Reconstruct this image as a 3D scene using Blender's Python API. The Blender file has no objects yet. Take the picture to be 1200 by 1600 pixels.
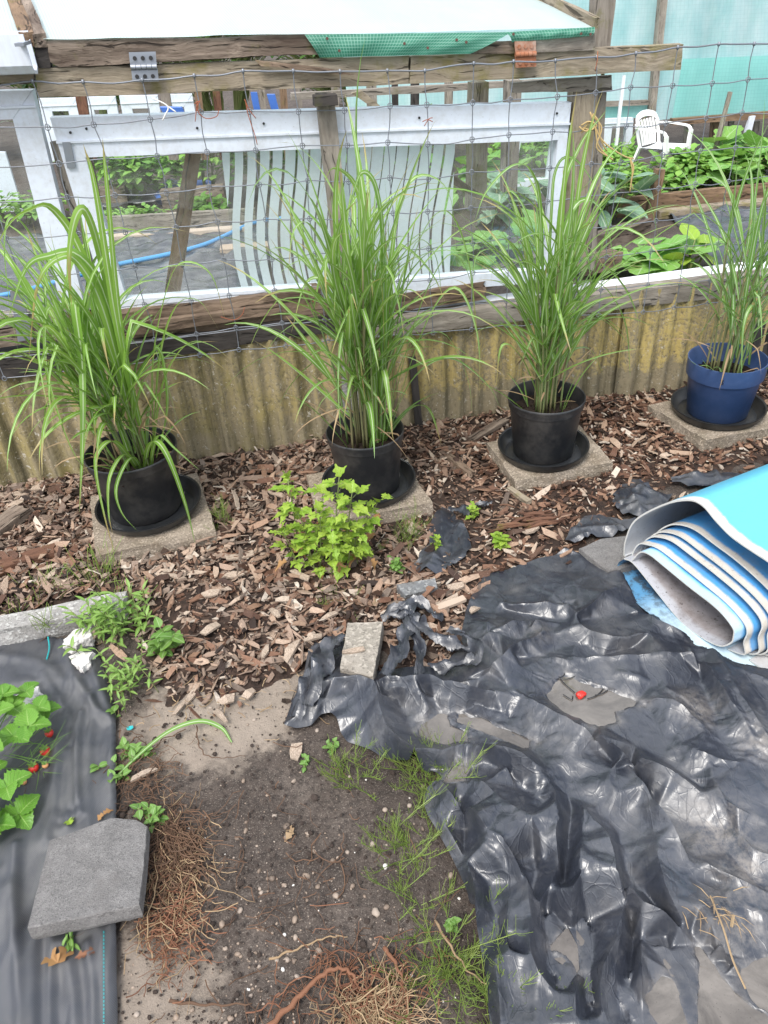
import bpy, math, random
import numpy as np
from mathutils import Matrix, Vector
from mathutils.geometry import delaunay_2d_cdt

random.seed(7); RNG = np.random.default_rng(11)
SC = bpy.context.scene
COL = SC.collection
PI = math.pi

# ------------------------------------------------------------------ survey: camera and the wall line
FPX, TH, ROLL, HC = 1200.0, math.radians(35), math.radians(-4.0), 1.55
F_ = np.array([0, math.cos(TH), -math.sin(TH)])
R0 = np.array([1.0, 0, 0]); U0 = np.cross(R0, F_)
R_ = R0 * math.cos(ROLL) + U0 * math.sin(ROLL)
U_ = np.cross(R_, F_)
CAM = np.array([0, 0, HC])
def ray(x, y): return F_ * FPX + R_ * (x - 600) - U_ * (y - 800)
def G(x, y, z=0.0):
    """point at height z seen at photo position x, y"""
    d = ray(x, y); return CAM + d * ((z - HC) / d[2])
P0 = np.array([-1.477, 2.545, 0]); P1 = np.array([1.725, 3.036, 0])
WU = (P1 - P0) / np.linalg.norm(P1 - P0)
WN = np.array([WU[1], -WU[0], 0])
YAW = math.atan2(WU[1], WU[0])
UP = np.array([0, 0, 1.0])
def W(x, y, off=0.0):
    """point on the vertical plane parallel to the wall, off metres in front of it"""
    d = ray(x, y); t = ((P0 + WN * off - CAM).dot(WN)) / d.dot(WN); return CAM + d * t
def WP(u, z, off=0.0): return P0 + WU * u + WN * off + UP * z
WALLM = Matrix.Translation(P0) @ Matrix.Rotation(YAW, 4, 'Z')

# ------------------------------------------------------------------ noise
def _hash(ix, iy, iz, seed):
    h = (ix.astype(np.int64) * 374761393 + iy.astype(np.int64) * 668265263 + iz.astype(np.int64) * 2147483647 + seed * 974634777) & 0xffffffff
    h = ((h ^ (h >> 13)) * 1274126177) & 0xffffffff
    return ((h ^ (h >> 16)) & 0xffff) / 65535.0
def vnoise(p, scale, seed=0):
    p = np.asarray(p, float) * scale
    if p.shape[1] == 2: p = np.c_[p, np.zeros(len(p))]
    i = np.floor(p).astype(np.int64); f = p - i; f = f * f * (3 - 2 * f)
    r = 0
    for dx in (0, 1):
        for dy in (0, 1):
            for dz in (0, 1):
                w = (f[:, 0] if dx else 1 - f[:, 0]) * (f[:, 1] if dy else 1 - f[:, 1]) * (f[:, 2] if dz else 1 - f[:, 2])
                r = r + w * _hash(i[:, 0] + dx, i[:, 1] + dy, i[:, 2] + dz, seed)
    return r * 2 - 1
def fbm(p, scale, seed=0, octs=4):
    r = 0; a = 1.0
    for k in range(octs):
        r = r + a * vnoise(p, scale * 2 ** k, seed + k); a *= 0.5
    return r
def inpoly(P, poly):
    x, y = P[:, 0], P[:, 1]; r = np.zeros(len(P), bool)
    n = len(poly)
    for k in range(n):
        x1, y1 = poly[k][:2]; x2, y2 = poly[(k + 1) % n][:2]
        c = ((y1 > y) != (y2 > y))
        with np.errstate(divide='ignore', invalid='ignore'):
            xi = (x2 - x1) * (y - y1) / ((y2 - y1) if y2 != y1 else 1e-12) + x1
        r ^= c & (x < xi)
    return r
def segdist(P, a, b):
    a = np.asarray(a[:2], float); b = np.asarray(b[:2], float)
    d = b - a; t = np.clip(((P - a) @ d) / max(d @ d, 1e-12), 0, 1)
    q = a + t[:, None] * d
    return np.linalg.norm(P - q, axis=1), q, t
def polydist(P, poly, closed=True):
    best = np.full(len(P), 1e9); q = np.zeros((len(P), 2))
    n = len(poly)
    for k in range(n if closed else n - 1):
        d, qq, _ = segdist(P, poly[k], poly[(k + 1) % n])
        m = d < best; best[m] = d[m]; q[m] = qq[m]
    return best, q
def smooth_path(pts, n=8):
    """Catmull-Rom through the points"""
    P = [np.asarray(p, float) for p in pts]
    if len(P) < 3: return [P[0] + (P[-1] - P[0]) * t for t in np.linspace(0, 1, n + 1)]
    P = [2 * P[0] - P[1]] + P + [2 * P[-1] - P[-2]]
    out = []
    for i in range(1, len(P) - 2):
        for t in np.linspace(0, 1, n, endpoint=False):
            a, b, c, d = P[i - 1:i + 3]
            out.append(0.5 * (2 * b + (c - a) * t + (2 * a - 5 * b + 4 * c - d) * t * t + (-a + 3 * b - 3 * c + d) * t ** 3))
    out.append(P[-2]); return out

# ------------------------------------------------------------------ mesh builder (world coordinates)
class MB:
    def __init__(s): s.v = []; s.f = []; s.uv = []; s.mi = []
    def add(s, verts, faces, uvs=None, mi=0):
        o = len(s.v); s.v.extend([tuple(map(float, v)) for v in verts])
        for k, f in enumerate(faces):
            s.f.append([i + o for i in f]); s.mi.append(mi)
            s.uv.append(uvs[k] if uvs is not None else [(0, 0)] * len(f))
    def tube(s, path, r, n=6, cap=True, mi=0):
        P = [np.asarray(p, float) for p in path]; m = len(P)
        rr = r if hasattr(r, '__len__') else [r] * m
        V = []; prev = None
        for i in range(m):
            t = P[min(i + 1, m - 1)] - P[max(i - 1, 0)]; t = t / (np.linalg.norm(t) + 1e-12)
            if prev is None:
                a = np.array([0, 0, 1.0]) if abs(t[2]) < .9 else np.array([1.0, 0, 0])
                x = np.cross(t, a)
            else: x = prev - t * prev.dot(t)
            x = x / (np.linalg.norm(x) + 1e-12); prev = x; y = np.cross(t, x)
            for k in range(n):
                c = 2 * PI * k / n; V.append(P[i] + rr[i] * (x * math.cos(c) + y * math.sin(c)))
        Fc = [[i * n + k, i * n + (k + 1) % n, (i + 1) * n + (k + 1) % n, (i + 1) * n + k] for i in range(m - 1) for k in range(n)]
        if cap: Fc += [list(range(n))[::-1], [(m - 1) * n + k for k in range(n)]]
        s.add(V, Fc, mi=mi)
    def lathe(s, c, prof, n=48, mi=0, wob=0.0):
        V = []
        for (r, z) in prof:
            for k in range(n):
                a = 2 * PI * k / n; w = 1 + wob * math.sin(2 * a + 1)
                V.append((c[0] + r * w * math.cos(a), c[1] + r * w * math.sin(a), c[2] + z))
        Fc = [[i * n + k, i * n + (k + 1) % n, (i + 1) * n + (k + 1) % n, (i + 1) * n + k] for i in range(len(prof) - 1) for k in range(n)]
        s.add(V, Fc, mi=mi)
    def box8(s, c8, seg=None, rough=0.0, seed=0, ends=0.0, fine=0.0):
        """a box given by 8 corners (front tl,tr,br,bl, back tl,tr,br,bl), its faces as grids roughened by noise"""
        c8 = [np.asarray(c, float) for c in c8]
        L = np.linalg.norm(c8[1] - c8[0]); H = np.linalg.norm(c8[3] - c8[0]); D = np.linalg.norm(c8[4] - c8[0])
        if seg is None: seg = (max(1, int(L / .02)), max(1, int(H / .012)), max(1, int(D / .012)))
        seg = tuple(min(a, b) for a, b in zip(seg, (160, 24, 16)))
        def pt(a, b, c):
            f = (1 - b) * ((1 - a) * c8[0] + a * c8[1]) + b * ((1 - a) * c8[3] + a * c8[2])
            k = (1 - b) * ((1 - a) * c8[4] + a * c8[5]) + b * ((1 - a) * c8[7] + a * c8[6])
            return (1 - c) * f + c * k
        idx = {}; V = []; Fc = []
        na, nb, nc = seg
        cen = sum(c8) / 8; ax = (c8[1] - c8[0]) / max(L, 1e-9)
        def gi(i, j, k):
            key = (i, j, k)
            if key not in idx:
                idx[key] = len(V); V.append(pt(i / na, j / nb, k / nc))
            return idx[key]
        for i in range(na):
            for j in range(nb):
                Fc.append([gi(i, j, 0), gi(i, j + 1, 0), gi(i + 1, j + 1, 0), gi(i + 1, j, 0)])
                Fc.append([gi(i, j, nc), gi(i + 1, j, nc), gi(i + 1, j + 1, nc), gi(i, j + 1, nc)])
        for i in range(na):
            for k in range(nc):
                Fc.append([gi(i, 0, k), gi(i + 1, 0, k), gi(i + 1, 0, k + 1), gi(i, 0, k + 1)])
                Fc.append([gi(i, nb, k), gi(i, nb, k + 1), gi(i + 1, nb, k + 1), gi(i + 1, nb, k)])
        for j in range(nb):
            for k in range(nc):
                Fc.append([gi(0, j, k), gi(0, j, k + 1), gi(0, j + 1, k + 1), gi(0, j + 1, k)])
                Fc.append([gi(na, j, k), gi(na, j + 1, k), gi(na, j + 1, k + 1), gi(na, j, k + 1)])
        V = np.array(V)
        if rough > 0:
            # noise stretched along the grain
            q = np.c_[(V - cen) @ ax * .25, V - cen - ((V - cen) @ ax)[:, None] * ax] if False else (V - cen) - 0.8 * ((V - cen) @ ax)[:, None] * ax
            q = q + seed * 3.17
            d = np.c_[vnoise(q, 28, seed), vnoise(q, 28, seed + 5), vnoise(q, 28, seed + 9)] + .5 * np.c_[vnoise(q, 75, seed), vnoise(q, 75, seed + 5), vnoise(q, 75, seed + 9)]
            V = V + d * rough
        if ends > 0:
            t = (V - c8[0]) @ ax / L
            e = np.clip((np.abs(t - .5) - .5 + .5 * ends / L * 2) / (ends / L), 0, 1)
            q = V * np.array([40, 40, 60.]); nn = vnoise(q, 1, seed + 3)
            V = V - ((np.sign(t - .5) * e * np.abs(nn) * ends)[:, None]) * ax
        s.add(V, Fc)
    def box(s, c, ax, ay, az, **k):
        c, ax, ay, az = [np.asarray(q, float) for q in (c, ax, ay, az)]
        # ax along, az up, ay depth (half vectors)
        s.box8([c - ax - ay + az, c + ax - ay + az, c + ax - ay - az, c - ax - ay - az, c - ax + ay + az, c + ax + ay + az, c + ax + ay - az, c - ax + ay - az], **k)
    def grid(s, V, nx, ny, mi=0, uv=True, keep=None):
        Fc = []; UVs = []
        for j in range(ny - 1):
            for i in range(nx - 1):
                if keep is not None and not keep[j, i]: continue
                Fc.append([j * nx + i, j * nx + i + 1, (j + 1) * nx + i + 1, (j + 1) * nx + i])
                UVs.append([(i / (nx - 1), j / (ny - 1)), ((i + 1) / (nx - 1), j / (ny - 1)), ((i + 1) / (nx - 1), (j + 1) / (ny - 1)), (i / (nx - 1), (j + 1) / (ny - 1))])
        s.add(V, Fc, UVs, mi)

MW = {}
def mesh_obj(name, mb, mat, parent=None, M=None, smooth=False, angle=None):
    if M is None: M = MW[parent] if parent is not None else Matrix.Identity(4)
    me = bpy.data.meshes.new(name)
    V = np.array(mb.v); Mi = np.array(M.inverted())
    V = V @ Mi[:3, :3].T + Mi[:3, 3]
    me.from_pydata(V.tolist(), [], mb.f)
    uvl = me.uv_layers.new(name='UVMap')
    uvl.data.foreach_set('uv', np.array([c for f in mb.uv for p in f for c in p], dtype=np.float32))
    mats = mat if isinstance(mat, (list, tuple)) else [mat]
    for m in mats: me.materials.append(m)
    if len(mats) > 1: me.polygons.foreach_set('material_index', np.array(mb.mi, dtype=np.int32))
    if smooth: me.polygons.foreach_set('use_smooth', np.ones(len(mb.f), bool))
    me.validate(); me.update()
    if smooth and angle: me.set_sharp_from_angle(angle=math.radians(angle))
    o = bpy.data.objects.new(name, me); COL.objects.link(o)
    if parent is not None:
        o.parent = parent; o.matrix_basis = MW[parent].inverted() @ M
    else: o.matrix_basis = M
    MW[o] = M
    return o
def tag(o, label, cat, group=None):
    o['label'] = label; o['category'] = cat
    if group: o['group'] = group
    return o
def thing(name, label, cat, loc, rotz=0.0, group=None):
    o = bpy.data.objects.new(name, None); COL.objects.link(o)
    o.empty_display_size = .1
    M = Matrix.Translation([float(c) for c in loc]) @ Matrix.Rotation(rotz, 4, 'Z'); o.matrix_basis = M; MW[o] = M
    return tag(o, label, cat, group)
def struct(o, kind='structure'): o['kind'] = kind; return o
def at(p, rz=0.0): return Matrix.Translation([float(c) for c in p]) @ Matrix.Rotation(rz, 4, 'Z')
def frame(o, x, z=(0, 0, 1)):
    """matrix at o whose X runs along x"""
    x = Vector([float(c) for c in x]).normalized(); z = Vector([float(c) for c in z]); y = z.cross(x)
    if y.length < 1e-4: y = Vector((0, 1, 0)).cross(x)
    y.normalize(); z = x.cross(y)
    M = Matrix((x, y, z)).transposed().to_4x4(); M.translation = Vector([float(c) for c in o]); return M

# ------------------------------------------------------------------ materials
class Mt:
    def __init__(s, name):
        s.m = bpy.data.materials.new(name); s.m.use_nodes = True; s.t = s.m.node_tree; s.t.nodes.clear()
    def n(s, typ, ins=None, **props):
        nd = s.t.nodes.new(typ)
        for k, v in props.items(): setattr(nd, k, v)
        for k, v in (ins or {}).items(): s.set(nd.inputs[k], v)
        return nd
    def set(s, sock, v):
        if hasattr(v, 'is_output') or isinstance(v, bpy.types.NodeSocket): s.t.links.new(v, sock)
        elif isinstance(v, (tuple, list)) and len(v) == 3 and sock.type == 'RGBA': sock.default_value = (*v, 1)
        else: sock.default_value = v
    def coord(s, kind='Object', scale=None, jit=True):
        c = s.n('ShaderNodeTexCoord').outputs[kind]
        if jit and kind == 'Object':
            r = s.n('ShaderNodeObjectInfo').outputs['Random']
            c = s.n('ShaderNodeVectorMath', {0: c, 1: s.vmul(r)}, operation='ADD').outputs[0]
        if scale: c = s.n('ShaderNodeMapping', {'Vector': c, 'Scale': scale}).outputs[0]
        return c
    def vmul(s, r):
        return s.n('ShaderNodeCombineXYZ', {0: s.math('MULTIPLY', r, 17.3), 1: s.math('MULTIPLY', r, 9.1), 2: s.math('MULTIPLY', r, 5.7)}).outputs[0]
    def noise(s, vec, scale, detail=4, rough=.55, dist=0.0):
        return s.n('ShaderNodeTexNoise', {'Vector': vec, 'Scale': scale, 'Detail': detail, 'Roughness': rough, 'Distortion': dist}).outputs[0]
    def vor(s, vec, scale, feature='F1', out='Distance', rnd=1.0):
        return s.n('ShaderNodeTexVoronoi', {'Vector': vec, 'Scale': scale, 'Randomness': rnd}, feature=feature).outputs[out]
    def wave(s, vec, scale, dist=2, detail=2, ds=1.0, direction='X'):
        return s.n('ShaderNodeTexWave', {'Vector': vec, 'Scale': scale, 'Distortion': dist, 'Detail': detail, 'Detail Scale': ds}, bands_direction=direction).outputs[1]
    def ramp(s, fac, stops, interp='LINEAR'):
        nd = s.n('ShaderNodeValToRGB', {0: fac}); cr = nd.color_ramp; cr.interpolation = interp
        while len(cr.elements) < len(stops): cr.elements.new(.5)
        for e, (p, c) in zip(cr.elements, stops):
            e.position = p; e.color = (*c, 1) if isinstance(c, (tuple, list)) else (c, c, c, 1)
        return nd.outputs[0]
    def mix(s, fac, a, b, blend='MIX'):
        nd = s.n('ShaderNodeMix', data_type='RGBA', blend_type=blend)
        s.set(nd.inputs[0], fac); s.set(nd.inputs[6], a); s.set(nd.inputs[7], b); return nd.outputs[2]
    def math(s, op, a, b=0.0, clamp=False):
        nd = s.n('ShaderNodeMath', operation=op, use_clamp=clamp); s.set(nd.inputs[0], a); s.set(nd.inputs[1], b); return nd.outputs[0]
    def bump(s, h, strength=.5, dist=.01, normal=None):
        d = {'Height': h, 'Strength': strength, 'Distance': dist}
        if normal is not None: d['Normal'] = normal
        return s.n('ShaderNodeBump', d).outputs[0]
    def sep(s, vec): return s.n('ShaderNodeSeparateXYZ', {0: vec}).outputs
    def bsdf(s, col, rough=.6, normal=None, spec=.5, metal=0.0, **kw):
        d = {'Base Color': col, 'Roughness': rough, 'Specular IOR Level': spec, 'Metallic': metal}
        if normal is not None: d['Normal'] = normal
        d.update(kw); return s.n('ShaderNodeBsdfPrincipled', d).outputs[0]
    def out(s, sh):
        s.n('ShaderNodeOutputMaterial', {0: sh}); return s.m
    def mixsh(s, fac, a, b): return s.n('ShaderNodeMixShader', {0: fac, 1: a, 2: b}).outputs[0]
    def island(s): return s.n('ShaderNodeNewGeometry').outputs['Random Per Island']

def wood(name, light, dark, moss=0.0, mosscol=(.12, .12, .02), rough=.85, cont=1.0, grain=1.0):
    m = Mt(name); c = m.coord()
    g = m.n('ShaderNodeMapping', {'Vector': c, 'Scale': (2.2, 34, 34)}).outputs[0]
    g = m.n('ShaderNodeVectorMath', {0: g, 1: m.n('ShaderNodeVectorMath', {0: m.n('ShaderNodeTexNoise', {'Vector': c, 'Scale': 5.0}).outputs[1], 'Scale': 2.2}, operation='SCALE').outputs[0]}, operation='ADD').outputs[0]
    n1 = m.noise(g, 1.6 * grain, 6, .65); n2 = m.noise(g, 5.5 * grain, 4, .7)
    big = m.noise(c, 5, 4, .6)
    v = m.math('ADD', m.math('MULTIPLY', n1, .65), m.math('MULTIPLY', n2, .35))
    col = m.ramp(v, [(.33, dark), (.47, tuple(.5 * (a + b) for a, b in zip(light, dark))), (.62, light)])
    col = m.mix(m.ramp(big, [(.35, 0.0), (.68, .65)]), col, dark)
    crack = m.ramp(m.noise(m.n('ShaderNodeMapping', {'Vector': g, 'Scale': (.35, 1, 1)}).outputs[0], 2.3, 3, .6), [(.36, 1.0), (.41, 0.0)])
    col = m.mix(m.math('MULTIPLY', crack, .8), col, tuple(.18 * a for a in dark))
    if moss > 0:
        mk = m.ramp(m.noise(c, 9, 5, .65), [(.62 - .25 * moss, 0.0), (.78 - .2 * moss, .85)])
        col = m.mix(mk, col, mosscol)
    h = m.math('SUBTRACT', v, m.math('MULTIPLY', crack, .5))
    return m.out(m.bsdf(col, rough, m.bump(h, .75 * cont, .006), spec=.3))

def concrete(name, c1, c2, speck=(.5, .48, .44), scale=1.0, moss=0.0, rough=.9, dirt=(.1, .08, .06), sp=.55):
    m = Mt(name); c = m.coord()
    n = m.noise(c, 9 * scale, 6, .65); f = m.noise(c, 120 * scale, 3, .7); vo = m.vor(c, 150 * scale)
    col = m.mix(m.ramp(n, [(.35, 0.0), (.65, 1.0)]), c1, c2)
    cellc = m.vor(c, 150 * scale, out='Color')
    cell = m.n('ShaderNodeSeparateColor', {0: cellc}).outputs[0]
    col = m.mix(m.math('MULTIPLY', m.ramp(cell, [(.78, 0.0), (.86, 1.0)]), sp), col, speck)
    col = m.mix(m.math('MULTIPLY', m.ramp(cell, [(.1, 1.0), (.16, 0.0)]), .5), col, tuple(.35 * a for a in c1))
    col = m.mix(m.ramp(m.noise(c, 5 * scale, 5, .7), [(.52, 0.0), (.72, .6)]), col, dirt)
    if moss > 0: col = m.mix(m.ramp(m.noise(c, 14, 5, .7), [(.55, 0.0), (.7, moss)]), col, (.06, .07, .02))
    h = m.math('ADD', m.math('MULTIPLY', f, .6), m.math('MULTIPLY', vo, .6))
    return m.out(m.bsdf(col, rough, m.bump(h, .6, .004), spec=.3))

def painted(name, col, rough=.4, dirt=.35, dirtcol=(.32, .3, .26)):
    m = Mt(name); c = m.coord()
    n = m.noise(c, 7, 6, .7); n2 = m.noise(m.n('ShaderNodeMapping', {'Vector': c, 'Scale': (40, 40, 4)}).outputs[0], 1.5, 4, .6)
    f = m.math('MULTIPLY', m.ramp(m.math('ADD', m.math('MULTIPLY', n, .6), m.math('MULTIPLY', n2, .4)), [(.45, 0.0), (.7, 1.0)]), dirt)
    cc = m.mix(f, col, dirtcol)
    sp = m.ramp(m.noise(c, 90, 2, .5), [(.68, 0.0), (.74, .5)])
    cc = m.mix(m.math('MULTIPLY', sp, dirt), cc, tuple(.4 * a for a in dirtcol))
    return m.out(m.bsdf(cc, rough, m.bump(n, .12, .004)))

def leafmat(name, c1, c2, rib=None, trans=.35, rough=.45, yellow=None, ribw=.06, tips=None, veins=0):
    """leaf: UV x runs across the blade; per-leaf tint from the island"""
    m = Mt(name); r = m.island(); c = m.coord()
    col = m.mix(r, c1, c2)
    col = m.mix(m.math('MULTIPLY', m.noise(c, 14, 3, .6), .35), col, tuple(.55 * a for a in c1))
    if yellow: col = m.mix(m.ramp(m.noise(c, 6, 4, .6), [(.58, 0.0), (.75, .8)]), col, yellow)
    uv = m.sep(m.coord('UV'))
    if rib:
        a = m.math('ABSOLUTE', m.math('SUBTRACT', uv[0], .5))
        col = m.mix(m.ramp(a, [(ribw * .5, .85), (ribw, 0.0)]), col, rib)
    if tips: col = m.mix(m.math('MULTIPLY', m.ramp(m.math('ADD', uv[1], m.math('MULTIPLY', r, .16)), [(.93, 0.0), (1.0, .9)]), m.ramp(r, [(.3, 0.0), (.5, 1.0)])), col, tips)
    col = m.mix(m.ramp(r, [(.6, 0.0), (1.0, .18)]), col, tuple(.45 * a for a in c1))
    nrm = None
    if veins:
        a = m.math('ABSOLUTE', m.math('SUBTRACT', uv[0], .5))
        vv = m.math('SINE', m.math('MULTIPLY', m.math('SUBTRACT', uv[1], m.math('MULTIPLY', a, .75)), veins * 6.283))
        vl = m.ramp(vv, [(.6, 0.0), (.98, 1.0)])
        col = m.mix(m.math('MULTIPLY', vl, .3), col, rib or c2); nrm = m.bump(m.math('SUBTRACT', m.math('MULTIPLY', m.noise(c, 60, 2, .5), .4), vl), .6, .004)
    b = m.bsdf(col, rough, nrm, spec=.4)
    t = m.n('ShaderNodeBsdfTranslucent', {0: m.mix(.3, col, (.35, .5, .05))}).outputs[0]
    return m.out(m.mixsh(trans, b, t))

def plain(name, col, rough=.5, bumpscale=60, bump=.15, metal=0.0, spec=.5, var=.25, dust=None):
    m = Mt(name); c = m.coord()
    n = m.noise(c, 8, 5, .65)
    cc = m.mix(m.math('MULTIPLY', n, var * 2), col, tuple(a * .45 for a in col))
    if dust: cc = m.mix(m.ramp(m.noise(c, 11, 6, .7), [(.45, 0.0), (.75, dust[3])]), cc, dust[:3])
    return m.out(m.bsdf(cc, m.ramp(n, [(.3, max(rough - .1, .03)), (.7, min(rough + .12, 1))]), m.bump(m.noise(c, bumpscale, 3, .6), bump, .003), spec=spec, metal=metal))

# ------------------------------------------------------------------ camera, light, sky
cd = bpy.data.cameras.new('camera'); cam = bpy.data.objects.new('camera', cd); COL.objects.link(cam)
cd.sensor_fit = 'VERTICAL'; cd.sensor_height = 24.0; cd.lens = 24.0 * FPX / 1600; cd.clip_start = .05; cd.clip_end = 500
Mc = Matrix([list(R_), list(U_), list(-F_)]).transposed().to_4x4(); Mc.translation = Vector(CAM.tolist()); cam.matrix_world = Mc
SC.camera = cam
SUN_EL, SUN_AZ = math.radians(56), math.radians(205)      # azimuth clockwise from +Y
wd = bpy.data.worlds.new('World'); SC.world = wd; wd.use_nodes = True; nt = wd.node_tree; nt.nodes.clear()
sky = nt.nodes.new('ShaderNodeTexSky'); sky.sky_type = 'NISHITA'; sky.sun_disc = False; sky.sun_elevation = SUN_EL; sky.sun_rotation = SUN_AZ
sky.air_density = 1.0; sky.dust_density = 3.0; sky.ozone_density = 1.0
tc = nt.nodes.new('ShaderNodeTexCoord'); cn = nt.nodes.new('ShaderNodeTexNoise'); cn.inputs['Scale'].default_value = 2.3; cn.inputs['Detail'].default_value = 5
nt.links.new(tc.outputs['Generated'], cn.inputs['Vector'])
cr = nt.nodes.new('ShaderNodeValToRGB'); cr.color_ramp.elements[0].position = .4; cr.color_ramp.elements[0].color = (.05, .05, .05, 1); cr.color_ramp.elements[1].position = .6; cr.color_ramp.elements[1].color = (1, 1, 1, 1)
nt.links.new(cn.outputs[0], cr.inputs[0])
cmx = nt.nodes.new('ShaderNodeMix'); cmx.data_type = 'RGBA'
nt.links.new(cr.outputs[0], cmx.inputs[0]); nt.links.new(sky.outputs[0], cmx.inputs[6]); cmx.inputs[7].default_value = (10.6, 11.0, 11.6, 1)
bg = nt.nodes.new('ShaderNodeBackground'); bg.inputs[1].default_value = .095; nt.links.new(cmx.outputs[2], bg.inputs[0])
wo = nt.nodes.new('ShaderNodeOutputWorld'); nt.links.new(bg.outputs[0], wo.inputs[0])
sl = bpy.data.lights.new('sun', 'SUN'); sl.energy = 2.0; sl.angle = math.radians(24); sl.color = (1, .955, .89)
so = bpy.data.objects.new('sun', sl); COL.objects.link(so)
sd = Vector((math.sin(SUN_AZ) * math.cos(SUN_EL), math.cos(SUN_AZ) * math.cos(SUN_EL), math.sin(SUN_EL)))
so.rotation_euler = sd.to_track_quat('Z', 'Y').to_euler(); so.location = (0, -2, 6)
vs = SC.view_settings; vs.view_transform = 'Standard'; vs.look = 'None'; vs.gamma = 1; vs.exposure = 1.1; vs.use_curve_mapping = False
SC.cycles.max_bounces = 8; SC.cycles.transparent_max_bounces = 16

# ------------------------------------------------------------------ material set
X = {}
X['wood_rail'] = wood('weathered rail wood', (.38, .325, .25), (.15, .12, .085), .42, (.16, .14, .04))
X['wood_grey'] = wood('grey weathered wood', (.36, .325, .28), (.13, .11, .09), .08)
X['wood_rot'] = wood('rotten brown wood', (.3, .22, .16), (.055, .035, .025), .05, cont=1.5, grain=.7)
X['wood_rotgrey'] = wood('split grey brown wood', (.31, .25, .2), (.06, .04, .03), .1, cont=1.6, grain=.8)
X['wood_brown'] = wood('brown stained wood', (.27, .18, .11), (.11, .07, .045), .12)
X['wood_dark'] = wood('dark timber', (.075, .065, .06), (.02, .018, .017), .12, (.08, .08, .03))
X['wood_red'] = wood('reddish post wood', (.2, .1, .06), (.07, .035, .025), .1)
X['white_frame'] = painted('white window frame', (.62, .67, .75), .38, .42)
X['white_sill'] = painted('white sill', (.7, .72, .76), .4, .1)
X['grey_metal'] = plain('galvanised metal', (.32, .35, .4), .45, 30, .1, .7, dust=(.3, .25, .2, .3))
X['wire'] = plain('galvanised wire', (.25, .27, .31), .5, 200, .1, .55, dust=(.2, .17, .14, .4))
X['rust'] = plain('rusty metal', (.36, .14, .07), .8, 80, .4, .2, dust=(.5, .42, .36, .9))
X['black_pot'] = plain('black plastic pot', (.022, .023, .026), .42, 90, .08, dust=(.12, .11, .1, .55))
X['saucer'] = plain('black plastic saucer', (.018, .02, .023), .36, 90, .05, dust=(.08, .08, .08, .3))
X['blue_pot'] = plain('blue plastic pot', (.034, .07, .175), .42, 90, .06, dust=(.09, .13, .27, .35))
X['ink'] = plain('black ink', (.01, .01, .012), .6)
X['potsoil'] = plain('potting soil', (.035, .024, .018), .95, 150, 1.0, spec=.2, var=.6)
X['paver'] = concrete('washed paver concrete', (.3, .25, .2), (.2, .165, .125), (.5, .42, .34), 1.5, .2, dirt=(.14, .1, .06))
X['slab'] = concrete('grey slab concrete', (.175, .168, .165), (.135, .13, .128), (.32, .31, .3), 2.6, 0, dirt=(.14, .13, .125), sp=.25)
X['brick'] = concrete('rough exposed aggregate', (.3, .27, .235), (.22, .2, .17), (.42, .38, .33), 1.0, .1)
X['greybrick'] = concrete('grey brick', (.17, .175, .18), (.12, .125, .13), (.3, .3, .3), 1.0, 0)
X['edging'] = concrete('mossy edging concrete', (.36, .35, .34), (.22, .21, .2), (.5, .5, .48), 1.0, .25)
X['rubble'] = concrete('pale rubble', (.68, .66, .64), (.45, .43, .41), (.75, .74, .72), .8, 0, dirt=(.4, .37, .34))
X['post_conc'] = concrete('grey concrete post', (.3, .29, .28), (.2, .19, .18), (.42, .4, .38), 1.0, .1)
X['stem'] = leafmat('stem green', (.17, .23, .07), (.2, .2, .085), trans=.05)
X['culm'] = leafmat('culm', (.13, .2, .07), (.22, .18, .1), trans=.05, yellow=(.26, .19, .12))
X['blade'] = leafmat('miscanthus blade', (.16, .32, .06), (.29, .48, .1), (.6, .68, .48), .38, .35, ribw=.11, tips=(.42, .3, .14))
X['blade2'] = leafmat('miscanthus blade yellow green', (.17, .34, .055), (.3, .5, .09), (.58, .68, .45), .38, .35, ribw=.1, tips=(.42, .3, .14))
X['blade3'] = leafmat('miscanthus blade deep green', (.13, .28, .06), (.21, .38, .08), (.52, .62, .42), .36, .35, ribw=.13)
X['lime'] = leafmat('lime leaf', (.22, .4, .035), (.43, .57, .08), (.36, .5, .14), .3, .5, ribw=.04, veins=5)
X['drybrown'] = leafmat('dry leaf', (.4, .24, .1), (.3, .15, .06), trans=.15, rough=.8)
X['weed'] = leafmat('weed leaf', (.12, .25, .05), (.2, .36, .08), (.3, .42, .2), .3, .5)
X['weed2'] = leafmat('pale weed leaf', (.17, .31, .06), (.27, .43, .1), (.36, .48, .24), .3, .5)
X['straw_leaf'] = leafmat('strawberry leaf', (.11, .28, .03), (.19, .4, .05), (.3, .48, .13), .3, .42, ribw=.03, veins=7)
X['berry'] = plain('red berry', (.6, .03, .02), .35, 160, .8, var=.25)
X['berry_pale'] = plain('unripe berry', (.6, .3, .13), .45, 160, .8, var=.25)
X['horsetail'] = leafmat('horsetail', (.14, .235, .045), (.27, .33, .08), trans=.2)
X['drystraw'] = leafmat('dry straw', (.4, .29, .17), (.22, .14, .08), trans=.1, rough=.8)
X['root'] = leafmat('root', (.13, .072, .042), (.08, .048, .032), trans=.0, rough=.9)
X['rootred'] = leafmat('red root', (.15, .062, .034), (.21, .1, .055), trans=.0, rough=.85)
X['squash'] = leafmat('squash leaf', (.15, .36, .07), (.26, .48, .1), (.42, .58, .3), .3, .6, ribw=.03, veins=5)
X['cabbage'] = leafmat('cabbage leaf', (.14, .27, .17), (.24, .37, .24), (.45, .55, .42), .2, .5, ribw=.05, veins=5)
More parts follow.
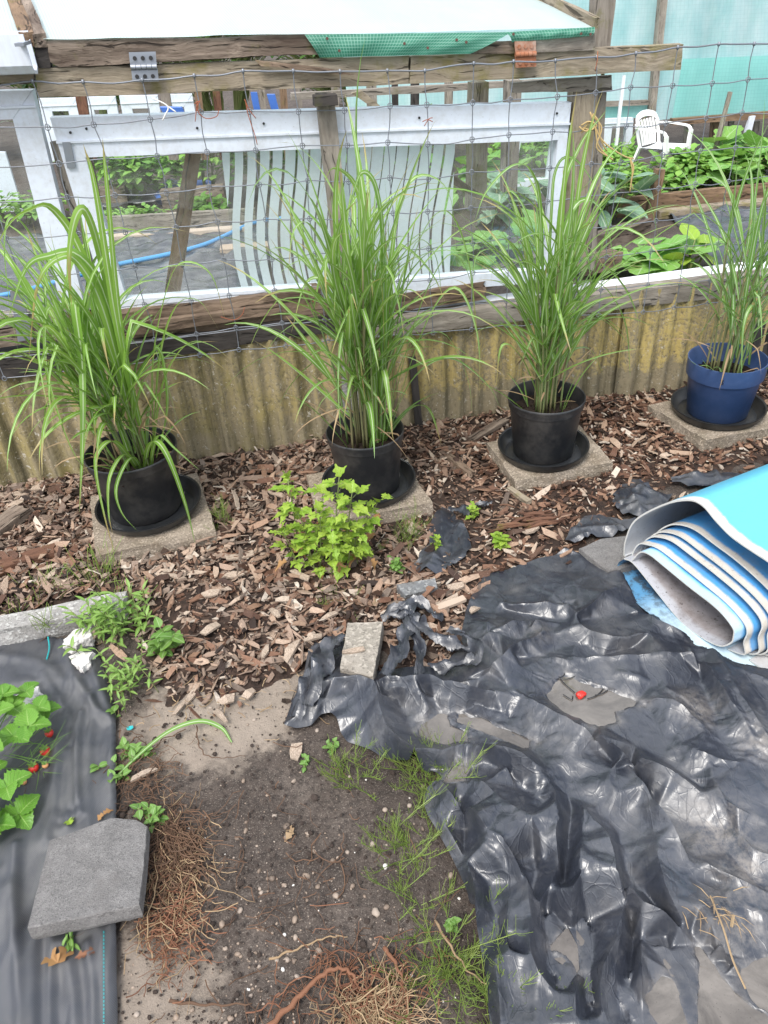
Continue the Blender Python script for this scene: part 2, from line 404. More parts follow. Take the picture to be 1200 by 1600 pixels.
X['potato'] = leafmat('potato leaf', (.15, .34, .06), (.32, .54, .11), trans=.3, rough=.55)
X['hedge'] = leafmat('hedge leaf', (.05, .13, .03), (.11, .22, .05), trans=.25)
X['plastic_chair'] = plain('white moulded plastic', (.8, .8, .8), .35, 20, .02, var=.05)
X['blue_hose'] = plain('blue hose', (.08, .3, .6), .4, 20, .02, var=.1)
X['bluetarp'] = plain('blue plastic', (.06, .16, .5), .4, 20, .3, var=.2)
X['orange_twine'] = plain('orange twine', (.34, .1, .05), .8, 200, .3)
X['yellow_twine'] = plain('straw rope', (.5, .36, .16), .9, 200, .4)
X['white_string'] = plain('white string', (.75, .74, .72), .8)
X['teal'] = plain('teal plastic', (.02, .4, .42), .5)

def m_corr():
    m = Mt('corrugated fibre cement'); c = m.coord(jit=False)
    s = m.sep(c); u, z = s[0], s[2]
    n = m.noise(c, 6, 6, .65); st = m.noise(m.n('ShaderNodeMapping', {'Vector': c, 'Scale': (22, 22, 2.2)}).outputs[0], 1, 6, .65)
    fine = m.noise(c, 70, 4, .7)
    grey = m.mix(n, (.32, .27, .175), (.19, .16, .11))
    # lichen: ochre, thicker to the right end of the wall
    right = m.ramp(m.math('ADD', m.math('DIVIDE', u, 3.3), m.math('MULTIPLY', m.math('SUBTRACT', n, .5), .35)), [(.3, .25), (.62, 1.0)])
    och = m.mix(m.noise(c, 17, 5, .7), (.55, .43, .16), (.38, .29, .11))
    low = m.ramp(m.math('ADD', z, m.math('MULTIPLY', m.math('SUBTRACT', m.noise(c, 7, 6, .75), .5), .3)), [(.13, 0.0), (.155, 1.0)])
    cov = m.math('MULTIPLY', m.math('MULTIPLY', right, low), m.ramp(m.math('ADD', m.math('MULTIPLY', st, .5), m.math('MULTIPLY', fine, .5)), [(.42, .0), (.56, 1.0)]))
    col = m.mix(m.math('MULTIPLY', cov, .92), grey, och)
    # green film on the left part
    grn = m.math('MULTIPLY', m.math('SUBTRACT', 1.0, right), m.ramp(m.math('ADD', m.math('MULTIPLY', n, .6), m.math('MULTIPLY', st, .5)), [(.5, 0.0), (.68, .7)]))
    col = m.mix(grn, col, (.27, .225, .06))
    dk = m.ramp(m.noise(m.n('ShaderNodeMapping', {'Vector': c, 'Scale': (15, 15, 1.1)}).outputs[0], 1, 5, .7), [(.5, 0.0), (.66, .75)])
    col = m.mix(dk, col, (.06, .055, .03))
    wp = m.ramp(m.noise(c, 42, 5, .75), [(.61, 0.0), (.65, .75)]); col = m.mix(wp, col, (.5, .48, .43))
    wp2 = m.ramp(m.noise(c, 130, 3, .75), [(.63, 0.0), (.68, .6)]); col = m.mix(wp2, col, (.55, .5, .4))
    col = m.mix(m.ramp(fine, [(.3, .55), (.45, 0.0)]), col, (.06, .05, .035))
    return m.out(m.bsdf(col, .93, m.bump(m.math('ADD', fine, n), .8, .005), spec=.2))
X['corr'] = m_corr()

def m_film(name, col, deep, cell, line, alpha=0.0, rough=.35, fold=None):
    """mesh reinforced greenhouse film, UV in metres"""
    m = Mt(name); uv = m.sep(m.coord('UV')); c = m.coord()
    fx = m.math('ABSOLUTE', m.math('SUBTRACT', m.math('FRACT', m.math('DIVIDE', uv[0], cell)), .5))
    fy = m.math('ABSOLUTE', m.math('SUBTRACT', m.math('FRACT', m.math('DIVIDE', uv[1], cell)), .5))
    g = m.ramp(m.math('MAXIMUM', fx, fy), [(.5 - line, 0.0), (.5 - line * .6, 1.0)])
    n = m.noise(m.n('ShaderNodeMapping', {'Vector': c, 'Scale': (2.2, 1, .9)}).outputs[0], 2.0, 6, .7)
    cc = m.mix(m.ramp(n, [(.35, 0.0), (.7, 1.0)]), col, deep)
    base = m.mix(m.math('MULTIPLY', g, .6 if fold is not None or cell < .02 else .22), cc, tuple(.55 * a for a in deep) if fold is None else fold)
    b = m.bsdf(base, rough, m.bump(m.math('ADD', m.noise(c, 9, 3, .6), m.math('MULTIPLY', g, .25)), .35, .01), spec=.5)
    t = m.n('ShaderNodeBsdfTranslucent', {0: base}).outputs[0]
    sh = m.mixsh(.45, b, t)
    if alpha > 0: sh = m.mixsh(alpha, sh, m.n('ShaderNodeBsdfTransparent', {0: (.8, 1, .97)}).outputs[0])
    return m.out(sh)
X['roof_film'] = m_film('white reinforced film', (.75, .88, .885), (.66, .84, .845), .0085, .09, 0, .3)
X['roof_fold'] = m_film('green folded film', (.07, .29, .2), (.04, .2, .135), .0105, .1, 0, .4, fold=(.4, .68, .55))
X['rear_film'] = m_film('mint greenhouse film', (.68, .88, .9), (.38, .7, .72), .03, .05, .14, .4)
X['rear_film_green'] = m_film('green greenhouse film', (.36, .72, .68), (.27, .62, .58), .03, .07, .1, .4)

def m_glass(name, tint=(.93, .97, .95), gloss=.1):
    m = Mt(name)
    t = m.n('ShaderNodeBsdfTransparent', {0: tint}).outputs[0]; c = m.coord()
    g = m.n('ShaderNodeBsdfGlossy', {0: (1, 1, 1), 1: .03}).outputs[0]
    lw = m.n('ShaderNodeLayerWeight', {0: .28}).outputs[1]
    f = m.math('ADD', m.math('MULTIPLY', lw, .55), gloss * .4, clamp=True)
    d = m.bsdf((.55, .57, .54), .8); f2 = m.ramp(m.noise(c, 7, 6, .7), [(.4, .03), (.75, .25)])
    return m.out(m.mixsh(f2, m.mixsh(f, t, g), d))
X['glass'] = m_glass('window glass')
def m_frost():
    """clear pane with a frosted wavy stripe pattern; UV x = metres along, y = metres up"""
    m = Mt('striped frosted glass'); uv = m.sep(m.coord('UV'))
    w = m.math('MULTIPLY', m.math('SINE', m.math('MULTIPLY', uv[1], 9.5)), .016)
    w2 = m.math('MULTIPLY', m.math('SINE', m.math('ADD', m.math('MULTIPLY', uv[1], 4.1), 1.0)), .012)
    x = m.math('ADD', uv[0], m.math('ADD', w, w2))
    f = m.math('FRACT', m.math('DIVIDE', x, .043))
    # clear gap narrow in the middle, wide at the ends of the pane
    frac = m.ramp(m.math('DIVIDE', uv[0], .92), [(0.0, .42), (.14, .28), (.28, .17), (.4, .09), (.62, .08), (.8, .16), (.95, .28)])
    k = m.math('GREATER_THAN', m.math('ABSOLUTE', m.math('SUBTRACT', f, .5)), m.math('MULTIPLY', frac, .5))
    k = m.math('MAXIMUM', k, m.math('LESS_THAN', uv[1], -1.0))
    d = m.n('ShaderNodeBsdfDiffuse', {0: (.8, .86, .9)}).outputs[0]; tl = m.n('ShaderNodeBsdfTranslucent', {0: (.78, .84, .87)}).outputs[0]
    fro = m.mixsh(.45, d, tl)
    t = m.n('ShaderNodeBsdfTransparent', {0: (.8, .87, .85)}).outputs[0]
    fro = m.mixsh(.08, fro, t)
    gl = m.n('ShaderNodeBsdfGlossy', {0: (1, 1, 1), 1: .05}).outputs[0]
    lw = m.n('ShaderNodeLayerWeight', {0: .25}).outputs[1]
    return m.out(m.mixsh(m.math('MULTIPLY', lw, .5), m.mixsh(k, t, fro), gl))
X['frost'] = m_frost()

def m_soil():
    m = Mt('damp garden soil'); c = m.coord(jit=False)
    n = m.noise(c, 5, 7, .65); f = m.noise(c, 70, 5, .75); ff = m.noise(c, 260, 3, .7); s = m.sep(c)
    col = m.ramp(n, [(.3, (.042, .032, .027)), (.5, (.08, .063, .053)), (.7, (.125, .102, .087))])
    col = m.mix(m.ramp(f, [(.36, .85), (.54, 0.0)]), col, (.03, .024, .021))
    col = m.mix(m.ramp(ff, [(.57, 0.0), (.66, .55)]), col, (.3, .26, .22))
    # two patches of pale sand lying on the soil
    for (px, py, r, a) in ((350, 1105, .16, .9), (230, 1572, .1, .9), (400, 1085, .12, .8), (255, 1140, .08, .7)):
        p = G(px, py)
        d = m.n('ShaderNodeVectorMath', {0: c, 1: tuple(p)}, operation='DISTANCE').outputs[1]
        k = m.math('SUBTRACT', m.math('ADD', d, m.math('MULTIPLY', m.math('SUBTRACT', m.noise(c, 16, 5, .7), .5), .22)), r)
        col = m.mix(m.math('MULTIPLY', m.ramp(k, [(0.0, 1.0), (.06, 0.0)]), a * m_k), col, m.mix(ff, (.36, .3, .245), (.24, .2, .165)))
    return m.out(m.bsdf(col, .88, m.bump(m.math('ADD', m.math('MULTIPLY', f, .8), m.math('MULTIPLY', ff, .3)), .8, .012), spec=.35))
m_k = .8
X['soil'] = m_soil()

def m_chips():
    m = Mt('wood chips'); r = m.island(); c = m.coord(jit=False)
    col = m.ramp(r, [(0, (.022, .013, .01)), (.24, (.07, .034, .022)), (.45, (.16, .08, .05)), (.65, (.28, .155, .1)), (.81, (.42, .28, .195)), (.93, (.55, .43, .335)), (1, (.68, .6, .51))])
    g = m.noise(m.n('ShaderNodeMapping', {'Vector': m.coord('UV'), 'Scale': (3, 22, 1)}).outputs[0], 2.4, 4, .6)
    # older chips, bleached by weather, towards the kerb end of the bed
    ww = m.ramp(m.math('ADD', m.sep(c)[0], m.math('MULTIPLY', m.math('SUBTRACT', m.noise(c, 3, 4, .6), .5), 1.1)), [(0.0, .45), (.55, 0.0)])
    col = m.mix(m.math('MULTIPLY', ww, m.ramp(m.math('FRACT', m.math('MULTIPLY', r, 7.31)), [(.35, 0.0), (.7, 1.0)])), col, (.5, .4, .32))
    col = m.mix(m.ramp(g, [(.35, .55), (.6, 0.0)]), col, m.mix(.75, col, (.02, .012, .008)))
    return m.out(m.bsdf(col, .56, m.bump(g, .8, .004), spec=.4))
X['chips'] = m_chips()
def m_peb():
    m = Mt('pebbles'); r = m.island()
    col = m.ramp(r, [(0, (.12, .09, .07)), (.35, (.2, .15, .115)), (.65, (.27, .21, .165)), (.95, (.3, .25, .21)), (.985, (.6, .57, .53)), (1, (.7, .68, .65))])
    return m.out(m.bsdf(col, .6, spec=.4))
X['pebble'] = m_peb()

def m_plastic():
    m = Mt('black plastic film'); c = m.coord(jit=False)
    n = m.noise(c, 4, 6, .65); f = m.noise(c, 26, 5, .7); sc = m.noise(m.n('ShaderNodeMapping', {'Vector': c, 'Rotation': (0, 0, .7), 'Scale': (60, 9, 30)}).outputs[0], 2, 4, .7)
    col = m.mix(m.ramp(n, [(.4, 0.0), (.7, 1.0)]), (.016, .019, .028), (.034, .039, .053))
    dust = m.math('MULTIPLY', m.ramp(m.noise(c, 7, 6, .7), [(.47, 0.0), (.7, 1.0)]), m.ramp(f, [(.35, .2), (.6, 1.0)]))
    col = m.mix(m.math('MULTIPLY', dust, .3), col, (.19, .18, .17))
    silt = m.n('ShaderNodeAttribute', attribute_name='silt').outputs[2]
    silt = m.math('MULTIPLY', silt, m.ramp(m.math('ADD', m.math('MULTIPLY', f, .6), m.math('MULTIPLY', m.noise(c, 90, 4, .75), .4)), [(.42, 0.0), (.58, 1.0)]))
    col = m.mix(silt, col, (.3, .265, .23)); dust = m.math('MAXIMUM', dust, silt)
    ro = m.math('ADD', m.ramp(m.math('ADD', m.math('MULTIPLY', f, .5), m.math('MULTIPLY', sc, .5)), [(.35, .28), (.65, .44)]), m.math('MULTIPLY', dust, .25))
    w = m.n('ShaderNodeVectorMath', {0: c, 1: m.n('ShaderNodeVectorMath', {0: m.n('ShaderNodeTexNoise', {'Vector': c, 'Scale': 9.0}).outputs[1], 'Scale': .08}, operation='SCALE').outputs[0]}, operation='ADD').outputs[0]
    e = m.vor(m.n('ShaderNodeMapping', {'Vector': w, 'Rotation': (0, 0, .9), 'Scale': (1.7, .6, 1)}).outputs[0], 15)
    e2 = m.vor(w, 44)
    cl = m.ramp(m.vor(m.n('ShaderNodeMapping', {'Vector': w, 'Rotation': (0, 0, .95), 'Scale': (1.5, .5, 1)}).outputs[0], 10, 'DISTANCE_TO_EDGE'), [(0.0, .5), (.03, 0.0)])
    cl2 = m.ramp(m.vor(m.n('ShaderNodeMapping', {'Vector': w, 'Rotation': (0, 0, .4), 'Scale': (1.3, .7, 1)}).outputs[0], 27, 'DISTANCE_TO_EDGE'), [(0.0, .28), (.04, 0.0)])
    e = m.math('ADD', e, m.math('ADD', cl, cl2))
    h = m.math('ADD', m.math('ADD', m.math('MULTIPLY', e, .3), m.math('MULTIPLY', e2, .22)), m.math('ADD', m.math('MULTIPLY', f, .3), m.math('MULTIPLY', sc, .16)))
    return m.out(m.bsdf(col, ro, m.bump(h, .5, .006), spec=1.0))
X['plastic'] = m_plastic()
def m_water():
    m = Mt('muddy water'); c = m.coord(jit=False)
    col = m.mix(m.ramp(m.noise(c, 9, 7, .7, .6), [(.36, 0.0), (.66, 1.0)]), (.06, .052, .045), (.16, .142, .125))
    sp = m.ramp(m.noise(c, 240, 2, .6), [(.69, 0.0), (.73, .8)]); col = m.mix(sp, col, (.03, .025, .02))
    return m.out(m.bsdf(col, .035, m.bump(m.noise(c, 22, 2, .5), .05, .004), spec=.8))
X['water'] = m_water()
def m_weave():
    m = Mt('woven black ground fabric'); c = m.coord(jit=False); s = m.sep(c)
    a = m.math('SINE', m.math('MULTIPLY', m.math('ADD', s[0], m.math('MULTIPLY', s[1], .12)), 1500.)); b = m.math('SINE', m.math('MULTIPLY', m.math('SUBTRACT', s[1], m.math('MULTIPLY', s[0], .12)), 1500.))
    wv = m.math('MULTIPLY', a, b)
    col = m.mix(m.ramp(m.noise(c, 8, 6, .7), [(.42, 0.0), (.75, .8)]), (.026, .029, .037), (.1, .097, .092))
    col = m.mix(m.math('MULTIPLY', m.math('ADD', wv, 1.0), .16), col, (.1, .105, .125))
    st = m.noise(m.n('ShaderNodeMapping', {'Vector': c, 'Scale': (55, 5, 5)}).outputs[0], 1, 3, .6)
    return m.out(m.bsdf(col, .4, m.bump(m.math('ADD', m.math('MULTIPLY', wv, .12), m.math('MULTIPLY', st, .5)), .6, .006), spec=.8))
X['weave'] = m_weave()
def m_mat(name, c1, c2, dirt, amount):
    m = Mt(name); c = m.coord(jit=False)
    col = m.mix(m.noise(c, 3, 4, .6), c1, c2)
    col = m.mix(m.math('MULTIPLY', m.ramp(m.noise(c, 9, 7, .75), [(.5, 0.0), (.72, 1.0)]), amount), col, dirt)
    col = m.mix(m.math('MULTIPLY', m.ramp(m.noise(c, 85, 3, .7), [(.64, 0.0), (.7, 1.0)]), amount), col, tuple(.4 * a for a in dirt))
    return m.out(m.bsdf(col, .5, m.bump(m.noise(c, 140, 3, .6), .25, .002), spec=.4))
X['mat_blue'] = m_mat('blue mat face', (.01, .4, .68), (.02, .48, .74), (.12, .36, .5), .22)
X['mat_white'] = m_mat('pale mat back', (.55, .57, .6), (.66, .68, .7), (.28, .25, .23), .7)
X['mat_edge'] = m_mat('pale mat edge', (.62, .6, .56), (.72, .7, .66), (.4, .33, .24), .5)
X['rear_sheet'] = plain('black mulch film', (.05, .053, .065), .3, 12, .6, spec=.6, dust=(.2, .19, .19, .4))
X['black_plain'] = plain('black rubber', (.02, .02, .022), .5)

# ------------------------------------------------------------------ ground
SHEET_ROUGH = [G(*p)[:2] for p in [(470, 1080), (640, 1040), (740, 920), (900, 870), (1000, 850), (1700, 800), (1700, 1900), (800, 1900), (690, 1320), (620, 1190), (500, 1110)]]
def soil_h(P):
    h = .006 * fbm(P, 7, 3, 4) + .0042 * fbm(P, 38, 9, 4) - .004
    i = inpoly(P, SHEET_ROUGH); d = polydist(P, SHEET_ROUGH)[0]
    return h - np.where(i, np.minimum(d * .4, .014), 0)
xs = np.concatenate([-np.geomspace(2.4, 90, 22)[::-1], np.arange(-2.3, 2.6, .013), np.geomspace(2.7, 90, 22)])
ys = np.concatenate([-np.geomspace(.1, 60, 16)[::-1], np.arange(.1, 3.2, .013), np.geomspace(3.3, 160, 30)])
gx, gy = np.meshgrid(xs, ys); gp = np.c_[gx.ravel(), gy.ravel()]
b = MB(); b.grid(np.c_[gp, soil_h(gp)], len(xs), len(ys))
struct(mesh_obj('ground', b, X['soil'], smooth=True))

# pebbles in the bare soil: nobody could count them
def blob(mb, c, r, sq=(1, 1, .7), seed=0, n=1):
    t = (1 + 5 ** .5) / 2
    V = np.array([(-1, t, 0), (1, t, 0), (-1, -t, 0), (1, -t, 0), (0, -1, t), (0, 1, t), (0, -1, -t), (0, 1, -t), (t, 0, -1), (t, 0, 1), (-t, 0, -1), (-t, 0, 1)], float) / math.sqrt(1 + t * t)
    Fc = [(0, 11, 5), (0, 5, 1), (0, 1, 7), (0, 7, 10), (0, 10, 11), (1, 5, 9), (5, 11, 4), (11, 10, 2), (10, 7, 6), (7, 1, 8), (3, 9, 4), (3, 4, 2), (3, 2, 6), (3, 6, 8), (3, 8, 9), (4, 9, 5), (2, 4, 11), (6, 2, 10), (8, 6, 7), (9, 8, 1)]
    for _ in range(n):
        mid = {}; V = list(V); F2 = []
        def md(a, b_):
            k = (min(a, b_), max(a, b_))
            if k not in mid:
                q = (np.asarray(V[a]) + np.asarray(V[b_])); mid[k] = len(V); V.append(q / np.linalg.norm(q))
            return mid[k]
        for a, b_, c_ in Fc:
            x, y, z = md(a, b_), md(b_, c_), md(c_, a); F2 += [(a, x, z), (b_, y, x), (c_, z, y), (x, y, z)]
        Fc = F2
    V = np.array(V)
    d = 1 + .28 * vnoise(V * 1.3 + seed * 7.7, 1.0, seed)
    V = V * d[:, None] * np.array(sq) * r
    a = seed * 1.7; ca, sa = math.cos(a), math.sin(a)
    V = np.c_[V[:, 0] * ca - V[:, 1] * sa, V[:, 0] * sa + V[:, 1] * ca, V[:, 2]] + np.asarray(c)
    mb.add(V, Fc)
b = MB(); rr = random.Random(3)
for k in range(650):
    px, py = rr.uniform(185, 800), rr.uniform(1060, 1640)
    if rr.random() < .45: px, py = rr.gauss(420, 90), rr.gauss(1480, 90)
    p = G(px, py); r = min(.011, .0016 + rr.expovariate(1 / .0016))
    blob(b, (p[0], p[1], soil_h(np.array([p[:2]]))[0] + r * .25), r, (1, rr.uniform(.6, 1), .65), k, 1 if r > .005 else 0)
struct(mesh_obj('pebbles', b, X['pebble'], smooth=True), 'stuff')
b = MB(); rr = random.Random(33)
for k in range(2000):
    px, py = rr.uniform(170, 830), rr.uniform(1050, 1660); p = G(px, py); r = min(.009, .0012 + rr.expovariate(1 / .0016)); h_ = -.004
    blob(b, (p[0], p[1], .0 + r * .2), r, (1, rr.uniform(.6, 1), .7), k + 7, 0)
X['crumb'] = plain('soil crumbs', (.062, .047, .04), .95, 200, .8, spec=.2, var=.5)
struct(mesh_obj('soil_crumbs', b, X['crumb']), 'stuff')

# wood chip mulch
MULCH = [G(*p)[:2] for p in [(-160, 800), (0, 745), (300, 700), (520, 665), (760, 640), (1000, 605), (1300, 560), (1400, 640), (1200, 712), (1060, 752), (960, 800), (905, 850), (850, 880), (790, 900), (745, 940), (720, 1010), (690, 1055), (640, 1045), (600, 1000), (530, 1000), (480, 1040), (430, 1055), (330, 1085), (265, 1095), (215, 1010), (180, 925), (0, 968), (-160, 1000)]]
def chip(mb, c, L, Wd, T, rot, mi=0, rnd=random):
    a, p, r = rot
    Rm = np.array(Matrix.Rotation(a, 3, 'Z') @ Matrix.Rotation(p, 3, 'Y') @ Matrix.Rotation(r, 3, 'X'))
    t0, t1 = rnd.uniform(.35, 1), rnd.uniform(.35, 1); sk = rnd.uniform(-.25, .25) * L; bend = rnd.uniform(-.12, .12) * L
    V = []
    for i, (x, w) in enumerate(((-.5, t0), (0, 1.0), (.5, t1))):
        for (yy, zz) in ((-.5, -.5), (.5, -.5), (.5, .5), (-.5, .5)):
            V.append((x * L + (sk if i != 1 else 0) * yy * (1 if i else -1), yy * Wd * w, zz * T * (1 if i == 1 else .6) + (bend if i == 1 else 0)))
    V = np.array(V) @ Rm.T + np.asarray(c)
    Fc = [(0, 3, 2, 1), (8, 9, 10, 11)]; UV = [[(0, 0), (0, 1), (.1, 1), (.1, 0)]] * 2
    off = rnd.random() * 20
    for i in (0, 4):
        for k in range(4):
            Fc.append((i + k, i + (k + 1) % 4, i + 4 + (k + 1) % 4, i + 4 + k)); x0 = i / 8.
            UV.append([(x0 + off, k * .25), (x0 + off, k * .25 + .25), (x0 + .5 + off, k * .25 + .25), (x0 + .5 + off, k * .25)])
    mb.add(V, Fc, UV, mi)
def wallside(P): return (P - P0[:2]) @ WN[:2]
b = MB(); rr = random.Random(5)
cand = np.c_[RNG.uniform(-2.4, 2.6, 84000), RNG.uniform(1.35, 3.5, 84000)]
ins = inpoly(cand, MULCH); dist, _ = polydist(cand, MULCH)
soilhole = [G(*p)[:2] for p in [(470, 1010), (440, 960), (520, 925), (660, 900), (640, 960), (560, 985)]]
for (x, y), i, d in zip(cand, ins, dist):
    if not i:
        if d > .16 or rr.random() > .12 * (1 - d / .16) or wallside(np.array([[x, y]]))[0] < .02: continue
    wd_ = wallside(np.array([[x, y]]))[0]
    if wd_ < .0: continue
    fine = min(1, max(0, (x + .2) / 1.2))                     # finer chips towards the blue pot
    keep = .86 - .1 * (1 - fine)
    if 0 < d < .08 and i: keep *= .45 + .55 * d / .08
    if rr.random() > keep: continue
    L = min(.085, rr.lognormvariate(math.log(.026 - .005 * fine), .6)); Wd = L * rr.uniform(.14, .55); Wd = min(Wd, .022); T = rr.uniform(.002, .006)
    z = (rr.random() ** 1.3) * .03 * (1 if i else .2) * min(1, .25 + d / .1) + .003
    z += .012 * fbm(np.array([[x, y]]), 4, 21, 2)[0] * (1 if i else 0)
    chip(b, (x, y, max(z, .003)), L, Wd, T, (rr.uniform(0, 2 * PI), rr.gauss(0, .34), rr.gauss(0, .5)), rnd=rr)
cand2 = np.c_[RNG.uniform(-2.4, 2.6, 26000), RNG.uniform(1.35, 3.5, 26000)]; cand2 = cand2[inpoly(cand2, MULCH)]
for (x, y) in cand2:                                       # splinters and fines
    L = rr.uniform(.006, .02); chip(b, (x, y, .008 + .026 * rr.random()), L, L * rr.uniform(.08, .5), rr.uniform(.001, .003), (rr.uniform(0, 6.3), rr.gauss(0, .4), rr.gauss(0, .6)), rnd=rr)
struct(mesh_obj('wood_chip_mulch', b, X['chips']), 'stuff')
# dark humus the chips lie on
b = MB(); nx, ny = 190, 90
gx, gy = np.meshgrid(np.linspace(-2.6, 2.7, nx), np.linspace(1.3, 3.4, ny)); gp = np.c_[gx.ravel(), gy.ravel()]
ins = inpoly(gp, MULCH); d, _ = polydist(gp, MULCH)
h = np.where(ins, np.minimum(.014, d * .25), -np.minimum(.03, d * .3)) + .005 * fbm(gp, 12, 31, 3)
kk = (ins | (d < .05)).reshape(ny, nx); kk = kk[:-1, :-1] & kk[1:, 1:] & kk[:-1, 1:] & kk[1:, :-1]
b.grid(np.c_[gp, h], nx, ny, keep=kk)
m = Mt('dark humus'); c = m.coord(jit=False); n = m.noise(c, 40, 5, .7)
X['humus'] = m.out(m.bsdf(m.ramp(n, [(.35, (.016, .011, .009)), (.65, (.06, .037, .027))]), .85, m.bump(n, .9, .012), spec=.3))
struct(mesh_obj('mulch_bed', b, X['humus'], smooth=True))
# big chips that stand out one by one
bigs = [(45, 770, .1, .045, .3), (150, 990, .05, .03, 1.2), (330, 930, .05, .03, .2), (330, 985, .06, .028, .9), (455, 1020, .085, .032, 1.3), (415, 1020, .05, .02, 1.4), (470, 900, .08, .02, -.8), (490, 1000, .05, .02, .3), (700, 940, .07, .02, .5), (712, 918, .05, .028, .1), (555, 1010, .06, .025, .1), (300, 1085, .07, .02, 1.2), (345, 1120, .06, .014, -.9), (283, 1105, .06, .012, 1.1), (355, 1095, .04, .025, .4), (390, 1085, .035, .025, .9), (225, 1210, .06, .014, .5), (462, 1175, .05, .03, 1.5), (375, 870, .09, .03, .3), (830, 830, .06, .03, .4), (60, 765, .05, .03, -.2), (740, 955, .03, .02, .7), (430, 960, .05, .02, 2.2), (515, 965, .05, .016, .6), (365, 900, .06, .03, .1), (25, 790, .06, .03, .8)]
m = Mt('pale bark chips'); r = m.island(); g = m.noise(m.n('ShaderNodeMapping', {'Vector': m.coord('UV'), 'Scale': (3, 30, 1)}).outputs[0], 2.4, 4, .6)
cc = m.ramp(r, [(0, (.35, .27, .21)), (.5, (.5, .4, .31)), (1, (.6, .52, .45))]); cc = m.mix(m.ramp(g, [(.38, .75), (.58, 0.0)]), cc, (.16, .1, .07))
X['bigchips'] = m.out(m.bsdf(cc, .8, m.bump(g, .9, .004), spec=.3))
for k, (px, py, L, Wd, a) in enumerate(bigs):
    p = G(px, py, .03 if py < 1070 else .01); b = MB()
    q = np.array([p[0], p[1], .036 if py < 1070 else .012])
    chip(b, q, L, Wd, .008, (a, rr.gauss(0, .08), rr.gauss(0, .12)), rnd=rr)
    tag(mesh_obj('bark_chip', b, X['bigchips'], M=at(q)), 'large pale wood chip lying ' + ('on the finer brown mulch' if py < 1050 else 'on the bare soil below the mulch'), 'wood chip', 'large pale wood chips' if py < 1050 else 'loose wood chips on the soil')

# ------------------------------------------------------------------ pavers under the pots
def slab_from_px(name, quad, ztop, thick, mat, M=None, rough=.0035, seed=0, zlist=None, rect=False):
    zs = zlist or [ztop] * 4
    q = [G(x, y, z) for (x, y), z in zip(quad, zs)]
    dn = np.array([0, 0, thick])
    b = MB(); b.box8([q[0], q[1], q[2], q[3], q[0] - dn, q[1] - dn, q[2] - dn, q[3] - dn], seg=(26, 26, 4), rough=rough, seed=seed)
    return mesh_obj(name, b, mat, M=frame(sum(q) / 4 - dn, q[1] - q[0]))
pots = [  # pot rim centre px, rim width px, saucer centre px, saucer width px
    dict(sc=(235, 793), sw=162, rw=143, h=.235, lab='black round plastic plant pot nearest the pale concrete edging kerb'),
    dict(sc=(577, 757), sw=146, rw=122.5, h=.225, lab='black round plastic plant pot behind the lime green bush'),
    dict(sc=(848, 703), sw=140, rw=120, h=.225, lab='black round plastic pot on the washed paver, between lime bush and blue pot'),
    dict(sc=(1120, 641), sw=140, rw=118, h=.225, lab='blue plastic plant pot with a black number 3 on its rim')]
pav = [[(140, 776), (308, 738), (336, 828), (150, 868)], [(478, 742), (628, 716), (676, 785), (500, 818)], [(760, 692), (905, 664), (958, 722), (806, 752)], [(1013, 633), (1140, 606), (1232, 664), (1103, 687)]]
plab = ['pale square concrete paver under the pot nearest the concrete edging', 'brown square concrete paver half hidden behind the lime bush', 'square washed concrete paver under the third black pot, its front edge showing', 'mossy square concrete paver under the blue pot']
for k, (q, l) in enumerate(zip(pav, plab)):
    o = slab_from_px('concrete_paver', q, .066, .06, X['paver'], seed=k + 1)
    tag(o, l, 'paver', 'concrete pavers under the pots')
ZP = .067
def pot_parts(t, c, R, H, mat, wide):
    b = MB(); rb = R * .76
    if wide:
        prof = [(0, .002), (rb, .0), (rb + .004, .004), (R * .925, H * .70), (R * .935, H * .71), (R * .98, H * .715), (R * .985, H * .73), (R, H * .985), (R * 1.0, H), (R * .975, H), (R * .955, H * .97), (R * .9, H * .72), (R * .88, H * .7), (R * .83, H * .45)]
    else:
        prof = [(0, .002), (rb, .0), (rb + .004, .004), (R * .93, H * .84), (R * .935, H * .845), (R * .965, H * .85), (R * .97, H * .86), (R * .985, H * .95), (R * 1.0, H * .965), (R * 1.0, H * .985), (R * .985, H), (R * .965, H * .99), (R * .94, H * .9), (R * .91, H * .82), (R * .86, H * .5)]
    b.lathe(c, prof, 72, wob=.006)
    mesh_obj('pot_body', b, mat, t, smooth=True, angle=40)
    b = MB(); n = 24; V = []; zz = H * (.74 if not wide else .68)
    rs = np.linspace(0, R * .905, 14); V = []
    for r in rs:
        for k in range(40):
            a = 2 * PI * k / 40; V.append((c[0] + r * math.cos(a), c[1] + r * math.sin(a), c[2] + zz))
    V = np.array(V); V[:, 2] += .008 * fbm(V, 40, 5, 3)
    b.add(V, [[i * 40 + k, i * 40 + (k + 1) % 40, (i + 1) * 40 + (k + 1) % 40, (i + 1) * 40 + k] for i in range(13) for k in range(40)])
    rr = random.Random(int(R * 1e5))
    for k in range(90):
        a = rr.uniform(0, 6.3); r = R * .88 * math.sqrt(rr.random())
        blob(b, (c[0] + r * math.cos(a), c[1] + r * math.sin(a), c[2] + zz + .002), rr.uniform(.003, .009), (1, .8, .6), k, 0)
    mesh_obj('soil', b, X['potsoil'], t, smooth=True)
    return c + np.array([0, 0, zz])
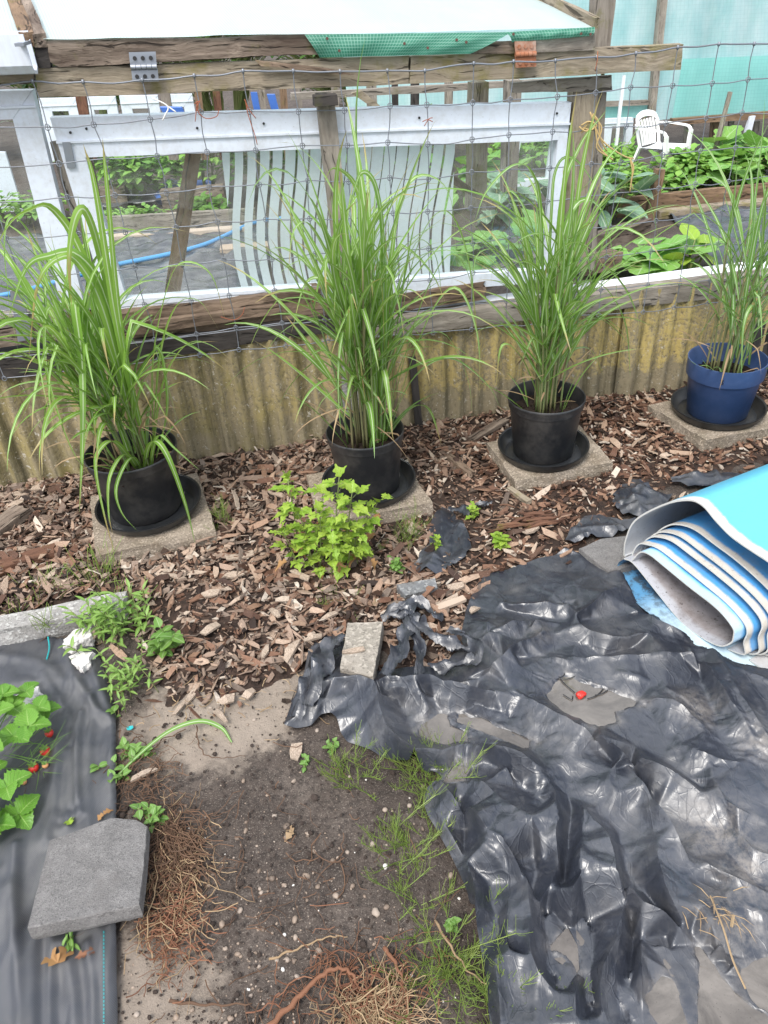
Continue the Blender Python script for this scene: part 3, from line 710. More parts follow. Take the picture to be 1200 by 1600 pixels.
def saucer(c, R):
    b = MB(); h = .038
    b.lathe(c, [(0, .003), (R * .55, .003), (R * .6, .005), (R * .78, .003), (R * .83, .0), (R * .9, .008), (R * .965, h * .93), (R, h), (R, h - .004), (R * .985, h - .004), (R * .93, .01), (R * .85, -.003), (0, -.003)][::1], 80)
    return mesh_obj('pot_saucer', b, X['saucer'], M=at(c), smooth=True, angle=35)
slabels = ['wide black saucer under the pot nearest the concrete edging', 'black saucer behind the lime green bush', 'black saucer on the washed paver under the third black pot', 'black saucer under the blue pot']
soils = []
for k, p in enumerate(pots):
    c = G(*p['sc'], ZP + .01); c[2] = ZP + .003
    ppm = FPX / (c - CAM).dot(F_)
    Rs = p['sw'] / 2 / ppm
    tag(saucer(c, Rs), slabels[k], 'saucer', 'saucers under the pots')
    up = FPX / (c + np.array([0, 0, p['h']]) - CAM).dot(F_); Rp = p['rw'] / 2 / up
    c2 = c + np.array([0, 0, .004])
    if k == 0: c2 = c2 + np.array([-.015, .01, 0])
    t = thing('plant_pot', p['lab'], 'plant pot', c2, .4 * k, 'plant pots in a row along the wall')
    soils.append((pot_parts(t, c2, Rp, p['h'], X['blue_pot'] if k == 3 else X['black_pot'], k == 3), Rp))
    if k == 3:   # the inked 3 on the rim band
        b = MB(); th = math.atan2(CAM[1] - c2[1], CAM[0] - c2[0]) - .02
        pts = [(-.004, .0075), (0, .0095), (.0042, .0065), (.0005, .0015), (.0048, -.004), (.0008, -.0085), (-.0045, -.0065)]
        path = [c2 + np.array([math.cos(th + x / Rp) * Rp * .9965, math.sin(th + x / Rp) * Rp * .9965, p['h'] * .83 + z]) for x, z in smooth_path([np.array(q) for q in pts], 4)]
        b.tube(path, .0017, 5); mesh_obj('number_mark', b, X['ink'], t)

# ------------------------------------------------------------------ plants: ribbons, leaves
def ribbon(mb, path, width, up=None, vfold=.25, twist=0.0, mi=0, tip=.12, base=.6):
    """long blade along a path with a V fold; UV x across"""
    P = np.array(path); n = len(P); V = []; UV = []
    T = np.gradient(P, axis=0); T /= (np.linalg.norm(T, axis=1)[:, None] + 1e-9)
    side = None
    for i in range(n):
        t = T[i]
        if side is None:
            s = np.cross(t, UP if up is None else up)
            if np.linalg.norm(s) < .05: s = np.array([1.0, 0, 0])
        else: s = side - t * side.dot(t)
        s = s / (np.linalg.norm(s) + 1e-9); side = s
        nn = np.cross(s, t); f = i / (n - 1)
        w = width * (base + (1 - base) * min(1, f / .25)) * (1 - max(0, (f - .35) / .65) ** 1.6)
        w = max(w, width * .02)
        a = twist * f; s2 = s * math.cos(a) + nn * math.sin(a); n2 = -s * math.sin(a) + nn * math.cos(a)
        V += [P[i] - s2 * w / 2 + n2 * w * vfold, P[i], P[i] + s2 * w / 2 + n2 * w * vfold]
    Fc = []; UVs = []
    for i in range(n - 1):
        o = i * 3; y0, y1 = i / (n - 1), (i + 1) / (n - 1)
        Fc += [(o, o + 1, o + 4, o + 3), (o + 1, o + 2, o + 5, o + 4)]
        UVs += [[(0, y0), (.5, y0), (.5, y1), (0, y1)], [(.5, y0), (1, y0), (1, y1), (.5, y1)]]
    mb.add(V, Fc, UVs, mi)
def arch(p, d, L, droop, n=11, rr=random, kink=None):
    """path leaving p in direction d and bending under its own weight"""
    P = [np.asarray(p, float)]; d = np.asarray(d, float) / np.linalg.norm(d); st = L / (n - 1)
    side = np.array([rr.gauss(0, .05), rr.gauss(0, .05), 0])
    for i in range(n - 1):
        f = i / (n - 1)
        g = droop * (.25 + 1.5 * f) * st / .06
        if kink and abs(f - kink) < .06: g += 1.1
        d = d + np.array([0, 0, -g]) + side * .4; d /= np.linalg.norm(d)
        P.append(P[-1] + d * st)
    return P
def grass_plant(name, label, base, R, nst, H, seed, leanv=(0, 0), lw=.013, ll=.55, mats=None, nleaf=(5, 8), spread=.55, droop=.09, lens=None, extra=None):
    rr = random.Random(seed); t = thing(name, label, 'grass plant', base, seed * .7, 'tall grass plants in pots')
    bs = MB(); bl = MB()
    for k in range(nst):
        a = rr.uniform(0, 2 * PI); r = R * math.sqrt(rr.random()) * spread
        p = np.array([base[0] + r * math.cos(a), base[1] + r * math.sin(a), base[2] - .01])
        out = np.array([math.cos(a), math.sin(a), 0]) * rr.uniform(.02, .2) * (.4 + r / R) + np.array([leanv[0], leanv[1], 0]) * rr.uniform(.4, 1.2)
        h = H * rr.uniform(.45, .8)
        path = []
        for i in range(9):
            f = i / 8; path.append(p + np.array([0, 0, h * f]) + out * h * f * f + np.array([.006 * math.sin(3 * f + k), .006 * math.cos(4 * f + k), 0]) * f)
        bs.tube(path, [.0042 - .002 * i / 8 for i in range(9)], 5)
        nl = rr.randint(*nleaf); az = rr.uniform(0, 2 * PI)
        for j in range(nl):
            f = .36 + .64 * (j + rr.random() * .5) / nl
            if f > 1: f = 1
            i = min(7, int(f * 8)); q = path[i] + (path[i + 1] - path[i]) * (f * 8 - i)
            az += PI + rr.gauss(0, .45)
            el = rr.uniform(.9, 1.35) if f > .55 else rr.uniform(.65, 1.15)
            if f > .93: el = rr.uniform(1.25, 1.5)
            dr = np.array([math.cos(az) * math.cos(el), math.sin(az) * math.cos(el), math.sin(el)]) + np.array([leanv[0], leanv[1], 0]) * .6 + out * .5
            L = ll * rr.uniform(.6, 1.25) * (.6 + .5 * f)
            # sheath then blade
            ribbon(bl, arch(q, dr, L, droop * rr.uniform(.45, 1.7), 13, rr, kink=(rr.uniform(.4, .7) if rr.random() < .08 else None)), lw * rr.uniform(.55, 1.2), vfold=rr.uniform(.08, .3), twist=rr.uniform(-.9, .9))
        # top shoot
        ribbon(bl, arch(path[-1], np.array([out[0] * 1.2 + rr.gauss(0, .08), out[1] * 1.2 + rr.gauss(0, .08), 1]), ll * rr.uniform(.4, .85), droop * rr.uniform(.3, 1.1), 13, rr), lw * rr.uniform(.5, .95), twist=rr.uniform(-.6, .6))
    for k in range(int(nst * .35)):          # short basal blades
        a = rr.uniform(0, 2 * PI); p = np.array([base[0] + R * .5 * math.cos(a), base[1] + R * .5 * math.sin(a), base[2]]); el = rr.uniform(.7, 1.4)
        ribbon(bl, arch(p, (math.cos(a) * math.cos(el), math.sin(a) * math.cos(el), math.sin(el)), ll * rr.uniform(.25, .6), droop * 1.3, 9, rr), lw * rr.uniform(.4, .8), twist=rr.uniform(-.8, .8))
    if extra: extra(bl, bs, rr)
    bd = MB()
    for k in range(int(nst * .9)):          # dry sheaths and dead blades low in the clump
        a = rr.uniform(0, 2 * PI); p = np.array([base[0] + R * spread * .8 * math.cos(a), base[1] + R * spread * .8 * math.sin(a), base[2] + rr.uniform(0, .22)]); el = rr.uniform(-.2, 1.2)
        ribbon(bd, arch(p, (math.cos(a) * math.cos(el), math.sin(a) * math.cos(el), math.sin(el)), ll * rr.uniform(.15, .5), droop * 1.8, 9, rr, kink=(.5 if rr.random() < .4 else None)), lw * rr.uniform(.25, .6), twist=rr.uniform(-1.5, 1.5))
    mesh_obj('stems', bs, X['culm'], t, smooth=True)
    mesh_obj('leaves', bl, mats, t, smooth=True)
    mesh_obj('dry_leaves', bd, X['drystraw'], t, smooth=True)['label'] = 'dry straw coloured blades at the foot of the clump'
    return t
def big_left(bl, bs, rr):
    # the broad bent blades hanging over the rim towards the camera and the left
    c0, R = soils[0]
    def pxp(px, py, d): # point at the pot's depth plane shifted d metres towards the camera
        return W(px, py, WOFF + d)
    WOFF = float((c0 - P0) @ WN)
    for pts, w, d in [([(215, 700), (232, 640), (246, 560), (235, 480), (215, 610), (150, 730), (118, 860)], .0, 0)]: pass
    for pts, w in [([(200, 705), (150, 560), (118, 470), (128, 560), (130, 640), (128, 720), (124, 800)], .02),
                   ([(205, 700), (120, 560), (78, 480), (72, 560), (90, 640), (120, 715), (160, 760)], .018),
                   ([(215, 705), (190, 590), (160, 480), (130, 420), (100, 400), (60, 440), (45, 560)], .018),
                   ([(215, 710), (120, 500), (55, 380), (20, 340), (8, 380), (15, 470), (30, 560)], .018),
                   ([(225, 700), (140, 430), (85, 330), (45, 330), (12, 355), (-20, 420)], .02),
                   ([(225, 710), (170, 480), (125, 400), (75, 400), (40, 420), (12, 500)], .017),
                   ([(230, 720), (170, 450), (140, 340), (120, 335), (108, 400), (112, 480)], .02),
                   ([(245, 715), (262, 640), (255, 560), (243, 545), (262, 600), (285, 690)], .012),
                   ([(225, 735), (232, 700), (245, 690), (265, 720), (290, 790), (305, 850)], .016),
                   ([(215, 735), (190, 700), (170, 690), (150, 720), (160, 790), (180, 870)], .016),
                   ([(220, 740), (196, 710), (172, 745), (170, 800), (176, 835)], .012),
                   ([(225, 740), (205, 715), (182, 760), (190, 800), (215, 830)], .011),
                   ([(235, 735), (240, 700), (250, 680), (272, 700), (312, 735)], .011),
                   ([(228, 700), (185, 520), (150, 300), (130, 225)], .015),
                   ([(228, 700), (190, 520), (168, 300), (160, 215)], .012),
                   ([(240, 700), (250, 560), (275, 480), (310, 470), (345, 520)], .011),
                   ([(240, 700), (240, 560), (265, 440), (290, 410), (330, 430), (352, 500)], .01),
                   ([(240, 700), (255, 600), (290, 540), (330, 540), (380, 580)], .011),
                   ([(200, 690), (160, 600), (110, 560), (60, 600), (20, 690)], .012)]:
        n = len(pts); P = []
        for i, (x, y) in enumerate(pts):
            f = i / (n - 1); P.append(W(x, y, WOFF + .02 + (.2 if y > 700 else .1 + .1 * max(0, (y - 560) / 140)) * math.sin(min(1, f * (1.7 if pts[-1][1] > 700 else 1)) * PI * .5)))
        ribbon(bl, smooth_path(P, 5), w * 1.35, vfold=.12, twist=rr.uniform(-.4, .6))
ARCS = {1: [[(580, 700), (545, 560), (500, 500), (440, 520), (395, 585)], [(580, 700), (540, 480), (490, 360), (460, 360), (450, 430)], [(590, 700), (570, 420), (560, 300), (520, 262), (500, 310)], [(600, 700), (610, 420), (640, 285), (700, 300), (715, 430)],
    [(600, 700), (640, 430), (690, 330), (730, 400), (750, 570)], [(600, 700), (660, 520), (710, 450), (745, 520), (750, 620)], [(600, 700), (630, 560), (690, 520), (730, 590), (738, 655)], [(600, 700), (640, 600), (700, 560), (760, 600), (785, 645)],
    [(585, 700), (560, 600), (510, 620), (490, 655)], [(590, 690), (580, 480), (572, 400), (592, 400), (602, 570)], [(590, 690), (560, 520), (540, 440), (555, 500), (572, 640)], [(600, 690), (640, 640), (670, 640), (690, 695)], [(590, 690), (575, 610), (565, 590), (600, 640), (622, 712)], [(600, 690), (625, 480), (650, 380), (680, 400), (692, 480)],
    [(585, 690), (555, 540), (520, 450), (480, 440), (455, 520)], [(600, 690), (650, 500), (700, 400), (735, 440), (742, 540)], [(595, 690), (600, 420), (590, 300), (565, 270), (545, 330)]],
  2: [[(850, 630), (830, 480), (790, 400), (745, 400), (738, 480)], [(850, 630), (840, 400), (800, 300), (770, 350), (768, 450)], [(850, 630), (870, 420), (900, 320), (940, 330), (960, 420), (965, 510)], [(855, 630), (880, 480), (930, 440), (975, 500), (985, 590)],
    [(855, 630), (890, 520), (940, 500), (990, 545)], [(845, 630), (815, 560), (785, 540), (775, 605)], [(850, 630), (860, 350), (870, 260), (900, 250), (940, 305)], [(850, 630), (845, 350), (830, 270), (800, 260), (760, 300), (742, 345)], [(855, 625), (900, 400), (960, 300), (1010, 310), (1032, 385)],
    [(855, 625), (875, 330), (905, 230), (948, 172)], [(855, 630), (880, 560), (920, 545), (945, 590)], [(850, 630), (855, 460), (880, 380), (915, 390), (925, 470)]],
  3: [[(1150, 560), (1120, 420), (1050, 380), (985, 402)], [(1160, 560), (1150, 400), (1090, 330), (1020, 325), (985, 360)], [(1170, 570), (1178, 480), (1162, 510), (1158, 605)], [(1150, 560), (1175, 400), (1200, 300), (1235, 290)], [(1145, 560), (1130, 450), (1090, 440), (1070, 490)], [(1165, 560), (1185, 470), (1215, 450), (1235, 500)]]}
def traced(k, w):
    def run(bl, bs, rr):
        c0 = soils[k][0]; wo = float((c0 - P0) @ WN)
        for pts in ARCS[k]:
            n = len(pts); s = rr.choice((-1, 1, 1)) * rr.uniform(.03, .14)
            P = [W(x, y, wo + s * math.sin(i / (n - 1) * PI * .5)) for i, (x, y) in enumerate(pts)]
            ribbon(bl, smooth_path(P, 6), w * rr.uniform(.8, 1.25), vfold=.14, twist=rr.uniform(-.7, .7))
    return run
grass_plant('potted_grass', 'broad leaved tall grass arching over the pot beside the concrete edging', soils[0][0], soils[0][1], 24, .7, 3, (-.14, -.06), .018, .5, X['blade2'], (4, 6), .6, .2, extra=big_left)
grass_plant('potted_grass', 'dense upright tall grass with drooping blades in the pot behind the lime bush', soils[1][0], soils[1][1], 21, .82, 14, (.03, -.03), .0175, .56, X['blade'], (4, 7), .5, .14, extra=traced(1, .0155))
grass_plant('potted_grass', 'slender upright tall grass in the black pot on the washed paver', soils[2][0], soils[2][1], 18, .76, 27, (.02, .0), .0165, .5, X['blade'], (4, 6), .4, .125, extra=traced(2, .014))
grass_plant('potted_grass', 'sparse thin stemmed grass growing in the blue pot', soils[3][0], soils[3][1], 16, .74, 41, (.16, .02), .0135, .48, X['blade3'], (3, 5), .5, .16, extra=traced(3, .011))

def outline_leaf(kind, n=14):
    """right half outline (y along leaf 0..1, half width)"""
    o = []
    for i in range(n + 1):
        f = i / n
        if kind == 'ovate': w = .36 * math.sin(PI * f ** .8) ** .8
        elif kind == 'serrate': w = .42 * math.sin(PI * min(1, f * .97 + .0) ** .72) ** .75 * (1 + (.14 if i % 2 else -.08))
        elif kind == 'lance': w = .14 * math.sin(PI * f ** .8) ** .9
        elif kind == 'lobed': w = .33 * math.sin(PI * f ** .75) ** .95 * (1 + .42 * math.sin(f * 4.6 * PI - .2))
        elif kind == 'palm': w = .55 * math.sin(PI * f ** .62) ** .6 * (1 + .16 * math.sin(f * 6.5 * PI + .6))
        o.append((f, max(w, 0 if 0 < i < n else 0)))
    return o
def leaf(mb, base, d, L, kind, fold=.25, curl=.3, n=12, up=UP, mi=0, wide=1.0, wavy=0.0, rr=random):
    d = np.asarray(d, float); d = d / np.linalg.norm(d)
    s = np.cross(d, up); s = s / (np.linalg.norm(s) + 1e-9) if np.linalg.norm(s) > .05 else np.array([1.0, 0, 0])
    nn = np.cross(s, d); V = []; UV = []; ph = rr.uniform(0, 6)
    for f, w in outline_leaf(kind, n):
        c = base + d * L * f - nn * L * curl * f * f
        wv = wavy * math.sin(9 * f + ph) * L
        for x in (-1, -.5, 0, .5, 1):
            ww = w * wide * L * x
            V.append(c + s * ww + nn * (abs(ww) * fold + abs(x) * wv * (1 if x > 0 else -1)))
            UV.append((.5 + .5 * x, f))
    Fc = []; U = []
    for i in range(n):
        for j in range(4):
            q = (i * 5 + j, i * 5 + j + 1, i * 5 + 5 + j + 1, i * 5 + 5 + j); Fc.append(q); U.append([UV[k] for k in q])
    mb.add(V, Fc, U, mi)
def dirv(az, el): return np.array([math.cos(az) * math.cos(el), math.sin(az) * math.cos(el), math.sin(el)])

# lime green bush in front of the second pot
t = thing('lime_bush', 'bright yellow green bushy plant with lobed leaves in the wood chips', 'bush', G(515, 885))
bs, bl, bd = MB(), MB(), MB(); rr = random.Random(8)
for (px, py, tx, ty) in [(470, 890, 450, 748), (485, 895, 465, 800), (515, 895, 530, 745), (530, 890, 550, 770), (500, 900, 500, 800), (545, 890, 590, 785), (555, 885, 575, 800), (520, 905, 520, 850), (470, 895, 440, 830), (495, 905, 480, 850), (560, 885, 560, 830), (508, 885, 505, 770), (540, 900, 545, 850)]:
    p = G(px, py); wo = float((p - P0) @ WN); q = W(tx, ty, wo + rr.uniform(-.02, .06)); path = smooth_path([p, p + (q - p) * .5 + np.array([rr.gauss(0, .006), rr.gauss(0, .006), .01]), q], 6)
    bs.tube(path, [.003 - .0016 * i / (len(path) - 1) for i in range(len(path))], 5)
    L = np.linalg.norm(q - p); az = rr.uniform(0, 6.3)
    for j in range(max(3, int(L / .046))):
        f = .3 + .7 * j / max(2, int(L / .046) - 1); c = path[min(len(path) - 1, int(f * (len(path) - 1)))]
        for sd in (0, PI):
            a = az + sd + rr.gauss(0, .3); e = rr.uniform(.15, .8)
            st = c + dirv(a, e) * rr.uniform(.015, .035); bs.tube([c, st], .0012, 4)
            S = rr.uniform(.031, .053) * (1.1 - .25 * f)
            for k, da in enumerate((0, -.75, .75)):
                leaf(bl, st if k == 0 else c + (st - c) * .75, dirv(a + da, e - .25 + rr.gauss(0, .15)), S * (1 if k == 0 else .8), 'lobed', fold=rr.uniform(.05, .5), curl=rr.uniform(.0, .7), wide=.85, rr=rr)
        az += 1.6
    for k in range(2): leaf(bl, path[-1], dirv(rr.uniform(0, 6), rr.uniform(.7, 1.4)), .04, 'lobed', curl=.2, rr=rr)
for k in range(26):
    a = rr.uniform(0, 6.3); c = G(rr.uniform(435, 600), rr.uniform(800, 895), rr.uniform(.02, .07)); leaf(bd, c, dirv(a, rr.uniform(-.6, .3)), rr.uniform(.025, .045), 'lobed', fold=.6, curl=.9, rr=rr)
mesh_obj('stems', bs, X['stem'], t, smooth=True); mesh_obj('leaves', bl, X['lime'], t, smooth=True); mesh_obj('withered_leaves', bd, X['drybrown'], t, smooth=True)['label'] = 'withered brown leaves low in the bush'

# small weeds
def both(name, b1, m1, b2, m2, p, label, cat, group=None):
    o = len(b1.v); b1.mi += [1] * len(b2.f); b1.v += b2.v; b1.f += [[i + o for i in f] for f in b2.f]; b1.uv += b2.uv
    return tag(mesh_obj(name, b1, [m1, m2], M=at(p), smooth=True), label, cat, group)
def seedling(name, label, px, py, n, S, H, kind='ovate', mat='weed', cat='weed', group=None, seed=1, z=.02, spread=.03):
    rr = random.Random(seed); p = G(px, py, z); bs, bl = MB(), MB()
    for k in range(n):
        a = rr.uniform(0, 6.3); c = p + np.array([rr.gauss(0, spread), rr.gauss(0, spread), 0]); h = H * rr.uniform(.4, 1)
        tip = c + np.array([rr.gauss(0, .3) * h, rr.gauss(0, .3) * h, h]); path = smooth_path([c - np.array([0, 0, .02]), c + (tip - c) * .5 + np.array([.004, 0, .004]), tip], 4)
        bs.tube(path, .0013, 4)
        m_ = max(2, int(h / .018))
        for j in range(m_):
            q = path[min(len(path) - 1, int((.25 + .75 * j / m_) * (len(path) - 1)))]
            for sd in (0, PI): leaf(bl, q, dirv(a + sd + rr.gauss(0, .3), rr.uniform(.0, .7)), S * rr.uniform(.6, 1.1), kind, fold=.2, curl=.3, rr=rr)
            a += PI / 2
        leaf(bl, tip, dirv(rr.uniform(0, 6.3), .8), S * .8, kind, rr=rr)
    both(name, bs, X['stem'], bl, X[mat], p, label, cat, group)
seedling('willowherb', 'clump of narrow leaved green weeds at the end of the concrete edging', 185, 985, 20, .042, .14, 'lance', 'weed2', seed=2, spread=.05)
seedling('willowherb', 'lower green weed patch along the fabric edge', 200, 1065, 18, .03, .085, 'lance', 'weed2', seed=3, spread=.045)
seedling('willowherb', 'upright reddish stemmed green weed at the edge of the mulch', 250, 1020, 7, .042, .1, 'ovate', seed=4, spread=.025)
seedling('ground_weed', 'small flat reddish green weed between fabric and bare soil', 195, 1175, 12, .026, .022, 'ovate', seed=5, spread=.045, z=0)
seedling('ground_weed', 'tiny green weed with round leaves by the twisted plastic tip', 515, 1168, 4, .016, .015, 'ovate', seed=6, spread=.005, z=0)
seedling('ground_weed', 'small green weed beside the stray grass on the soil', 478, 1190, 3, .014, .012, 'ovate', seed=66, spread=.005, z=0)
seedling('ground_weed', 'pair of round leaved green seedlings in chips above the wide sheet', 780, 850, 5, .034, .03, 'ovate', 'lime', seed=7, spread=.004, z=.035)
seedling('ground_weed', 'small green seedling behind the torn plastic scrap', 738, 806, 4, .026, .03, 'lobed', 'lime', seed=8, spread=.004, z=.035)
seedling('ground_weed', 'green seedling growing through the torn plastic scrap', 680, 852, 3, .022, .03, 'lobed', 'lime', seed=9, spread=.004, z=.05)
seedling('ground_weed', 'pale green seedling left of the torn plastic scrap', 617, 890, 4, .028, .05, 'ovate', seed=10, spread=.004, z=.03)
seedling('ground_weed', 'tiny green weed under the front edge of the tilted slab', 108, 1478, 4, .03, .03, 'lance', seed=12, spread=.004, z=0)
seedling('ground_weed', 'tiny green weed on the root mat beside the tilted slab', 247, 1272, 6, .024, .02, 'ovate', seed=13, spread=.02, z=.01)
seedling('ground_weed', 'small single seedling beside the sheet edge on the bare soil', 708, 1450, 3, .018, .02, 'ovate', seed=16, spread=.003, z=0)

def horsetail(label, px, py, n, L, seed, lay=.5, r=.0009, mat='horsetail', name='horsetail', spread=.035, z=.005, whorl=True, group='feathery horsetail weeds'):
    rr = random.Random(seed); p = G(px, py, z); b = MB()
    for k in range(int(n * .9)):
        c = p + np.array([rr.gauss(0, spread * .8), rr.gauss(0, spread * .8), -.01]); a = rr.uniform(0, 6.3); el = rr.gauss(lay, .35)
        ln = L * rr.uniform(.4, 1.1); path = arch(c, dirv(a, max(.12, el)), ln, .03 * rr.uniform(.2, 1.6), 8, rr)
        b.tube(path, r, 3, cap=False)
        if whorl:
            for q in path[2:]:
                for j in range(3):
                    aa = rr.uniform(0, 6.3); v_ = dirv(a, .8) * .9 + dirv(aa, .35); b.tube([q, q + v_ * ln * .07, q + (v_ + np.array([0, 0, .5])) * ln * rr.uniform(.1, .2)], r * .5, 3, cap=False)
    o = mesh_obj(name, b, X[mat], M=at(p)); return tag(o, label, 'weed', group)
horsetail('feathery horsetail tuft under the front bulge of the black sheet', 560, 1205, 26, .09, 1)
horsetail('feathery horsetail against the sheet edge, longest and highest on the soil strip', 672, 1212, 40, .12, 2)
horsetail('yellowish horsetail sprawling halfway down the sheet edge', 645, 1325, 34, .11, 3, .35)
horsetail('pale horsetail sprig lying flat on the bare soil', 655, 1420, 9, .1, 4, .12)
horsetail('dense green horsetail mat by the dry grass', 690, 1500, 46, .12, 5, .3)
horsetail('fine horsetail lapping onto the black sheet at the frame bottom', 790, 1565, 34, .09, 6, .5)
horsetail('upright fine horsetail beside the lime bush', 636, 850, 14, .16, 7, 1.3, spread=.02)
horsetail('tall fine horsetail against the corrugated wall', 322, 690, 16, .22, 8, 1.35, spread=.03)
horsetail('small upright horsetail beside the pale paver', 352, 826, 14, .1, 9, 1.2, spread=.018)
horsetail('low olive horsetail on the chips below the lime bush', 545, 940, 14, .1, 10, .35, spread=.02)
horsetail('grass tuft on the chips behind the concrete edging', 75, 925, 60, .1, 11, .8, mat='horsetail', name='grass_tuft', whorl=False, group='grass tufts at the concrete edging')
horsetail('upright bright grass tuft in front of the pale paver', 158, 905, 60, .14, 12, 1.2, name='grass_tuft', whorl=False, group='grass tufts at the concrete edging', spread=.03)
horsetail('fine grass hanging over the end of the concrete edging', 195, 950, 70, .1, 13, .9, name='grass_tuft', whorl=False, group='grass tufts at the concrete edging', spread=.04)
horsetail('small grass tuft on top of the concrete edging', 70, 975, 24, .07, 14, .9, name='grass_tuft', whorl=False, group='grass tufts at the concrete edging', spread=.015, z=.06)
horsetail('tiny grass tuft beside the weathered boards', 25, 955, 30, .06, 15, .9, name='grass_tuft', whorl=False, group='grass tufts at the concrete edging', spread=.03)

# loose long blade on the soil
b = MB(); P = smooth_path([G(155, 1245, .008), G(200, 1195, .02), G(260, 1145, .035), G(310, 1127, .035), G(345, 1137, .015), G(362, 1160, .006)], 6)
ribbon(b, P[::-1], .012, vfold=.15, twist=.3, base=.3); tag(mesh_obj('loose_grass', b, X['blade3'], M=at(P[0]), smooth=True), 'single long green grass blade lying across fabric edge and soil', 'grass blade')

# ------------------------------------------------------------------ strawberry plant on the fabric
t = thing('strawberry_plant', 'strawberry plant with bright serrated leaves and red berries on black fabric', 'strawberry plant', G(0, 1190))
bs, bl = MB(), MB(); rr = random.Random(4)
lv = [(18, 1105, .075, 1.2, .10), (45, 1135, .07, .2, .11), (60, 1105, .06, -.4, .1), (20, 1150, .075, -2.2, .1), (-15, 1120, .08, 2.2, .12), (70, 1110, .05, .3, .08), (10, 1230, .075, -1.0, .09), (-20, 1210, .08, 2.8, .1), (30, 1272, .07, -.8, .03), (-5, 1290, .07, -1.9, .04), (40, 1080, .06, .9, .1), (-25, 1170, .08, 1.5, .13), (5, 1085, .06, 2.0, .12), (-30, 1270, .08, -2.4, .07)]
root = G(-20, 1200)
for (px, py, S, a, z) in lv:
    c = G(px, py, z); bs.tube(smooth_path([root, root + (c - root) * .5 + np.array([0, 0, .03]), c], 5), .0014, 5)
    for da in (0, -1.75, 1.75):
        leaf(bl, c, dirv(a + da, rr.uniform(.0, .45)), S * .72 * rr.uniform(.8, 1.1), 'serrate', fold=.35, curl=.3, n=13, wide=1.25, wavy=.03, rr=rr)
mesh_obj('leaves', bl, X['straw_leaf'], t, smooth=True)
def berry(px, py, r, mat, z):
    c = G(px, py, z); b = MB(); prof = [(0, -r * 1.2), (r * .35, -r * 1.05), (r * .75, -r * .5), (r * .98, 0), (r * .95, r * .45), (r * .6, r * .8), (0, r * .85)]
    b.lathe(c, prof, 14); o = mesh_obj('berry', b, X[mat], t, smooth=True)
    b2 = MB()
    for k in range(6): leaf(b2, c + np.array([0, 0, r * .85]), dirv(k * 1.05, .1), r * 1.1, 'lance', curl=-.3, n=4, wide=1.6)
    mesh_obj('calyx', b2, X['weed'], o)
    bs.tube(smooth_path([c + np.array([0, 0, r * .8]), c + np.array([-.01, 0, r * 2.5]), root + (c - root) * .5 + np.array([0, 0, .05])], 4), .001, 4)
for (px, py, r, mt, z) in [(71, 1174, .0125, 'berry', .018), (53, 1200, .0125, 'berry', .015), (77, 1146, .011, 'berry', .03), (71, 1196, .008, 'berry_pale', .02), (37, 1222, .008, 'berry_pale', .015)]: berry(px, py, r, mt, z)
for k in range(60):
    a = rr.uniform(-1.2, 1.0); c = G(rr.uniform(-10, 70), rr.uniform(1130, 1210), .01); ribbon(bs, arch(c, dirv(a, rr.uniform(.2, .8)), rr.uniform(.05, .12), .05, 7, rr), .0022)
mesh_obj('stalks', bs, X['weed'], t, smooth=True)

# ------------------------------------------------------------------ woven fabric at the left
def heightmesh(name, bounds, step, poly, hfun, mat, snap=True, uvs=False):
    x0, y0, x1, y1 = bounds; nx = int((x1 - x0) / step) + 1; ny = int((y1 - y0) / step) + 1
    gx, gy = np.meshgrid(np.linspace(x0, x1, nx), np.linspace(y0, y1, ny)); gp = np.c_[gx.ravel(), gy.ravel()]
    ins = inpoly(gp, poly); d, q = polydist(gp, poly)
    if snap:
        mv = d < step * .75; gp2 = gp.copy(); gp2[mv] = q[mv]
        ok = ins | mv
    else: gp2 = gp; ok = ins
    h = hfun(gp2, np.where(ins, d, 0))
    k = ok.reshape(ny, nx); kk = k[:-1, :-1] & k[1:, 1:] & k[:-1, 1:] & k[1:, :-1]
    # a face needs one true inside corner
    i2 = (ins & (d > step * .2)).reshape(ny, nx); kk &= (i2[:-1, :-1] | i2[1:, 1:] | i2[:-1, 1:] | i2[1:, :-1])
    b = MB(); b.grid(np.c_[gp2, h], nx, ny, keep=kk)
    me = mesh_obj(name, b, mat, smooth=True)
    import bmesh
    bm = bmesh.new(); bm.from_mesh(me.data); bmesh.ops.delete(bm, geom=[v for v in bm.verts if not v.link_faces], context='VERTS'); bm.to_mesh(me.data); bm.free()
    return me
fpoly = [G(*p)[:2] for p in [(-260, 1000), (0, 992), (60, 985), (100, 1002), (150, 1012), (168, 1060), (182, 1120), (184, 1250), (183, 1400), (186, 1640), (188, 1760), (-300, 1760)]]
edge = [G(*p)[:2] for p in [(135, 1000), (150, 1060), (176, 1120), (181, 1250), (180, 1400), (183, 1640), (185, 1760)]]
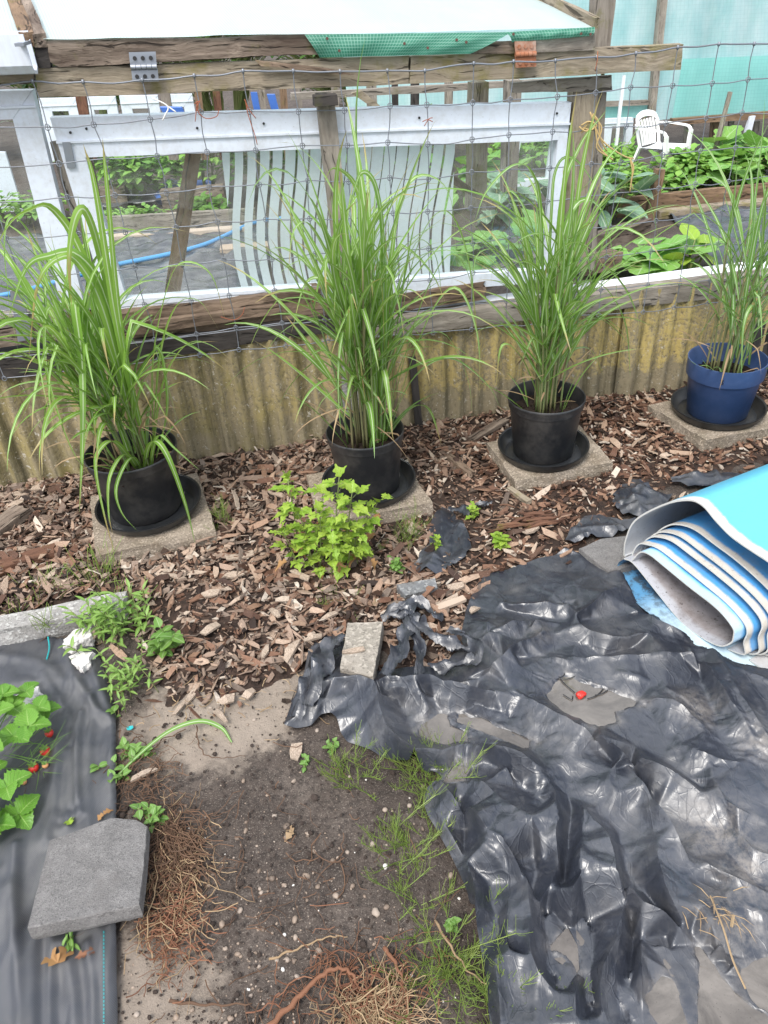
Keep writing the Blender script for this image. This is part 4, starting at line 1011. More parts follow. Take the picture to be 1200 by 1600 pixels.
folds = [([(30, 1330), (28, 1420), (36, 1600), (34, 1750)], .014, .012), ([(140, 1480), (150, 1560), (148, 1750)], .012, .009), ([(130, 1120), (122, 1200), (128, 1280)], .012, .01), ([(85, 1460), (82, 1600), (90, 1750)], .01, .009), ([(100, 1000), (118, 1060), (150, 1110), (172, 1130)], .014, .012), ([(150, 1090), (140, 1200), (145, 1400), (165, 1500), (168, 1700)], .008, .012), ([(95, 1130), (88, 1250), (75, 1320)], .01, .016), ([(110, 1180), (108, 1300)], .007, .01), ([(20, 1400), (40, 1500), (55, 1700)], .011, .02), ([(60, 1460), (58, 1560), (66, 1700)], .008, .012), ([(100, 1480), (118, 1560), (120, 1700)], .01, .014), ([(0, 1030), (60, 1040), (110, 1075)], .008, .02), ([(0, 1370), (10, 1500), (8, 1700)], .01, .018), ([(70, 1060), (120, 1150), (125, 1260)], .006, .01)]
def fh(P, d):
    h = .013 + .006 * fbm(P, 6, 3, 3) + .0055 * np.abs(vnoise(P * np.array([1, .17]) + .03 * vnoise(P, 9, 2)[:, None], 42, 5))
    for pts, a, w in folds:
        pl = [G(*p)[:2] for p in smooth_path([np.array(p, float) for p in pts], 5)]
        dd, _ = polydist(P, pl, False); h = h + a * np.exp(-(dd / w) ** 2)
    de, _ = polydist(P, edge, False); h = h + .01 * np.exp(-(de / .012) ** 2)
    return h - .012 * np.exp(-d / .008)
xy = np.array(fpoly)
o = heightmesh('ground_fabric', (xy[:, 0].min(), xy[:, 1].min(), xy[:, 0].max(), xy[:, 1].max()), .006, fpoly, fh, X['weave'])
tag(o, 'wrinkled woven black ground cover fabric under the strawberry plant', 'ground fabric')
b = MB(); b.tube(smooth_path([G(75, 995, .03), G(77, 1012, .022), G(73, 1030, .02)], 5), .002, 4)
tag(mesh_obj('plastic_thread', b, X['teal'], M=at(G(75, 1012))), 'frayed teal plastic thread on the black woven fabric', 'thread')
b = MB(); p = G(203, 1137, .006); chip(b, p, .016, .012, .001, (.4, .1, .2)); tag(mesh_obj('plastic_scrap', b, X['teal'], M=at(p)), 'tiny teal plastic scrap on the soil beside the fabric edge', 'plastic scrap')
b = MB()
for k in range(30): b.tube([G(162, 1455 + k * 6, .022), G(162.3, 1458 + k * 6, .023)], .0012, 4)
mesh_obj('teal_stitching', b, X['teal'], o)

# ------------------------------------------------------------------ slab, edging, rubble, bricks, boards
def poly_slab(name, top, thick, mat, chipn=.004, seed=0, res=.012, hz=None):
    """slab with a polygonal top given as world points (on a plane), with chipped edges"""
    top = [np.asarray(p, float) for p in top]; c = sum(top) / len(top)
    nrm = np.cross(top[1] - top[0], top[-1] - top[0]); nrm /= np.linalg.norm(nrm)
    if nrm[2] < 0: nrm = -nrm
    ring = []
    for i in range(len(top)):
        a, b_ = top[i], top[(i + 1) % len(top)]; n = max(2, int(np.linalg.norm(b_ - a) / res))
        ring += [a + (b_ - a) * k / n for k in range(n)]
    ring = np.array(ring); m_ = len(ring)
    out = ring - c; out -= (out @ nrm)[:, None] * nrm; out /= np.linalg.norm(out, axis=1)[:, None]
    ring = ring + out * (chipn * fbm(ring, 45, seed, 3))[:, None]
    rings = []
    for s in np.linspace(0.02, .985, 14): rings.append(c + (ring - c) * s + nrm * (.0012 * fbm(c + (ring - c) * s, 60, seed + 2, 2))[:, None])
    rings.append(ring - nrm * .003)
    for f in (.25, .5, .75, 1.0):
        q = ring - nrm * thick * f; rings.append(q + out * (chipn * .9 * fbm(q, 70, seed + 7, 3) + (.0 if f < 1 else -.004))[:, None])
    V = np.concatenate(rings + [c[None] - nrm * thick]); b = MB(); R = len(rings)
    Fc = [[i * m_ + k, i * m_ + (k + 1) % m_, (i + 1) * m_ + (k + 1) % m_, (i + 1) * m_ + k] for i in range(R - 1) for k in range(m_)]
    Fc += [list(range(m_))[::-1]] + [[(R - 1) * m_ + (k + 1) % m_, (R - 1) * m_ + k, R * m_] for k in range(m_)]
    # fix orientation: top fan first ring
    b.add(V, Fc); return mesh_obj(name, b, mat, M=frame(c - nrm * thick, top[1] - top[0], nrm))
tz = [(77, 1313, .062), (120, 1297, .06), (173, 1277, .056), (213, 1280, .052), (230, 1290, .052), (226, 1350, .064), (217, 1413, .078), (130, 1432, .085), (42, 1450, .09)]
tag(poly_slab('concrete_slab', [G(x, y, z) for x, y, z in tz], .042, X['slab'], .0014, 3), 'broken grey concrete slab tilted up on the black woven fabric', 'concrete slab')
for k, (pts, z, th) in enumerate([([(97, 1000), (122, 982), (142, 980), (145, 992), (120, 1003), (98, 1012)], .05, .045), ([(107, 1026), (125, 1018), (143, 1020), (138, 1034), (128, 1043), (112, 1036)], .042, .035), ([(15, 1090), (40, 1078), (58, 1074), (62, 1085), (40, 1105), (20, 1112)], .05, .045)]):
    tag(poly_slab('rubble_lump', [G(x, y, z) for x, y in pts], th, X['rubble'], .008, 30 + k, .006), ['pale broken lump of rubble leaning on the edging end', 'smaller pale lump of rubble lying on the black fabric', 'pale lump of rubble behind the strawberry plant'][k], 'rubble')
# concrete edging kerb with scalloped front
b = MB(); q = [G(-130, 985, .07), G(197, 924, .062), G(190, 947, .062), G(-130, 1012, .07)]
dn = np.array([0, 0, .085]); b.box8(q + [p - dn for p in q], seg=(60, 6, 6), rough=.004, seed=8)
for k in range(4):
    c0 = G(88 + 14 * k, 975 - 3 * k, .03); b.box(c0 + np.array([0, -.006, 0]), (.011, .003, 0), (-.002, .008, 0), (0, 0, .026), seg=(2, 2, 2), rough=.002, seed=k)
tag(mesh_obj('concrete_edging', b, X['edging'], M=frame(q[3], q[1] - q[0])), 'pale mossy concrete edging kerb between mulch and woven fabric', 'edging')
# rough aggregate brick holding the sheet, and a grey brick
q = [G(543, 972, .065), G(599, 971, .065), G(583, 1058, .065), G(531, 1043, .065)]
q[1] = q[0] + (q[1] - q[0]); tag(poly_slab('aggregate_brick', q, .055, X['brick'], .0018, 5, .008), 'pale exposed aggregate brick holding down the black plastic sheet', 'brick')
b = MB(); p = G(552, 1016, .07); chip(b, p, .06, .018, .006, (.15, .02, .05)); tag(mesh_obj('bark_chip', b, X['bigchips'], M=at(p)), 'curved pale wood chip lying on top of the aggregate brick', 'wood chip')
q = [G(620, 913, .06), G(680, 903, .06), G(684, 918, .052), G(633, 931, .052)]
tag(poly_slab('grey_brick', q, .05, X['greybrick'], .0015, 6, .008), 'smooth grey brick on edge among plastic strips and chips', 'brick')
q = [G(905, 857, .03), G(938, 842, .03), G(985, 836, .03), G(1000, 880, .03), G(950, 892, .03)]
tag(poly_slab('concrete_slab', q, .035, X['slab'], .002, 9), 'grey concrete slab corner sticking out beside the blue rolled mat', 'concrete slab')
# weathered boards at the left edge
def beam(name, p0, p1, w, h, mat, parent=None, rough=.003, seed=0, ends=0.0, up=(0, 0, 1), seg=None):
    p0, p1 = np.asarray(p0, float), np.asarray(p1, float); ax = (p1 - p0) / 2; x = ax / np.linalg.norm(ax)
    z = np.asarray(up, float); y = np.cross(z, x); y /= np.linalg.norm(y); z = np.cross(x, y)
    b = MB(); b.box((p0 + p1) / 2, ax, y * w / 2, z * h / 2, rough=rough, seed=seed, ends=ends, seg=seg)
    return mesh_obj(name, b, mat, parent, M=frame(p0, x, z))
tag(beam('weathered_board', G(-70, 880, .03), G(38, 795, .045), .075, .03, X['wood_rotgrey'], seed=4, ends=.03, rough=.005), 'cracked grey brown board end lying on the mulch below the corrugated wall', 'board')
tag(beam('weathered_board', G(-60, 905, .03), G(88, 860, .03), .05, .03, X['wood_red'], seed=5, ends=.02, rough=.004), 'dark reddish board sunk in the mulch behind the edging', 'board')
tag(beam('wood_offcut', G(735, 688, .03), G(792, 655, .045), .035, .015, X['wood_rotgrey'], seed=6, ends=.02), 'flat brown stick between the two pots behind the bush', 'stick')
tag(beam('wood_offcut', G(700, 712, .035), G(738, 742, .035), .03, .018, X['wood_rot'], seed=7, ends=.02), 'dark rotten stick beside the washed paver', 'stick')
tag(beam('wood_offcut', G(795, 762, .03), G(828, 785, .03), .02, .015, X['wood_rail'], seed=8, ends=.015), 'short mossy stick at the front corner of the washed paver', 'stick')
tag(beam('wood_offcut', G(683, 950, .035), G(727, 934, .04), .02, .012, X['bigchips'], seed=9, ends=.01), 'pale split stick beside the torn plastic strips', 'stick')
b = MB()
rr = random.Random(9)
for k in range(16):
    p = G(rr.uniform(790, 870), rr.uniform(800, 825), .04); chip(b, p, rr.uniform(.06, .13), .012, .006, (rr.gauss(.15, .2), rr.gauss(0, .1), rr.gauss(0, .3)), rnd=rr)
tag(mesh_obj('bark_strips', b, X['wood_red'], M=at(G(830, 812))), 'heap of long reddish bark strips on the mulch edge', 'bark')['kind'] = 'stuff'

# ------------------------------------------------------------------ the big crumpled sheet
SHEET_PX = [(445, 1140, 0), (450, 1112, 0), (465, 1085, 0), (478, 1050, 0), (488, 1015, 0), (505, 1000, 0), (533, 988, 0), (540, 1010, 0), (536, 1040, 0), (560, 1050, 0), (600, 1052, 0), (640, 1046, 0), (690, 1048, 0), (712, 1030, 0), (728, 1020, 0), (718, 1000, 0), (726, 975, 0), (742, 925, 0), (760, 905, 0), (800, 893, 0), (850, 878, 0), (892, 862, 0), (910, 872, 0), (960, 892, 0), (1010, 880, 0), (1300, 900, 0), (1500, 1000, 0), (1500, 1760, 0), (785, 1760, 0), (770, 1640, 0), (762, 1560, 0), (752, 1490, 0), (740, 1430, 0), (718, 1368, 0), (692, 1320, 0), (665, 1272, 0), (658, 1250, 0), (668, 1235, 0), (690, 1222, 0), (655, 1205, 0), (610, 1196, 0), (582, 1180, 0), (560, 1166, 0), (545, 1168, 0), (532, 1150, 0), (524, 1120, 0), (510, 1118, 0), (486, 1138, 0), (465, 1143, 0)]
spoly = [G(*p)[:2] for p in SHEET_PX]
ridges = [
 ([(456, 1095), (478, 1048), (492, 1018), (515, 1000)], .045), ([(460, 1120), (485, 1090), (505, 1062), (520, 1030)], .05),
 ([(505, 1082), (520, 1110), (530, 1135)], .045), ([(488, 1125), (495, 1095), (512, 1070)], .04),
 ([(500, 1068), (545, 1055), (585, 1064), (592, 1100), (605, 1135), (640, 1165), (690, 1172), (730, 1160)], .085),
 ([(587, 1063), (627, 1055), (683, 1060), (750, 1075), (800, 1088)], .08), ([(600, 1080), (640, 1078), (665, 1092), (660, 1125)], .055),
 ([(733, 1060), (767, 1037), (800, 1010), (850, 985)], .07), ([(750, 1000), (790, 975), (830, 970)], .05),
 ([(647, 1080), (677, 1093), (700, 1100), (692, 1128), (733, 1139)], .04),
 ([(730, 1160), (765, 1166), (800, 1168), (833, 1190), (858, 1202)], .09), ([(745, 1165), (790, 1195), (800, 1225)], .06),
 ([(800, 1080), (843, 1100), (897, 1130), (940, 1148), (973, 1174), (1017, 1188), (1060, 1210), (1097, 1238)], .075),
 ([(807, 1028), (880, 1030), (887, 1048), (933, 1066), (987, 1085), (1025, 1104)], .036),
 ([(893, 1028), (967, 1026), (1080, 1020), (1118, 1060), (1147, 1103), (1173, 1143), (1187, 1177)], .06),
 ([(867, 988), (910, 978), (950, 996), (1017, 990), (1077, 1010)], .05),
 ([(833, 915), (893, 950), (900, 960), (940, 930), (977, 910)], .05), ([(760, 925), (800, 945), (857, 944), (887, 948)], .045),
 ([(770, 960), (760, 985), (800, 1000)], .045), ([(820, 1000), (835, 970), (870, 975)], .04),
 ([(910, 1261), (933, 1281), (957, 1318), (967, 1358), (990, 1388), (1017, 1411), (1063, 1445)], .1),
 ([(910, 1261), (907, 1340), (890, 1400), (890, 1428)], .085), ([(850, 1203), (867, 1243), (870, 1297), (872, 1360), (843, 1408)], .075),
 ([(800, 1343), (826, 1385), (830, 1477), (847, 1533), (863, 1553)], .06), ([(980, 1196), (1030, 1257), (1056, 1297), (1080, 1347)], .075),
 ([(1070, 1368), (1096, 1417), (1130, 1477), (1152, 1508)], .06), ([(1020, 1298), (1033, 1360), (1053, 1413), (1066, 1445)], .075),
 ([(973, 1367), (973, 1440), (943, 1507), (935, 1530), (943, 1583)], .06), ([(1003, 1467), (1000, 1517), (1003, 1567)], .055),
 ([(1077, 1338), (1133, 1365), (1200, 1398)], .05), ([(1110, 1200), (1123, 1237), (1150, 1263), (1200, 1283)], .055),
 ([(687, 1220), (722, 1256), (765, 1293), (800, 1330), (815, 1370)], .085), ([(728, 1347), (739, 1387), (752, 1447), (772, 1500), (779, 1550), (785, 1640)], .065),
 ([(730, 1343), (757, 1315), (772, 1333), (790, 1360)], .07), ([(740, 1215), (780, 1245), (835, 1290), (845, 1340)], .075),
 ([(800, 1380), (790, 1440), (800, 1500), (805, 1560)], .05), ([(1040, 1155), (1100, 1180), (1180, 1200)], .045), ([(960, 1190), (950, 1225), (990, 1260)], .06),
 ([(905, 1500), (900, 1560), (890, 1640)], .05), ([(1015, 1545), (1060, 1590), (1075, 1660)], .05), ([(1140, 1290), (1180, 1330), (1240, 1350)], .04),
 ([(1120, 1380), (1170, 1420), (1240, 1440)], .04), ([(980, 945), (1040, 975), (1090, 1000)], .045), ([(1000, 1090), (1060, 1100), (1100, 1140)], .05), ([(676, 1250), (700, 1300), (722, 1340)], .035)]
valleys = [
 ([(598, 1090), (625, 1100), (640, 1130)], .02), ([(640, 1064), (690, 1076), (730, 1092), (760, 1098)], .02), ([(540, 1075), (560, 1110), (575, 1150)], .03),
 ([(610, 1066), (700, 1068), (745, 1062), (790, 1035)], .045), ([(495, 1050), (505, 1035), (520, 1015)], .012), ([(475, 1132), (490, 1105), (500, 1080)], .015),
 ([(967, 1300), (985, 1370), (1025, 1416), (1050, 1445)], .02), ([(938, 1262), (960, 1300)], .03), ([(985, 1210), (1010, 1245), (1034, 1292), (1064, 1350), (1072, 1369)], .006), ([(1056, 1382), (1083, 1430), (1116, 1497), (1137, 1509)], .006),
 ([(713, 1263), (727, 1290), (724, 1340), (730, 1387)], .008), ([(760, 1190), (820, 1230), (855, 1260)], .03), ([(888, 1220), (890, 1300), (882, 1380)], .03),
 ([(850, 1420), (860, 1480), (878, 1545)], .01), ([(920, 1440), (915, 1500), (925, 1580)], .01), ([(985, 1440), (985, 1510), (975, 1580)], .01), ([(1040, 1460), (1050, 1500), (1030, 1560)], .012),
 ([(825, 1310), (840, 1360), (830, 1390)], .02), ([(760, 1380), (775, 1440), (790, 1490)], .015), ([(1035, 1190), (1070, 1212), (1097, 1232)], .02), ([(900, 1150), (960, 1185), (1010, 1212)], .03), ([(925, 1029), (965, 1018), (990, 1012)], .015), ([(850, 1025), (880, 1010), (920, 1008)], .02), ([(1100, 1290), (1130, 1320), (1180, 1380)], .015), ([(790, 955), (840, 965), (890, 970)], .02), ([(1090, 1040), (1110, 1100), (1130, 1170)], .025), ([(905, 970), (960, 960), (1000, 960)], .02), ([(690, 1235), (750, 1300)], .05), ([(730, 1100), (790, 1130)], .006)]
pud = [
 [(847, 1090), (866, 1060), (885, 1052), (917, 1067), (973, 1085), (1013, 1103), (960, 1113), (970, 1130), (935, 1140), (890, 1122)],
 [(643, 1149), (668, 1122), (685, 1113), (700, 1113), (703, 1135), (735, 1145), (738, 1158), (693, 1166)],
 [(713, 1113), (753, 1123), (797, 1143), (845, 1165), (820, 1172), (775, 1153), (740, 1140), (712, 1128)],
 [(1080, 1462), (1120, 1515), (1147, 1552), (1180, 1577), (1230, 1610), (1230, 1700), (1090, 1700), (1088, 1600), (1092, 1520)],
 [(1150, 1512), (1210, 1490), (1290, 1500), (1290, 1640), (1200, 1592), (1165, 1555)],
 [(856, 1484), (886, 1448), (902, 1480), (907, 1535), (897, 1512), (888, 1494)],
 [(1005, 1560), (1040, 1515), (1055, 1540), (1085, 1640), (1050, 1640)], [(690, 1225), (712, 1195), (735, 1200), (725, 1222)]]
ZW = .02
def build_sheet():
    """taut film: facets hung between traced crests and hollows, rounded between the creases"""
    rg = np.random.default_rng(17); P2, hz, ed, cr = [], [], [], []
    RM = [G(*p)[:2] for p in [(962, 885), (1000, 955), (1050, 992), (1100, 1024), (1210, 1072), (1500, 1160), (1500, 860), (1000, 845)]]
    pudw = [[G(x, y, ZW)[:2] for x, y in pl] for pl in pud]
    def chain(W3, crease, closed=False):
        first = len(P2); last = None
        for w3 in W3:
            P2.append(np.array(w3[:2])); hz.append(float(w3[2]))
            if last is not None: ed.append((last, len(P2) - 1)); cr.append(crease)
            last = len(P2) - 1
        if closed: ed.append((last, first)); cr.append(crease)
    def resample(P, st, closed=False):
        P = [np.asarray(p, float) for p in P] + ([np.asarray(P[0], float)] if closed else [])
        L = np.r_[0, np.cumsum([np.linalg.norm(b_[:2] - a[:2]) for a, b_ in zip(P, P[1:])])]; n = max(2, int(round(L[-1] / st)) + 1)
        A = np.array(P); o_ = np.c_[tuple(np.interp(np.linspace(0, L[-1], n), L, A[:, k]) for k in range(A.shape[1]))]
        return o_[:-1] if closed else o_
    o_ = resample([np.r_[p, 0] for p in spoly], .035, True); o_[:, 2] = rg.uniform(.005, .03, len(o_))
    o_[:, :2] += rg.normal(0, .003, (len(o_), 2))
    for q in o_:
        if inpoly(q[None, :2], RM)[0]: q[2] = .005
    chain(o_, 0.0, True); nout = len(o_)
    for pl in pudw:
        q = resample([np.r_[p, ZW + .004] for p in pl], .018, True); q[:, :2] += rg.normal(0, .003, (len(q), 2)); chain(q, .25, True)
        c = sum(np.asarray(p) for p in pl) / len(pl); q2 = q.copy(); q2[:, :2] = c + (q[:, :2] - c) * .72; q2[:, 2] = ZW - rg.uniform(.004, .016, len(q)); chain(q2[::2], 0.0, len(q2[::2]) > 2)
    for grp, amp, crs in ((ridges, 1.08, (.55, .95)), (valleys, 1.0, (.3, .8))):
        for pts, hh in grp:
            px = smooth_path([np.array(p, float) for p in pts], 5); n = len(px); W3 = []
            for i, p in enumerate(px):
                z = (hh * amp if hh > .03 else hh) * ((.55 + .45 * min(1, 3 * min(i, n - 1 - i) / n)) if hh > .03 else 1)
                W3.append(G(p[0], p[1], z))
            q = resample(W3, .034); q[:, 2] *= rg.uniform(.86, 1.1, len(q)); q[:, :2] += rg.normal(0, .0022, (len(q), 2))
            run = []
            for w3 in q:                                              # keep clear of the water and of the mat
                bad = inpoly(w3[None, :2], RM)[0] or any(inpoly(w3[None, :2], pl)[0] for pl in pudw) or min(np.linalg.norm(w3[:2] - a) for a in P2) < .009
                if bad:
                    if len(run) > 1: chain(run, rg.uniform(*crs))
                    run = []
                else: run.append(w3)
            if len(run) > 1: chain(run, rg.uniform(*crs))
    x0, y0, x1, y1 = -.4, .2, 2.2, 2.1
    kp = np.array(P2); kz = np.array(hz)
    def idw(q):
        dk = np.linalg.norm(kp - q, axis=1); ii = np.argsort(dk)[:7]; w = 1 / (dk[ii] ** 2 + 1e-5); return (w * kz[ii]).sum() / w.sum()
    # lesser creases fanning out from the tangled corner
    made = 0
    for k in range(1200):
        if made > 85: break
        px = np.array([rg.uniform(560, 1330), rg.uniform(900, 1700)]); low = px[1] > 1140
        d = px - (np.array([500, 300]) if low else np.array([430, 900])); d /= np.linalg.norm(d)
        a = rg.normal(0, .13 if low else .3) if rg.random() < .86 else rg.uniform(-1.6, 1.6); d = np.array([d[0] * math.cos(a) - d[1] * math.sin(a), d[0] * math.sin(a) + d[1] * math.cos(a)])
        Lp = (380 if k < 450 else 240 if k < 900 else 120) * rg.uniform(.6, 1.1) * (1 if low else .6); cv = rg.normal(0, .2); n = 9; W3 = []
        h0 = rg.uniform(.01, .02) * (1 if low else .45) * (1 if rg.random() < .66 else -.8)
        for i in range(n):
            f = i / (n - 1); e = px + d * Lp * (f - .5) + np.array([-d[1], d[0]]) * cv * Lp * (f - .5) ** 2
            w3 = G(e[0], e[1], .03); z = max(.006, idw(w3[:2]) + h0 * math.sin(PI * min(1, max(.06, f)) ** .8)); W3.append(G(e[0], e[1], z))
        q = resample(W3, .03)
        ok = [inpoly(w3[None, :2], spoly)[0] and not inpoly(w3[None, :2], RM)[0] and not any(inpoly(w3[None, :2], pl)[0] for pl in pudw) and min(np.linalg.norm(np.array(P2) - w3[:2], axis=1)) > .026 for w3 in q]
        if len(q) > 1 and all(ok): chain(q, rg.uniform(.6, 1.0)); made += 1
    cand_ = np.c_[rg.uniform(x0, x1, 9000), rg.uniform(y0, y1, 9000)]; cand_ = cand_[inpoly(cand_, spoly)]
    for q in cand_:
        A = np.array(P2); d = np.linalg.norm(A - q, axis=1)
        if d.min() < .055: continue
        dk = np.linalg.norm(kp - q, axis=1); ii = np.argsort(dk)[:7]; w = 1 / (dk[ii] ** 2 + 1e-5); z = (w * kz[ii]).sum() / w.sum()
        inm = inpoly(q[None], RM)[0]; inw = any(inpoly(q[None], pl)[0] for pl in pudw)
        z = .005 if inm else (ZW - .01 if inw else max(.006, z + rg.uniform(-.003, .003)))
        P2.append(q); hz.append(z)
    vs_, es, fs, ov, oe, _f = delaunay_2d_cdt([Vector(p) for p in P2], ed, [], 0, 1e-5)
    V = np.array([tuple(v) for v in vs_]); A = np.array(P2); Z = np.zeros(len(V))
    for k, q in enumerate(ov):
        if q: Z[k] = hz[q[0]]
        else:
            dk = np.linalg.norm(A - V[k], axis=1); ii = np.argsort(dk)[:3]; Z[k] = np.mean(np.array(hz)[ii])
    F3 = [f for f in fs if inpoly(V[list(f)].mean(0)[None], spoly)[0]]
    used = sorted({i for f in F3 for i in f}); mp = {k: i for i, k in enumerate(used)}
    me = bpy.data.meshes.new('sheet'); me.from_pydata(np.c_[V, Z][used].tolist(), [], [[mp[i] for i in f] for f in F3])
    cre = {}
    for (a, b_), q in zip(es, oe):
        if q and a in mp and b_ in mp and q[0] < len(cr): cre[frozenset((mp[a], mp[b_]))] = cr[q[0]]
    at_ = me.attributes.new('crease_edge', 'FLOAT', 'EDGE')
    at_.data.foreach_set('value', np.array([cre.get(frozenset(e.vertices), .4) for e in me.edges], dtype=np.float32))
    o = bpy.data.objects.new('sheet_cage', me); COL.objects.link(o)
    md = o.modifiers.new('s', 'SUBSURF'); md.levels = 3; md.render_levels = 3; md.boundary_smooth = 'PRESERVE_CORNERS'
    ev = bpy.data.meshes.new_from_object(o.evaluated_get(bpy.context.evaluated_depsgraph_get()))
    bpy.data.objects.remove(o); bpy.data.meshes.remove(me)
    n = len(ev.vertices); C = np.empty(n * 3); ev.vertices.foreach_get('co', C); C = C.reshape(-1, 3)
    q = C[:, :2]; ca, sa = math.cos(-1.0), math.sin(-1.0); r_ = np.c_[q[:, 0] * ca - q[:, 1] * sa, (q[:, 0] * sa + q[:, 1] * ca) * .45]
    r_ = r_ + .02 * np.c_[vnoise(q, 14, 3), vnoise(q, 14, 4)]
    pinch = np.zeros(n)
    patch = np.clip(.45 + 1.1 * vnoise(q, 5, 8), 0, 1) * np.clip((C[:, 2] - .012) / .02, 0, 1)
    C[:, 2] += patch * (.004 * (.5 - np.abs(vnoise(r_, 30, 5))) + .0035 * (.5 - np.abs(vnoise(r_, 75, 6))) + .0014 * vnoise(q, 130, 7))
    # the pinched line along each crease
    for (a, b_), c_ in zip(ed, cr):
        if c_ < .5: continue
        A_, B_ = P2[a], P2[b_]; lo = np.minimum(A_, B_) - .02; hi = np.maximum(A_, B_) + .02
        k = np.where((q[:, 0] > lo[0]) & (q[:, 0] < hi[0]) & (q[:, 1] > lo[1]) & (q[:, 1] < hi[1]))[0]
        if len(k) == 0: continue
        d_, _q, _t = segdist(q[k], A_, B_); pinch[k] = np.maximum(pinch[k], (.0065 if hz[a] > .03 else .003) * c_ * np.clip(1 - d_ / .012, 0, 1))
    C[:, 2] += pinch
    inm = inpoly(q, RM); C[inm, 2] = np.minimum(C[inm, 2], .006)
    inw = np.zeros(n, bool); nr = np.full(n, 1e9)
    for pl in pudw: inw |= inpoly(q, pl); nr = np.minimum(nr, polydist(q, pl)[0])
    k = ~inw & (nr < .04) & ~inm; C[k, 2] = np.maximum(C[k, 2], ZW + .004 + .003 * vnoise(q[k], 60, 3))
    C[:, 2] = np.maximum(C[:, 2], .003)
    ev.vertices.foreach_set('co', C.ravel()); ev.update()
    mb = MB(); Fq = np.empty(len(ev.polygons) * 4, int); ev.polygons.foreach_get('vertices', Fq)
    mb.add(C, Fq.reshape(-1, 4).tolist()); bpy.data.meshes.remove(ev)
    c0 = G(900, 1250); c0[2] = 0
    o = mesh_obj('plastic_sheet', mb, X['plastic'], M=at(c0), smooth=True, angle=60)
    sl_ = .25 * np.exp(-nr / .008)
    for (px, py, r, a) in ((1120, 1310, .09, .8), (1170, 1375, .1, .8), (1085, 1120, .07, .7), (1180, 1180, .06, .6), (1140, 1450, .08, .7), (840, 1000, .05, .4)):
        sl_ = np.maximum(sl_, .6 * a * np.clip(1.15 - np.linalg.norm(q - G(px, py)[:2], axis=1) / r, 0, 1))
    o.data.attributes.new('silt', 'FLOAT', 'POINT').data.foreach_set('value', sl_.astype(np.float32))
    bv = BVHTree.FromPolygons(C.tolist(), Fq.reshape(-1, 4).tolist())
    return o, bv
from mathutils.bvhtree import BVHTree
sheet, SBV = build_sheet()
def sheet_h(P):
    out = []
    for p in P:
        h = SBV.ray_cast(Vector((p[0], p[1], 1)), Vector((0, 0, -1)))[0]; out.append(h[2] if h else .01)
    return np.array(out)
tag(sheet, 'large crumpled black plastic sheet spread over the ground with puddles in its folds', 'plastic sheet')
# twisted torn strips running from the sheet up to the grey brick
def strip(pts, w, seed, parent=None, name='torn_strip', mat='plastic', curl=.6):
    rr = random.Random(seed); P = smooth_path([G(x, y, z) for x, y, z in pts], 9); n = len(P); b = MB(); V = []; K = 9
    T = np.gradient(np.array(P), axis=0)
    for i, p in enumerate(P):
        t = T[i] / (np.linalg.norm(T[i]) + 1e-9); s = np.cross(t, UP); s /= np.linalg.norm(s) + 1e-9
        a = curl * math.sin(i * .55 + seed); s2 = s * math.cos(a) + UP * math.sin(a); f = i / (n - 1)
        ww = w * (.5 + .5 * math.sin(PI * min(1, max(.08, f))) ** .5) * (1 + .25 * math.sin(i * .8 + seed))
        for k in range(K):
            x = k / (K - 1) - .5
            q = p + s2 * x * ww + UP * (.35 * ww * math.cos(x * 5 + i * .25 + seed) * .5) + UP * .006 * ((k + i) % 2) + UP * .004
            V.append(q)
    V = np.array(V); V[:, 2] = np.maximum(V[:, 2] + .006 * vnoise(V, 40, seed), .012)
    b.grid(V, K, n); return mesh_obj(name, b, X[mat], parent, smooth=True, angle=26, M=None if parent else at(P[0]))
strip([(600, 1058, .05), (625, 1020, .06), (637, 985, .05), (642, 960, .06), (620, 955, .04), (596, 968, .03)], .05, 1, sheet)
strip([(655, 1055, .05), (655, 1010, .05), (640, 970, .06), (648, 940, .06), (680, 965, .05), (690, 960, .03)], .035, 2, sheet)
strip([(735, 1020, .04), (700, 1005, .05), (665, 985, .05), (643, 962, .06), (610, 962, .04)], .04, 3, sheet)
strip([(700, 985, .04), (735, 1000, .05), (745, 1030, .06), (700, 1045, .04), (670, 1040, .03)], .035, 4, sheet)
strip([(480, 1105, .05), (500, 1050, .07), (515, 1015, .06), (532, 995, .04)], .055, 5, sheet)
strip([(462, 1125, .03), (480, 1080, .06), (500, 1040, .06)], .045, 6, sheet)
